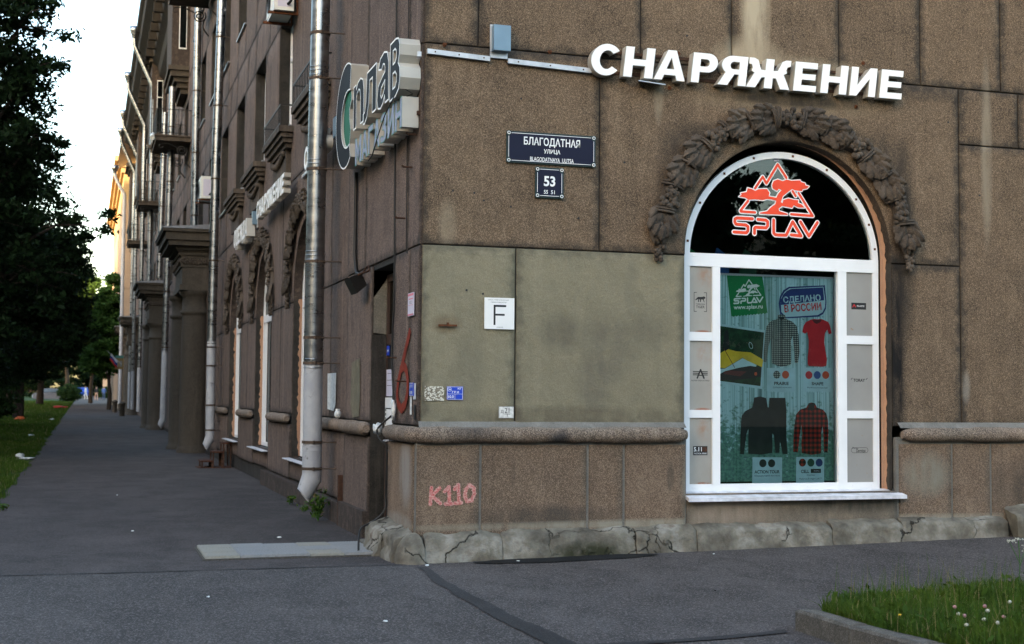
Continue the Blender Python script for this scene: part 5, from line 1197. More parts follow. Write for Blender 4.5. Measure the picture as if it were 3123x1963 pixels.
def notice(y0, y1, z0, z1, m, lines, label, shape=None):
    o = empty('notice', (0, 0, 0), LROT, label=label, cat='notice', group='notices stuck to the door'); b = MB(); X0, X1 = -y0, -y1
    b.box(X0, X1, .143, .147, z0, z1)
    for (t_, cx, cz, w, h, mi) in lines: text_on(b, t_, X0 + (X1 - X0) * cx, z0 + (z1 - z0) * cz, (X1 - X0) * w, .1422, h, .01, mi)
    for k_ in range(4):
        if label.startswith('tall'): z = z0 + .02 + k_ * .05; flat(b, [[(X0 + .02, z), (X0 + .07, z), (X0 + .07, z + .03), (X0 + .02, z + .03)]], .1422, 2)
    b.build('sheet', m, o)
notice(2.24, 1.93, 1.60, 1.90, ['lilac_paper', 'ink_black', 'print_green'], [('––––––', .5, .85, .6, .006, 1), ('–––––––––', .5, .6, .8, .006, 1), ('–––––––', .5, .4, .8, .006, 1)], 'plain pale paper notice on the dark door')
notice(2.30, 1.92, 1.26, 1.585, ['sign_white', 'ink_black', 'sign_green_plastic'], [('––––––', .5, .62, .7, .012, 1)], 'tall white notice with green squares on the door')
notice(2.50 - .25, 2.36 - .25, 2.06, 2.17, ['blue_enamel', 'sign_white'], [('––', .5, .5, .6, .02, 1)], 'small blue sticker at the top of the door')
b = MB(); 
# ------------------------------------------------------------------ things on the street side of the corner
def wallpatch(name, pts, m, label, cat, d=-.031, w=None):
    """pts in (y, z)"""
    b = MB()
    if w: flat(b, thick([(-y, z) for y, z in pts], w), d, 0, .00006)
    else: flatfill(b, [[(-y, z) for y, z in pts]], d, 0)
    return b.build(name, m, rz=LROT, label=label, cat=cat)
wallpatch('painted_number', [(.36, 2.24), (.56, 2.04), (.72, 1.88), (.86, 1.74), (.90, 1.62), (.84, 1.52), (.68, 1.47), (.52, 1.52), (.42, 1.63), (.41, 1.76), (.50, 1.88), (.62, 1.91), (.74, 1.87)], 'graffiti_red_brown', 'large dark red number 6 painted on the corner pilaster', 'graffiti', w=.095)
wallpatch('painted_patch', [(.22, 1.60), (.30, 1.60), (.30, 1.42), (.22, 1.42)], 'pale_paint', 'small pale smear of paint under the little blue plate', 'paint patch')
wallpatch('painted_patch', [(.05, 1.73), (.17, 1.73), (.17, 1.57), (.05, 1.57)], 'worn_white_sill', 'faded grey square framed in blue next to the corner', 'paint patch')
wallpatch('painted_patch', [(.06, 1.52), (.14, 1.52), (.14, 1.38), (.06, 1.38)], 'ink_black', 'small black stencil mark low on the corner pilaster', 'paint patch')
wallpatch('painted_patch', [(4.78, 1.90), (5.45, 1.90), (5.42, 1.42), (4.95, 1.40), (4.8, 1.48)], 'steel_blue_box' if 0 else 'pale_paint', 'whitewashed rectangle behind the thick drainpipe', 'paint patch', d=.015)
wallpatch('painted_patch', [(2.95, 2.05), (3.45, 2.0), (3.5, 1.5), (3.35, 1.34), (2.95, 1.36), (2.9, 1.6)], 'olive_render', 'patch of olive render between the door and the thick drainpipe', 'paint patch')
o = empty('notice_plate', (0, 0, 0), LROT, label='small pink and white notice plate high on the corner pilaster', cat='plate'); b = MB(); b.box(-.40, -.15, -.042, -.034, 2.40, 2.63)
flat(b, [[(-.395, 2.60), (-.155, 2.60), (-.155, 2.622), (-.395, 2.622)], [(-.395, 2.405), (-.155, 2.405), (-.155, 2.42), (-.395, 2.42)], [(-.37, 2.505), (-.18, 2.505), (-.18, 2.509), (-.37, 2.509)]], -.0425, 1); text_on(b, '–––', -.27, 2.57, .18, -.0425, .012, 0, 1); text_on(b, '102', -.28, 2.535, .09, -.0425, .03, 0, 2); b.build('plate', ['lilac_paper', 'pink_print', 'ink_black'], o)
o = empty('notice_plate', (0, 0, 0), LROT, label='tiny blue enamel plate on the corner pilaster', cat='plate'); b = MB(); b.box(-.29, -.13, -.042, -.034, 1.605, 1.735); frame_line(b, -.287, -.133, 1.608, 1.732, -.0425, .004, 1); text_on(b, 'В 10', -.21, 1.70, .10, -.0425, .03, .02, 1); text_on(b, '100', -.21, 1.64, .10, -.0425, .03, .02, 1); b.build('plate', ['blue_enamel', 'sign_white'], o)
# floodlight with its conduit
o = empty('floodlight', (0, 2.55, 2.98), LROT, label='black floodlight on the street wall over the shop door', cat='floodlight'); rot = Matrix.Rotation(radians(28), 3, 'X')
b = MB(); b.add([tuple(rot @ Vector(v)) for v in [(-.17, -.26, -.10), (.17, -.26, -.10), (.17, -.26, .10), (-.17, -.26, .10), (-.12, -.10, -.07), (.12, -.10, -.07), (.12, -.10, .08), (-.12, -.10, .08)]], [(0, 1, 2, 3), (0, 4, 5, 1), (1, 5, 6, 2), (2, 6, 7, 3), (3, 7, 4, 0), (4, 7, 6, 5)]); b.build('housing', 'black_metal', o)
b = MB(); b.tube([(-.18, -.18, 0), (-.19, -.05, .05), (-.05, -.03, .12), (.05, -.03, .12), (.19, -.05, .05), (.18, -.18, 0)], .012, 6); b.build('bracket', 'dark_rust', o)
b = MB(); b.tube([(-3.24, -.05, 4.30), (-3.24, -.05, 3.3), (-3.16, -.05, 3.12), (-3.1, -.05, 3.06), (-2.75, -.08, 3.02)], .022, 8); b.build('conduit', 'black_metal', rz=LROT, label='black cable conduit running down from the emblem sign to the floodlight', cat='conduit')
b = MB(); pts = [(-1.10, -.05, 8.0), (-1.10, -.05, 6.5), (-1.06, -.05, 5.2), (-1.05, -.05, 4.0), (-1.02, -.05, 3.1), (-1.03, -.045, 2.6), (-1.10, -.045, 2.2), (-1.08, -.045, 1.9), (-.98, -.045, 1.5), (-.97, -.05, 1.42), (-1.06, -.13, 1.33), (-1.13, -.19, 1.24), (-1.08, -.16, 1.14), (-1.04, -.10, 1.05), (-1.07, -.10, .6), (-1.05, -.11, .42), (-1.08, -.22, .30), (-1.02, -.36, .24), (-.85, -.42, .14), (-.75, -.44, .02)]
def smooth(pts, n=4):
    P = [Vector(p) for p in pts]; out = []
    for i in range(len(P) - 1):
        p0, p1, p2, p3 = P[max(i - 1, 0)], P[i], P[i + 1], P[min(i + 2, len(P) - 1)]
        for k_ in range(n):
            t_ = k_ / n; out.append(.5 * ((2 * p1) + (-p0 + p2) * t_ + (2 * p0 - 5 * p1 + 4 * p2 - p3) * t_ * t_ + (-p0 + 3 * p1 - 3 * p2 + p3) * t_ ** 3))
    return out + [P[-1]]
b.tube(smooth(pts), .011, 7); b.build('hanging_cable', 'black_rubber', rz=LROT, label='long black cable hanging down the corner pilaster to the ground', cat='cable')
b = MB(); b.tube(smooth([(-.55, -.04, 8), (-.55, -.04, 6), (-.54, -.04, 5.2), (-.52, -.04, 3.3), (-.50, -.03, 3.05)]), .006, 5); b.build('thin_wire', 'black_rubber', rz=LROT, label='thin dark wire down the pilaster just beside the corner', cat='wire')
o = MB(); o.ell((0, 0, .055), (.045, .045, .055), None, 12, 8).bar((0, 0, .10), (0, 0, .122), .03, 12); o.build('glass_jar', 'litter_white', label='small glass jar left on the stone roll moulding', cat='jar', loc=(-.05, 4.25, 1.312))
def rag(name, c, s_, m, label, cat='rag'):
    b = MB(); b.ell((0, 0, 0), s_, None, 9, 7, .35); o = b.build(name, m, label=label, cat=cat, loc=c); return o
rag('paper_wad', (-.17, 1.17, 1.26), (.05, .06, .06), 'litter_white', 'crumpled white paper stuffed at the end of the roll moulding', 'paper')
rag('paper_wad', (-.06, .93, 1.46), (.03, .05, .10), 'litter_white', 'torn white paper hanging behind the black cable', 'paper')
for i, (y_, z_) in enumerate(((.62, 3.42), (.50, 4.72 - .45), (.33, 3.9), (.48, 1.75), (.95, 2.0), (.15, 4.2))):
    b = MB(); b.bar((0, 0, 0), (-.10, 0, 0), .010, 6); b.bar((-.10, 0, 0), (-.10, 0, .015), .012, 6); b.build('rusty_hook', 'dark_rust', label='rusty hook on the corner pilaster ' + ('just above the door head', 'beside the cable tray end', 'between tray and door head near the corner', 'level with the painted number', 'by the black cable beside the door', 'closest to the corner high up')[i], cat='hook', group='rusty hooks on the corner pilaster', loc=(-.03, y_, z_))

# ------------------------------------------------------------------ drainpipes
def drainpipe(path, r, label, mats=('zinc_pipe',), paint_below=None, bands=(), straps=(), funnel=False, anchor=.3, elbow=None, cap=True):
    o = empty('drainpipe', (0, 0, 0), label=label, cat='drainpipe', group='zinc drainpipes along the street side')
    path = [Vector(p) for p in path]
    def x_at(z):
        for a, c in zip(path[:-1], path[1:]):
            if (a.z - z) * (c.z - z) <= 0 and abs(a.z - c.z) > 1e-4: t_ = (z - a.z) / (c.z - a.z); return a.lerp(c, t_)
        return path[0]
    lo = path[0].z; hi = path[-1].z
    def seg(z0, z1, m, rr):
        P = [x_at(z0)] + [p for p in path if z0 < p.z < z1] + [x_at(z1)]
        b = MB(); b.tube(P, rr, 20); b.build('pipe_section', m, o)
    zs = sorted([lo, hi] + [z for z in bands if lo < z < hi])
    for i, (a, c) in enumerate(zip(zs[:-1], zs[1:])): seg(a, c, 'painted_pipe' if paint_below and (a + c) / 2 < paint_below else 'zinc_pipe', r * (1 if i % 2 else 1.025))
    for z in zs[1:-1]:
        p = x_at(z); b = MB()
        for k_ in (-.06, 0, .05): q = x_at(z + k_); b.tube([q - Vector((0, 0, .008)), q, q + Vector((0, 0, .008))], [r * 1.03, r * 1.075, r * 1.03], 20)
        b.build('seam_ring', 'painted_pipe' if paint_below and z < paint_below else 'zinc_pipe', o)
    for z in straps:
        p = x_at(z); b = MB(); b.tube([p - Vector((0, 0, .018)), p + Vector((0, 0, .018))], r * 1.10, 20); b.bar(p + Vector((r * .5, -r * .8, 0)), p + Vector((anchor, -r * .9, 0)), .010, 6); b.bar(p + Vector((0, -r * 1.08, -.022)), p + Vector((0, -r * 1.08, .022)), .018, 6); b.build('strap', 'strap_metal', o)
    if elbow:
        p = path[0]; ax = Vector(elbow); b = MB(); n = 20; d2 = ax.normalized()
        # mitred shoe: ring, mitre ring, oblique mouth
        R0 = [p + Vector((r * 1.02 * cos(2 * pi * j / n), r * 1.02 * sin(2 * pi * j / n), 0)) for j in range(n)]
        R1 = [v + Vector((0, 0, -(v.x - p.x + r) / (2 * r) * .10 - .01)) for v in R0]
        R2 = [v + Vector((-.06 - .10 * (v.x - p.x + r) / (2 * r), 0, -.19 - .07 * (v.x - p.x + r) / (2 * r))) for v in R1]
        vs = R0 + R1 + R2
        b.add(vs, [(i * n + j, i * n + (j + 1) % n, (i + 1) * n + (j + 1) % n, (i + 1) * n + j) for i in range(2) for j in range(n)], True); b.build('shoe', 'painted_pipe' if paint_below else 'zinc_pipe', o)
    if funnel:
        p = path[-1]; b = MB(); b.lathe([(r * 1.0, p.z), (r * 1.3, p.z + .15), (r * 2.1, p.z + .35), (r * 2.2, p.z + .55), (r * 1.9, p.z + .55)], 14, (p.x, p.y)); b.build('funnel', 'zinc_pipe', o)
    return o
SHB = [.62, 1.35, 2.05, 2.55, 3.55, 4.55, 5.1, 6.0, 6.9, 7.8]
drainpipe([(-.296, 4.7, .60), (-.297, 4.7, .67), (-.300, 4.7, 2.87), (-.292, 4.7, 4.83), (-.270, 4.7, 7.5)], .122, 'thick grey drainpipe nearest the corner with a painted lower part', paint_below=2.0,
          bands=[.95, 2.02, 3.42, 4.62, 5.85, 7.1], straps=[.66, 1.0, 2.02, 2.35, 3.34, 4.55, 5.75, 6.35], elbow=(-.62, 0, -.55), anchor=.34)
# ends of the straps' anchors
drainpipe([(-.226, 20.7, .62), (-.234, 20.7, 2.4), (-.21, 20.7, 7.28), (-.146, 20.7, 11.3), (-.14, 20.7, 16.2)], .105, 'second drainpipe standing just before the first portico column', paint_below=2.9,
          bands=[1.3, 2.9, 4.9, 6.9, 8.7, 10.4], straps=[.75, 1.35, 2.3, 2.75, 4.85, 6.85, 8.65, 10.35], elbow=(-.62, 0, -.45), anchor=.3)
def simple_pipe(y, x0, z0, x1, z1, label, **kw): return drainpipe([(x0, y, z0), (x1, y, z1)], .105, label, bands=[z for z in (1.2, 3.1, 5.0, 6.9, 8.8, 10.7, 12.6) if z0 < z < z1], straps=[z + .1 for z in (3.1, 5.0, 6.9, 8.8, 10.7) if z0 < z + .1 < z1], **kw)
simple_pipe(29, -.10, 4.9, -.12, 15.9, 'drainpipe rising from the roof of the first portico')
simple_pipe(35, -.58, .8, -.50, 12.2, 'drainpipe reaching the ground between the first and second porticos', paint_below=3, elbow=(-.6, 0, -.45))
simple_pipe(41.5, -.50, 6.1, -.40, 12.6, 'drainpipe rising from the roof of the second portico')
for y, lab in ((50.7, 'drainpipe with an eaves funnel past the second portico'), (60, 'drainpipe with an eaves funnel behind the third balcony'), (70, 'drainpipe with an eaves funnel near the third portico'), (75.6, 'drainpipe with a funnel at the far end of the eaves')):
    drainpipe([(-.5, y, .7), (-.5, y, 15.6), (-1.34, y, 17.4), (-1.38, y, 17.75)], .10, lab, bands=[3, 6, 9, 12, 15], straps=[3, 6, 9, 12], funnel=True, paint_below=2.9)
drainpipe([(-.80, 87.6, .9), (-.80, 87.6, 15.8), (-1.45, 87.6, 17.0), (-1.5, 87.6, 17.3)], .12, 'pale drainpipe at the corner of the far beige building', bands=[4, 8, 12], funnel=True, paint_below=16)

# ------------------------------------------------------------------ porticos, bays, balconies on the street side
def portico(y, zb, mirror=1):
    p = empty('portico', (0, y, zb), 0, bld)
    for (cx, cy, nm) in ((-.27, .40, 0), (-.42, 2.6, 1)):
        b = MB(); r = .375
        b.lathe([(r + .06, -.1), (r + .06, .10), (r + .02, .14), (r, .22), (r * .99, 1.6), (r * .93, 3.75), (r * .93, 3.80), (r * 1.06, 3.83), (r * 1.06, 3.90), (r * .93, 3.93), (r * .92, 4.28), (r * 1.08, 4.33), (r * 1.2, 4.42), (r * 1.2, 4.46)], 28, (cx, cy)); b.build('column', 'column_stone', p)
    b = MB(); b.box(-.72, .1, .0, 3.1, 4.46, 4.62).box(-.66, .1, .06, 3.04, 4.62, 5.10); b.build('architrave', 'column_stone', p)
    b = MB()
    for k in range(30):
        t = k / 29; b.ell((-.66 + .72 * t, .02, 5.26 + .05 * sin(k * 2.1)), (.045, .05, .06), Matrix.Rotation(k * 1.3, 3, 'Y'), 7, 5, .2)
        b.ell((-.72, .1 + 2.9 * t, 5.26 + .05 * sin(k * 1.7)), (.05, .06, .06), Matrix.Rotation(k * 1.1, 3, 'X'), 7, 5, .2)
    b.build('carved_frieze', 'carved_stone', p)
    b = MB(); b.box(-.70, .1, .03, 3.07, 5.10, 5.42).box(-.76, .1, -.03, 3.13, 5.42, 5.50)
    b.build('frieze_block', 'column_stone', p)
    b = MB()
    for k in range(22): b.box(-.80 + .04 * k, -.78 + .04 * k, -.07, -.03, 5.51, 5.56)
    b.box(-.86, .1, -.12, 3.2, 5.565, 5.66).box(-1.06, .1, -.32, 3.4, 5.66, 5.80).box(-1.14, .1, -.40, 3.48, 5.80, 6.02).box(-1.22, .1, -.48, 3.56, 6.02, 6.10); b.build('cornice', 'column_stone', p)
    b = MB(); b.add([(-1.25, -.51, 6.101), (.1, -.51, 6.101), (.1, 3.6, 6.101), (-1.25, 3.6, 6.101), (.1, -.51, 6.24), (.1, 3.6, 6.24), (-1.25, -.51, 6.13), (-1.25, 3.6, 6.13)], [(0, 1, 4, 6), (6, 4, 5, 7), (0, 6, 7, 3), (0, 3, 2, 1)]); b.build('portico_roof', 'galvanised_roof', p)
    return p
def bay(y):
    p = empty('bay_window', (PX, y, 0), 0, bld); b = MB()
    b.box(-.62, 0, 0, 3.0, 12.9, 16.7); b.build('bay_body', ST, p)
    b = MB()
    for i, (e, z0, z1) in enumerate(((.10, 12.75, 12.899), (.02, 12.55, 12.749), (-.10, 12.38, 12.549), (-.22, 12.2, 12.379), (-.34, 12.02, 12.199))): b.box(-.62 - e, 0, -e, 3.0 + e, z0, z1)
    b.build('corbel', 'column_stone', p)
    b = MB(); b.box(-.74, 0, -.12, 3.12, 16.7, 16.9).box(-.90, 0, -.28, 3.28, 16.9, 17.15); b.build('bay_cornice', 'column_stone', p)
    w = empty('side_window', (0, 0, 0), 0, p)
    b = MB(); b.box(-.38, -.12, -.02, .0, 13.5, 15.9); b.build('frame', 'white_aluminium', p)
    b = MB(); b.box(-.355, -.145, -.03, -.021, 13.54, 15.1).box(-.355, -.145, -.03, -.021, 15.14, 15.86); b.build('pane', 'street_window_glass', p)
    bpy.data.objects.remove(w)
    return p
def balcony(y, z, w=1.15, L=2.6, cloth=False):
    p = empty('balcony', (PX, y, z), 0, bld)
    b = MB(); b.box(-w, 0, 0, L, 0, .14).box(-w - .05, 0, -.05, L + .05, .14, .19); b.build('slab', 'carved_stone', p)
    b = MB()
    for k in range(12): x = -w + .02 + (w - .05) * k / 11; b.bar((x, .0, .19), (x, .0, 1.05), .009, 5).bar((x, L, .19), (x, L, 1.05), .009, 5)
    for k in range(24): yy = L * k / 23; b.bar((-w + .02, yy, .19), (-w + .02, yy, 1.05), .009, 5)
    for zz in (.26, 1.05): b.bar((-w + .02, 0, zz), (0, 0, zz), .014, 5).bar((-w + .02, 0, zz), (-w + .02, L, zz), .014, 5).bar((-w + .02, L, zz), (0, L, zz), .014, 5)
    b.build('railing', 'black_metal', p)
    for yy in (.15, L - .15):
        b = MB(); pts = []
        for k in range(26): a = k / 25 * 4.2 * pi; r = .04 + .15 * k / 25; pts.append((-.30 + r * cos(a), yy, -.28 + r * sin(a)))
        b.tube(pts, .020, 6); b.tube(smooth([(-.12, yy, -.3), (-.2, yy, -.6), (-.02, yy, -.85)]), .022, 6); b.tube(smooth([(-.45, yy, -.2), (-.75, yy, -.08), (-1.02, yy, -.12), (-.98, yy, -.24), (-.90, yy, -.18)]), .018, 6); b.build('scroll_bracket', 'black_metal', p)
    if cloth: b = MB(); b.tube([(-w - .12, -.05, .05), (-w - .08, .3, .22), (-w - .05, 1.2, .26)], [.09, .07, .06], 7); b.build('snow_guard', 'plastic_white', p)
    return p
for y in (25.3, 45.8, 75.4, 90): portico(y, gz(-1, y))
for y in (34.8, 50.6, 67.5, 82): bay(y)
balcony(24.2, 12.75); balcony(33.2, 10.0, cloth=True); balcony(49.0, 9.95); balcony(63, 9.7)
# low stone blocks at column feet
for y, x in ((72.5, -1.0), (84, -1.2)):
    b = MB(); b.lathe([(.16, -.1), (.16, .65), (.20, .68), (.20, .78), (.05, .86), (.0, .86)], 12); b.build('bollard', 'column_stone', loc=(x, y, gz(x, y)), label='squat stone bollard by the third portico' if y < 80 else 'farther stone bollard past the third portico', cat='bollard', group='stone bollards by the porticos')

# air conditioners
def aircon(loc, lab, rusty=True):
    o = empty('air_conditioner', loc, LROT, label=lab, cat='air conditioner', group='air conditioners on the street wall')
    b = MB(); b.box(-.42, .42, -.42, -.10, 0, .58); b.box(-.424, .2, -.43, -.421, .04, .54) ; b.build('casing', 'plastic_white', o)
    b = MB(); b.bar((-.12, -.431, .29), (-.12, -.438, .29), .22, 20); 
    for r in (.06, .11, .16, .21): b.tube([(-.12 + r * cos(k * pi / 10), -.445, .29 + r * sin(k * pi / 10)) for k in range(21)], .004, 4)
    b.build('fan_grille', 'black_metal', o)
    for x in (-.33, .33): b = MB(); b.box(x - .02, x + .02, -.50, -.02, -.045, -.005).box(x - .02, x + .02, -.05, -.02, -.004, .40); b.build('bracket', 'rust', o)
    b = MB(); b.box(.421, .424, -.36, -.16, .06, .5); b.build('side_label', 'lilac_paper', o)
    b = MB(); b.tube(smooth([(.43, -.2, .1), (.52, -.15, .16), (.55, -.1, .4), (.48, -.06, .75), (.44, -.04, 1.3)]), .022, 7); b.build('hose', 'black_rubber', o)
    return o
a1 = aircon((.05, 9.25, 7.80), 'white air conditioner on a rusty bracket above the nearer upper windows')

aircon((.05, 23.6, 6.72), 'white air conditioner peeping out between the two drainpipes')

# rusty steps by the second drainpipe
o = empty('rusty_steps', (-.02, 17.6, gz(-.3, 18)), 0, label='small rusty metal steps against the wall beyond the last arched window', cat='steps')
def stepunit(x0, x1, y0, y1, z):
    b = MB(); b.box(x0, x1, y0, y1, z - .03, z); b.build('step', 'step_rust', o)
    for x in (x0 + .02, x1 - .05):
        for y in (y0 + .02, y1 - .05): b = MB(); b.box(x, x + .03, y, y + .03, 0, z - .031); b.build('leg', 'dark_rust', o)
stepunit(-.66, -.38, 0, .7, .16); stepunit(-.42, -.16, 0, .7, .36); stepunit(-.20, .02, .0, .7, .55)
b = MB(); b.box(-.72, .02, -.06, .76, -.01, .012); b.build('base_plate', 'step_rust', o)

# ------------------------------------------------------------------ tiled doorstep
ds = empty('doorstep', (0, 0, 0), 0, label='pale ribbed paving tiles laid as a doorstep in the asphalt', cat='doorstep')
b = MB(); b.box(-1.99, -.24, .58, 1.72, -.06, .012); b.build('bed', 'kerb_concrete', ds)
tm = []
for m in ('tile_stone', 'tile_cream'):
    b = MB(); b.box(.003, .337, .003, .347, 0, .022)
    for k in range(11): b.box(.014 + k * .029, .030 + k * .029, .01, .34, .0225, .0275)
    me = b.mesh('tile'); me.materials.append(MATS[m]); tm.append(me)
for i in range(5):
    for j in range(3):
        o = link('tile', tm[(i * 7 + j * 3 + (i * j) % 2) % 3 == 0], ds, loc=(-1.97 + i * .342 + .01 * j * 0, .62 + j * .352, .012 + random.uniform(-.002, .003)))
        o.rotation_euler = (random.uniform(-.006, .006), random.uniform(-.006, .006), random.uniform(-.006, .006))
b = MB(); b.add([(-.26, .62, .05), (.0, .66, .07), (.0, 1.3, .07), (-.1, 1.75, .06), (-.27, 1.7, .05), (-.26, .62, -.02), (-.27, 1.7, -.02)], [(0, 1, 2, 3, 4), (0, 4, 6, 5)]); b.build('landing_slab', 'plinth_cement', ds)

# ------------------------------------------------------------------ kerb and near grass
def kerbstone(p0, p1, w=.16, h=.15):
    p0 = Vector((*p0, 0)); p1 = Vector((*p1, 0)); d = (p1 - p0); L = d.length; me = block_mesh(L - .008, w, h, 0, .05, random.random() * 9, .006, 'kerbstone', .018); me.materials.append(MATS['kerb_concrete'])
    o = link('kerbstone', me, kerb); a = math.atan2(d.y, d.x)
    # local: x along, z across, y down -> world
    Xa = d.normalized(); Za = Vector((-Xa.y, Xa.x, 0)); Ya = Vector((0, 0, -1))
    z0 = gz(p0.x, p0.y) + h
    o.matrix_world = Matrix(((Xa.x, Ya.x, Za.x, p0.x), (Xa.y, Ya.y, Za.y, p0.y), (0, -1, 0, z0), (0, 0, 0, 1))); return o
kerb = empty('kerb', label='grey concrete kerb curving round the patch of grass', cat='kerb')
KP = [(1.62, -4.50), (1.62, -5.10), (1.70, -5.75), (1.86, -6.4), (2.1, -7.1)]
KP = [(1.78, -4.30), (1.62, -4.44), (1.615, -5.15), (1.68, -5.85), (1.85, -6.6), (2.1, -7.4)][1:]
for a, c in zip(KP[:-1], KP[1:]): kerbstone(a, c)
kerbstone((1.62, -4.44), (1.80, -4.26), .14) if 0 else None
kerbstone((2.6, -3.60), (1.64, -4.42), .12) if 0 else None
b = MB(); gp = [(1.78, -4.50), (2.1, -4.22), (3.0, -4.0), (4.1, -3.85), (6.5, -3.5), (9, -3.2), (9, -8), (2.25, -8), (2.0, -6.6), (1.82, -5.8), (1.76, -5.1)]
b.add([(x, y, gz(x, y) + .12) for x, y in gp] + [(x, y, gz(x, y) - .02) for x, y in gp], [tuple(range(len(gp)))[::-1]] + [(i, (i + 1) % len(gp), len(gp) + (i + 1) % len(gp), len(gp) + i) for i in range(len(gp))]); b.build('grass_bed', 'lawn_soil', kind='structure')

def quads_mesh(name, V, tone, mat, nper=4):
    """V: (n, nper, 3) array"""
    n = len(V); me = bpy.data.meshes.new(name); me.vertices.add(n * nper); me.vertices.foreach_set('co', V.reshape(-1).astype('f'))
    me.loops.add(n * nper); me.loops.foreach_set('vertex_index', np.arange(n * nper, dtype='i')); me.polygons.add(n)
    me.polygons.foreach_set('loop_start', np.arange(0, n * nper, nper, dtype='i')); me.update(calc_edges=True)
    a = me.attributes.new('tone', 'FLOAT', 'POINT'); a.data.foreach_set('value', np.repeat(tone, nper).astype('f'))
    me.materials.append(MATS[mat]); return me
def blades(pts, hmin, hmax, w, lean=.35, segs=2):
    """each blade: two stacked quads-> we use 4-gon + tip as two quads"""
    n = len(pts); h = rng.uniform(hmin, hmax, n); a = rng.uniform(0, 2 * pi, n); ln = rng.normal(0, lean, n) * h; la = rng.uniform(0, 2 * pi, n)
    dx = np.cos(a) * w * .5; dy = np.sin(a) * w * .5; out = []
    def lay(t, ws): 
        c = np.stack([pts[:, 0] + np.cos(la) * ln * t * t, pts[:, 1] + np.sin(la) * ln * t * t, pts[:, 2] + h * (t - .15 * t * t * np.abs(ln) / np.maximum(h, .01))], 1)
        o = np.stack([dx * ws, dy * ws, 0 * dx], 1); return c - o, c + o
    l0, r0 = lay(0., 1); l1, r1 = lay(.5, .8); l2, r2 = lay(1., .08)
    V = np.concatenate([np.stack([l0, r0, r1, l1], 1), np.stack([l1, r1, r2, l2], 1)]); t = rng.random(n); return V, np.concatenate([t, t])
def inpoly(P, poly):
    x, y = P[:, 0], P[:, 1]; r = np.zeros(len(P), bool); n = len(poly)
    for i in range(n):
        x0, y0 = poly[i]; x1, y1 = poly[(i + 1) % n]; c = ((y0 > y) != (y1 > y)) & (x < (x1 - x0) * (y - y0) / (y1 - y0 + 1e-12) + x0); r ^= c
    return r
vg = np.vectorize(gz)
P = np.stack([rng.uniform(1.7, 6.5, 110000), rng.uniform(-6.8, -2.3, 110000)], 1); P = P[inpoly(P, gp)]
dens = np.array([mnoise.noise(Vector((x * 1.6, y * 1.6, 0))) for x, y in P]); P = P[dens > -.35 + rng.normal(0, .12, len(P))]
P3 = np.column_stack([P, vg(P[:, 0], P[:, 1]) + .11]); hsc = .75 + .6 * np.array([mnoise.noise(Vector((x * .9, y * .9, 5))) for x, y in P])
V, t = blades(P3, .05, .16, .010, .5); 
me = quads_mesh('grass', V, t, 'grass_blades'); link('grass', me, kind='stuff', label='lush uncut grass behind the concrete kerb', cat='grass')
Pt = P3[rng.random(len(P3)) < .030]; V, t = blades(Pt, .18, .38, .005, .25); V2 = []
me = quads_mesh('tall_grass', V, t * .4 + .6, 'grass_blades'); link('tall_grass', me, kind='stuff', label='thin tall grass stalks above the grass patch', cat='grass')
# broad leaves low in the grass
Pb = P3[rng.random(len(P3)) < .05]; n = len(Pb); c = Pb + np.column_stack([rng.normal(0, .02, n), rng.normal(0, .02, n), rng.uniform(.03, .15, n)])
def leafquads(c, size, flat_=.0):
    n = len(c); u = rng.normal(size=(n, 3)); u /= np.linalg.norm(u, axis=1)[:, None]; w = rng.normal(size=(n, 3)); w[:, 2] += flat_; v = np.cross(u, w); v /= np.linalg.norm(v, axis=1)[:, None]
    s = (size * rng.uniform(.6, 1.3, n))[:, None]; return np.stack([c - u * s, c + v * s * .45, c + u * s, c - v * s * .45], 1)
me = quads_mesh('ground_leaves', leafquads(c, .035, 1.), rng.random(n) * .6, 'grass_blades'); link('ground_leaves', me, kind='stuff', label='broad low leaves among the grass blades', cat='leaves')
for i, (x, y, z, m) in enumerate([(2.27, -5.33, .27, 0), (2.20, -5.47, .25, 1), (2.15, -5.60, .26, 0), (2.44, -5.41, .28, 0), (2.38, -5.52, .27, 1), (2.22, -5.70, .25, 1), (2.72, -5.29, .28, 1), (2.26, -5.78, .24, 1), (2.02, -5.80, .24, 1), (2.40, -5.65, .25, 0)]):
    o = empty('clover_flower', (x, y, gz(x, y) + .0), 0, label='pink and white clover head standing in the grass patch', cat='flower', group='clover heads in the grass patch'); b = MB(); b.tube([(0, 0, .1), (.01, 0, z - .01)], .0022, 5); b.build('stem', 'leaf_green', o)
    b = MB(); b.ell((.01, 0, z), (.013, .013, .012), None, 10, 7, .12); b.build('head', ('clover_pink', 'flower_white')[m], o)
o = empty('yarrow', (3.74, -4.05, -.02), 0, label='tall white flowering weed at the far edge of the grass patch', cat='weed')
b = MB(); b.tube(smooth([(0, 0, .1), (.03, 0, .35), (.02, 0, .55)]), .004, 5).tube([(.03, 0, .35), (.10, .02, .50)], .003, 5).tube([(.03, 0, .38), (-.06, .0, .54)], .003, 5); b.build('stem', 'leaf_green', o)
for cx, cz in ((.02, .56), (.10, .51), (-.06, .55), (.13, .47)):
    b = MB()
    for k in range(12): b.ell((cx + random.gauss(0, .022), random.gauss(0, .02), cz + random.gauss(0, .006)), (.007, .007, .005), None, 6, 4)
    b.build('flower_head', 'flower_white', o)
o = empty('buttercup', (1.93, -5.24, 0), 0, label='single yellow buttercup near the kerb', cat='flower'); b = MB(); b.tube([(0, 0, .1), (0, 0, .215)], .002, 5); b.build('stem', 'leaf_green', o); b = MB(); b.ell((0, 0, .22), (.011, .011, .007), None, 8, 5); b.build('head', 'print_yellow', o)

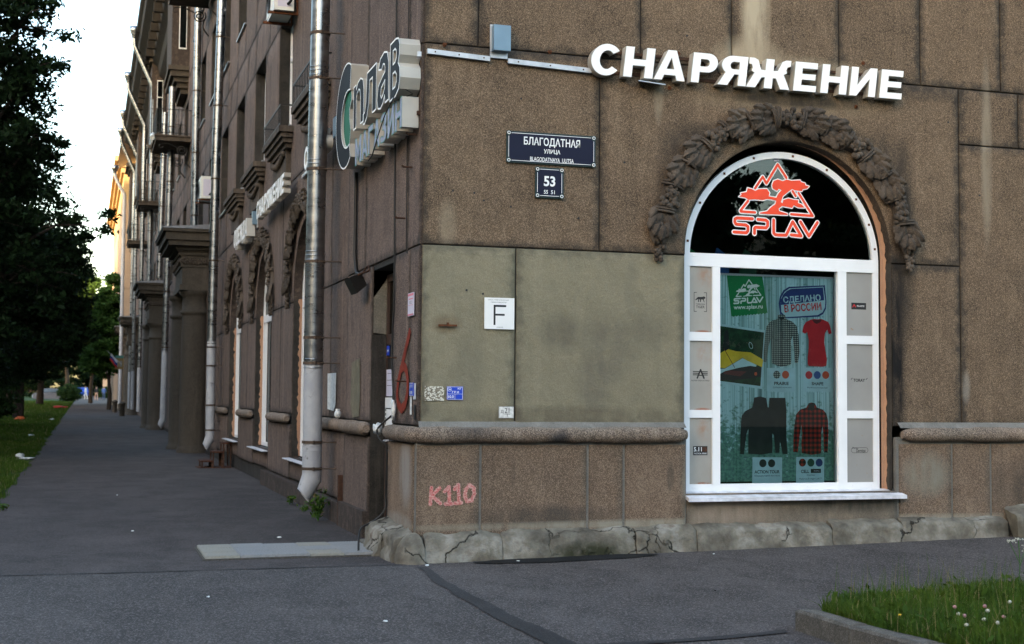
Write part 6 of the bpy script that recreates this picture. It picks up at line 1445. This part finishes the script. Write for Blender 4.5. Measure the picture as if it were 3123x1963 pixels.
# ------------------------------------------------------------------ verge grass along the path
n = 90000; y = -.2 + 60 * rng.random(n) ** 1.5; y = y[y > 2]; n = len(y); x = -4.32 - rng.random(n) * (1.2 + .045 * y); x += .12 * np.sin(y * 2.1) * .5 + rng.normal(0, .04, n)
P3 = np.column_stack([x, y, vg(x, y) - .02]); k = np.array([mnoise.noise(Vector((a * .8, c * .5, 0))) for a, c in zip(x, y)]); P3 = P3[k > -.28 + rng.normal(0, .1, n)]
V, t = blades(P3, .04, .13, .014); me = quads_mesh('verge_grass', V, t, 'grass_blades'); link('verge_grass', me, kind='stuff', label='short grass verge along the path', cat='grass')
x = -4.35 - rng.random(60000) * 9; y = 30 + rng.random(60000) ** .8 * 120; P3 = np.column_stack([x, y, vg(x, y) - .02]); V, t = blades(P3, .06, .16, .05); me = quads_mesh('verge_grass', V, t, 'grass_blades'); link('verge_grass', me, kind='stuff', label='far grass verge under the trees', cat='grass')
def weed(name, loc, n, hgt, spread, leaf, label, cat='weed'):
    o = empty(name, loc, 0, label=label, cat=cat); b = MB(); C = []
    for i in range(n):
        a = random.uniform(0, 2 * pi); r = spread * random.random(); e = Vector((r * cos(a), r * sin(a), hgt * random.uniform(.5, 1))); b.tube(smooth([(0, 0, 0), tuple(e * .5 + Vector((0, 0, .03))), tuple(e)]), .004, 4)
        for k in range(6): C.append(e * random.uniform(.3, 1.05) + Vector((random.gauss(0, .025), random.gauss(0, .03), random.gauss(0, .02))))
    b.build('stem', 'leaf_green', o); me = quads_mesh('leaves', leafquads(np.array([tuple(c) for c in C]), leaf, 1.5), rng.random(len(C)), 'grass_blades'); link('leaves', me, o)
weed('weed', (-.24, 4.5, 0), 16, .44, .16, .045, 'bushy green weed at the foot of the wall below the thick drainpipe')
weed('weed', (-.22, 7.2, 0), 8, .15, .12, .03, 'small low weed along the wall base under the first arched window'); weed('weed', (-.22, 5.9, 0), 6, .10, .08, .022, 'tiny weed tuft at the wall base left of the thick drainpipe' .replace('left of', 'just past'))
weed('weed', (-4.15, 7.0, 0), 10, .08, .12, .025, 'low weed tuft on the asphalt edge at the picture side'.replace(' at the picture side', ' by the verge'))
b = MB(); b.box(-.10, -.04, 3.87, 3.93, 0, .62); b.build('downpipe_stub', 'dark_rust', label='short dark pipe stub in the angle at the wall foot', cat='pipe')

# ------------------------------------------------------------------ trees
def crown_points(blobs, n, fill_=.55):
    """clustered leaf positions: twig clumps spread through ellipsoids"""
    out = []; vol = np.array([b_[1][0] * b_[1][1] * b_[1][2] for b_ in blobs]); vol = vol / vol.sum()
    for (c, r), v in zip(blobs, vol):
        m = int(n * v); nc = max(4, m // 70); d = rng.normal(size=(nc, 3)); d /= np.linalg.norm(d, axis=1)[:, None]; rad = rng.random(nc) ** .38; cc = np.array(c) + d * rad[:, None] * np.array(r)
        idx = rng.integers(0, nc, m); sc = .24 * min(r) ** .5 * .6
        out.append(cc[idx] + rng.normal(size=(m, 3)) * np.array([sc, sc, sc * .55]))
    return np.concatenate(out)
def tree(name, loc, blobs, n, size, mat, label, trunk=(.18, 4), cat='tree', limbs=True, group=None):
    o = empty(name, loc, 0, label=label, cat=cat, group=group)
    if trunk:
        b = MB(); h = trunk[1]; P_ = smooth([(0, 0, -.1), (.05, .03, h * .4), (-.05, .05, h * .8), (.05, 0, h * 1.4)]); k = len(P_); b.tube(P_, [trunk[0] * (1.25 - .85 * i / k) for i in range(k)], 10)
        for c, r in (blobs if limbs else []): c = Vector(c); s_ = Vector((0, 0, h * random.uniform(.5, .9))); b.tube(smooth([tuple(s_), tuple(s_.lerp(c, .5) + Vector((0, 0, .2))), tuple(c)]), [trunk[0] * .45 * (1 - .8 * i / 8) for i in range(9)], 6)
        if n > 40000:
            for c, r in blobs:
                for _ in range(9):
                    d = Vector((random.gauss(0, 1), random.gauss(0, 1), random.gauss(0, .8))).normalized(); e = Vector(c) + Vector((d.x * r[0], d.y * r[1], d.z * r[2])) * random.uniform(.7, 1.05); m_ = Vector(c).lerp(e, .5) + Vector((0, 0, .12)); b.tube(smooth([c, tuple(m_), tuple(e)], 3), [.03 * (1 - .75 * i / 6) for i in range(7)], 4, False)
        b.build('trunk', 'bark', o)
    P_ = crown_points(blobs, n); me = quads_mesh('crown', leafquads(P_, size), rng.random(len(P_)), mat); link('crown', me, o); return o
G = 'trees along the path'
# big near tree: blobs relative to trunk at (-7.4, 22)
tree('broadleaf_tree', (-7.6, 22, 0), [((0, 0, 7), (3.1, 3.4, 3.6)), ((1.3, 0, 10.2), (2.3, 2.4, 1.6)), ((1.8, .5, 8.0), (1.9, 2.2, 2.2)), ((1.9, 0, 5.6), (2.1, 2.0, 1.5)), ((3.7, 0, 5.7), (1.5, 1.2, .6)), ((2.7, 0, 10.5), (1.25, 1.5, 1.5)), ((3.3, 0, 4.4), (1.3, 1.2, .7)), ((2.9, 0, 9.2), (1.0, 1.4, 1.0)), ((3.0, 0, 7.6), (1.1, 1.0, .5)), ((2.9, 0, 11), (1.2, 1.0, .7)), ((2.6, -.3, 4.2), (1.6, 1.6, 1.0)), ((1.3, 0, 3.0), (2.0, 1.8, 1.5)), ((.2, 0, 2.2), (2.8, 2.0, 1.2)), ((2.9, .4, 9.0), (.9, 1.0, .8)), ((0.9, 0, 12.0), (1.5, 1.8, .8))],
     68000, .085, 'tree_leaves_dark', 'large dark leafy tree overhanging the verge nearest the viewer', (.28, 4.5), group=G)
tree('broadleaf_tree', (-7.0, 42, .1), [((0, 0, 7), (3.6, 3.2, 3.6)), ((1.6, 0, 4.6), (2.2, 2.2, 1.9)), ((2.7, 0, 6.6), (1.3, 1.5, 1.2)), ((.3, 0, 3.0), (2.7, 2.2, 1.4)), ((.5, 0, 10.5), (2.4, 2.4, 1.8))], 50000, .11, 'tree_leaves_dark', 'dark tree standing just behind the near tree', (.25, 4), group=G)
t3 = tree('broadleaf_tree', (-6.6, 66, .2), [((0, 0, 7.5), (3.8, 3.6, 3.8)), ((1.9, 0, 5.0), (2.0, 2.2, 2.0)), ((-.5, 0, 3.6), (2.8, 2.4, 1.8)), ((3.1, 0, 4.7), (1.2, 1.4, .9))], 38000, .15, 'tree_leaves_dark', 'third dark tree along the verge', (.25, 4), group=G)
for (x, y, s_, lab) in ((-8.4, 92, 1.05, 'fourth tree along the verge, behind the dark ones'), (-7.2, 122, 1.15, 'tree beside the parked silver car'), (-13, 110, 1.4, 'tall tree behind the parked silver car'), (-13.5, 60, 1.3, 'tree deep behind the near verge trees'), (-12.5, 34, 1.2, 'tree hidden deep behind the near tree')):
    c = copy_tree(t3, label=lab); c.location = (x, y, gz(x, y)); c.scale = (s_,) * 3; c.rotation_euler = (0, 0, x * 7)
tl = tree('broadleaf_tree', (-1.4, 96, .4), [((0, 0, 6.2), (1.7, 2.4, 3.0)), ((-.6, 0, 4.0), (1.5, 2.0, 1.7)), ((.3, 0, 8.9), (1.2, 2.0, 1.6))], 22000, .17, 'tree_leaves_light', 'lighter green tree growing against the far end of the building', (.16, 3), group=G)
for (x, y, s_, lab) in ((-2.6, 135, 1.25, 'light green tree past the far end of the building'), (1.5, 175, 1.6, 'distant light green tree closing the path'), (-6, 215, 2.1, 'most distant tree where the path ends')):
    c = copy_tree(tl, label=lab); c.location = (x, y, gz(x, y)); c.scale = (s_,) * 3; c.rotation_euler = (0, 0, x)
c = copy_tree(t3, label='distant dark tree closing the view behind the walkers'); c.location = (-12, 240, 1.2); c.scale = (2.2,) * 3
P_ = np.concatenate([crown_points([((x, yy + 6 * math.sin(x), 4.5), (8, 6, 8 + 2 * math.sin(x * .7)))], 6500) for x in range(-70, 60, 8) for yy in (232, 256)])
me = quads_mesh('distant_woods', leafquads(P_, .42), rng.random(len(P_)), 'tree_leaves_dark'); link('distant_woods', me, kind='stuff', label='mass of trees closing the far end of the path', cat='trees')
bush = tree('bush', (-4.75, 142, gz(-4.7, 142)), [((0, 0, 1.0), (1.25, 1.3, .95))], 12000, .07, 'hedge_leaves', 'clipped round green bush beside the path ahead of the silver car', None, 'bush'); 
c = copy_tree(bush, label='low bush near the far walkers by the building'); c.location = (-.2, 178, .95); c.scale = (1.3, 1, .8)
# shrubs under the near trees
c = copy_tree(bush, label='dark shrub under the near tree'); c.location = (-7.4, 33, .0); c.scale = (1.3, 1.2, 1.2)
c = copy_tree(bush, label='dark shrub behind the near tree trunk'); c.location = (-8.2, 50, .1); c.scale = (1.8, 1.2, 1.5)
# street trees across the cross street (behind the viewer), mirrored in the shop window
t4 = tree('broadleaf_tree', (3, -40, 0), [((0, 0, 6.5), (4.2, 3.5, 4.0)), ((1, 0, 10), (3, 2.6, 2.2)), ((-1.5, 0, 3.6), (2.8, 2.4, 1.8))], 26000, .17, 'tree_leaves_dark', 'tree across the cross street facing the shop window', (.25, 3.5), group='street trees across the road')
for i, x in enumerate((-26, -17, -7, 12, 21, 31, 42)):
    c = copy_tree(t4, label='street tree across the road, number %s from the corner' % ('one', 'two', 'three', 'four', 'five', 'six', 'seven')[i]); c.location = (x, -40 - (i % 3), 0); c.scale = (1 + .1 * (i % 3),) * 3; c.rotation_euler = (0, 0, i * 1.7)
for i, x in enumerate((-20, -9, 1, 11, 22, 34)):
    c = copy_tree(t4, label='second-row street tree across the road, %s along' % ('first', 'second', 'third', 'fourth', 'fifth', 'sixth')[i]); c.location = (x, -47, 0); c.scale = (1.35,) * 3; c.rotation_euler = (0, 0, i * 2.1 + 1)
def house(x0, x1, y0, y1, h, label, mat='far_facade', face='S', wins=True):
    o = empty('apartment_block', ((x0 + x1) / 2, (y0 + y1) / 2, 0), 0, label=label, cat='building'); w, d = (x1 - x0) / 2, (y1 - y0) / 2
    b = MB(); b.box(-w, w, -d, d, -1, h); b.build('wall', mat, o); b = MB(); b.box(-w - .5, w + .5, -d - .5, d + .5, h, h + .5); b.build('roof', 'galvanised_roof', o)
    if wins:
        wb = MB(); wb.box(-.6, .6, -.04, .04, 0, 1.6); wm = wb.mesh('window'); wm.materials.append(MATS['pane_dark_room'])
        n = int(2 * w / 3.5); nf = int(h / 3.4)
        for i in range(min(n, 16)):
            for f_ in range(nf): link('window', wm, o, loc=(-w + 1.7 + i * 3.5, d if face == 'N' else -d, 1.2 + f_ * 3.4))
    return o
house(-30, 60, -76, -60, 12, 'unseen pale block added across the cross street, kept low for skylight', face='N')  # out of view; height shaped to let skylight reach the shop wall
house(-118, -33, -84, -66, 27, 'unseen tall block added diagonally across the crossing to shade the walls', face='N', wins=False)  # unseen, put in to keep the low sun off the walls
house(-62, -46, -40, 38, 28, 'unseen block added on the far side of the main street to stop the sun', wins=False)  # unseen row added so the street wall stays out of the sun
house(-62, -46, 38.5, 64, 24.6, 'unseen lower block added on the far side of the main street to limit the sun', wins=False)  # unseen, height shaped so sun reaches only the far cornice
house(-62, -46, 66, 190, 17, 'unseen long low block added on the far side of the main street as a sun blocker', wins=False)  # lower far end of the added sun-blocking row, out of view
# second building beyond: end wall catching the sun
o2 = empty('apartment_block', (0, 93, 0), 0, label='far beige apartment block with a sunlit yellow cornice', cat='building')
b = MB(); b.box(-.72, 12, 0, 40, -.5, 16.2); b.build('wall', 'far_facade', o2)
b = MB(); b.box(-.74, 12, -.02, 40, 16.21, 18.2).box(-.95, 12, -.25, 40, 18.2, 18.6).box(-1.2, 12, -.5, 40, 18.6, 19.0).box(-1.45, 12, -.75, 40, 19, 19.4); b.build('cornice', 'far_sunlit_facade', o2)
for z in (5, 9.5): b = MB(); b.box(-.80, 12, -.06, 40, z, z + .25); b.build('string_course', 'far_facade', o2)
house(-3.2, 8, 150, 170, 16, 'distant pinkish house beyond the far beige block', wins=False) if 0 else None
house(-.5, 10, 214, 218, 5, 'distant pale house glimpsed at the end of the path')

# ------------------------------------------------------------------ car, people, flag, litter
def car(loc, rz, body, label, sc=1.):
    o = empty('parked_car', loc, rz, label=label, cat='car'); b = MB()
    prof = [(-2.2, .35), (-2.25, .75), (-2.1, .98), (-1.75, 1.02), (-1.15, 1.45), (-.2, 1.52), (.55, 1.45), (1.2, 1.02), (1.9, .92), (2.2, .72), (2.25, .38), (1.8, .28), (-1.8, .28)]
    ys = [(-.86, .86), (-.90, .98)]; k = len(prof); vs = []
    for s_, w in ((-1, 1), (-1, 1)): pass
    for yy, f in ((-.80, 0.96), (-.88, 1.0), (.88, 1.0), (.80, .96)):
        for x, z in prof: vs.append((x * f if abs(x) > 1.5 else x, yy * (1 - .16 * max(0, (z - .95) / .6)), .28 + (z - .28) * (f if f == 1 else .985)))
    fs = [(i * k + j, i * k + (j + 1) % k, (i + 1) * k + (j + 1) % k, (i + 1) * k + j) for i in range(3) for j in range(k)]; b.add(vs, fs); b.add(vs[:k], [tuple(range(k))]); b.add(vs[-k:], [tuple(range(k))[::-1]]); b.build('body', body, o)
    for s_ in (-1, 1):
        b = MB(); b.add([(x, s_ * (.885 - .12 * max(0, (z - .95) / .5)) + s_ * .012, z) for x, z in [(-1.6, 1.03), (-1.05, 1.40), (-.15, 1.46), (.5, 1.40), (1.0, 1.03)]], [(0, 1, 2, 3, 4)]); b.build('side_window', 'car_glass', o)
        for x in (-1.4, 1.4):
            b = MB(); b.bar((x, s_ * .70, .33), (x, s_ * .905, .33), .33, 20); w = b.build('wheel', 'tyre', o); b = MB(); b.bar((x, s_ * .90, .33), (x, s_ * .915, .33), .20, 14); b.build('rim', 'cable_tray_metal', w)
        b = MB(); b.ell((2.15, s_ * .6, .72), (.10, .18, .08)); b.build('headlight', 'sign_white', o)
    b = MB(); b.add([(1.18, -.72, 1.05), (1.18, .72, 1.05), (.58, .66, 1.44), (.58, -.66, 1.44)], [(0, 1, 2, 3)]); b.build('windscreen', 'car_glass', o); return o
car((-6.5, 147, gz(-6.5, 147)), 0, 'car_silver', 'silver car parked across the verge beside the round bush')
car((-3.6, 205, gz(-3, 205)), pi / 2, 'car_blue', 'blue car far away at the end of the path')
def person(loc, rz, top, legs, label, sc=1.):
    o = empty('person', loc, rz, label=label, cat='person'); V = [(0, 0, .95), (0, 0, 1.2), (0, 0, 1.42), (0, 0, 1.52), (0, .01, 1.63), (0, .01, 1.74), (-.10, 0, .88), (-.12, .10, .48), (-.12, .02, .08), (-.12, .14, .03), (.10, 0, .88), (.12, -.10, .48), (.12, -.22, .10), (.12, -.12, .03), (-.19, 0, 1.40), (-.25, -.05, 1.12), (-.24, .06, .88), (.19, 0, 1.40), (.25, .05, 1.12), (.24, .14, .90)]
    E_ = [(0, 1), (1, 2), (2, 3), (3, 4), (4, 5), (0, 6), (6, 7), (7, 8), (8, 9), (0, 10), (10, 11), (11, 12), (12, 13), (2, 14), (14, 15), (15, 16), (2, 17), (17, 18), (18, 19)]
    Rr = [.15, .14, .16, .06, .10, .07, .10, .065, .05, .04, .10, .065, .05, .04, .065, .045, .03, .065, .045, .03]
    me = bpy.data.meshes.new('body'); me.from_pydata(V, E_, []); ob = bpy.data.objects.new('body', me); COL.objects.link(ob)
    m = ob.modifiers.new('s', 'SKIN'); 
    for i, r in enumerate(Rr): me.skin_vertices[0].data[i].radius = (r, r * .8)
    me.skin_vertices[0].data[0].use_root = True; ob.modifiers.new('u', 'SUBSURF').levels = 1
    dg = bpy.context.evaluated_depsgraph_get(); dg.update(); m2 = bpy.data.meshes.new_from_object(ob.evaluated_get(dg)); bpy.data.objects.remove(ob)
    for mm in (top, legs, 'skin', 'hair_brown'): m2.materials.append(MATS[mm])
    for p in m2.polygons:
        z = p.center.z; p.use_smooth = True; p.material_index = 0 if .95 < z < 1.48 else (1 if z < .95 and abs(p.center.x) < .22 else 2)
        if z > 1.66 or (z > 1.55 and p.center.y < -.03): p.material_index = 3
        if abs(p.center.x) > .20 and z < 1.0: p.material_index = 2
    link('body', m2, o); return o
person((-1.85, 163, gz(-1.8, 163)), .2, 'cloth_dark', 'skin', 'walker in a dark top and shorts far down the path'); person((-.95, 165, gz(-1, 165)), -.2, 'cloth_blue', 'cloth_jeans', 'walker in pale blue far down the path beside the dark one')
person((.15, 140, gz(0, 140)), 2.8, 'cloth_blue', 'cloth_jeans', 'person in blue standing close to the far building'); person((-3.1, 178, gz(-3, 178)), 1.0, 'cloth_white', 'cloth_white', 'person in white near the distant blue car')
f = empty('flag', (-1.15, 69, 3.3), 0, label='small white blue and red flag on a slanted pole over the far doorway', cat='flag'); b = MB(); b.bar((0, 0, 0), (-1.35, 0, 1.05), .02, 6); b.build('pole', 'pale_paint', f)
for i, m in enumerate(('flag_white', 'flag_blue', 'flag_red')):
    b = MB(); N = 8; vs = []
    for k in range(N + 1):
        t = k / N; x = -1.0 + .62 * t; z = .82 - .62 * t - i * .18 + .02 * sin(t * 7); vs += [(x - .02 * i, .08 * sin(t * 6 + i), z + .06), (x - .05 - .02 * i, .08 * sin(t * 6 + i), z - .13)]
    b.add(vs, [(2 * k, 2 * k + 1, 2 * k + 3, 2 * k + 2) for k in range(N)]); b.build('stripe', m, f)
f.scale = (.62, .62, .75)
s = empty('hanging_sign', (-1.28, 70, 3.05), 0, label='small teal and yellow hanging sign below the flag', cat='sign'); b = MB(); b.box(-.42, .42, -.04, .04, 0, .85); b.build('board', 'sign_yellow', s); b = MB(); b.box(-.42, .42, -.045, .045, .851, 1.06); b.build('header', 'sign_teal', s); b = MB(); b.box(-.30, -.06, -.05, -.041, .2, .65).box(.04, .3, -.05, -.041, .2, .65); b.build('picture_panel', 'tile_cream', s); b = MB(); b.bar((.42, 0, .95), (1.1, 0, .95), .02, 6); b.build('bracket', 'black_metal', s); s.scale = (.55, 1, .75)
def litter(loc, s_, m, label, cat='litter'):
    b = MB(); b.ell((0, 0, 0), s_, None, 9, 6, .4); b.build('litter', m, label=label, cat=cat, loc=loc)
litter((-4.6, 22.5, .05), (.10, .14, .08), 'litter_white', 'crumpled plastic bag on the verge edge'); litter((-4.42, 22.2, .02), (.16, .10, .03), 'litter_white', 'flat torn plastic beside the crumpled bag')
litter((-5.0, 100, .48), (.5, .6, .18), 'litter_red', 'red bag lying on the far grass before the silver car'); litter((-6.3, 62, .30), (.24, .3, .10), 'litter_orange', 'orange bag lying in the dark under the trees')
litter((-4.9, 38, .12), (.10, .1, .04), 'litter_white', 'white scrap on the grass further down the verge'); litter((-4.75, 62, .25), (.13, .2, .05), 'litter_white', 'white wrapper on the distant grass')
for i, (x, y, s_) in enumerate(((-2.55, 3.6, .014), (-2.15, -1.9, .012), (-1.05, -3.4, .014), (-1.0, 2.5, .018), (.0, -.36, .018), (-2.6, 9.5, .014), (.9, -.36, .012), (2.9, -.5, .010), (1.9, -2.6, .010))):
    b = MB(); b.ell((0, 0, 0), (s_ * 1.4, s_, s_ * .5), Matrix.Rotation(i, 3, 'Z'), 8, 5, .3); b.build('litter', 'litter_white' if i != 8 else 'ink_black', label='tiny pale scrap on the asphalt' if i != 8 else 'tiny dark blot on the asphalt', cat='litter', group='tiny scraps on the asphalt' if i != 8 else None, loc=(x, y, gz(x, y) + .012))
for o in list(bpy.data.objects):
    if o.type == 'MESH' and not o.data.polygons: print('EMPTY', o.name)
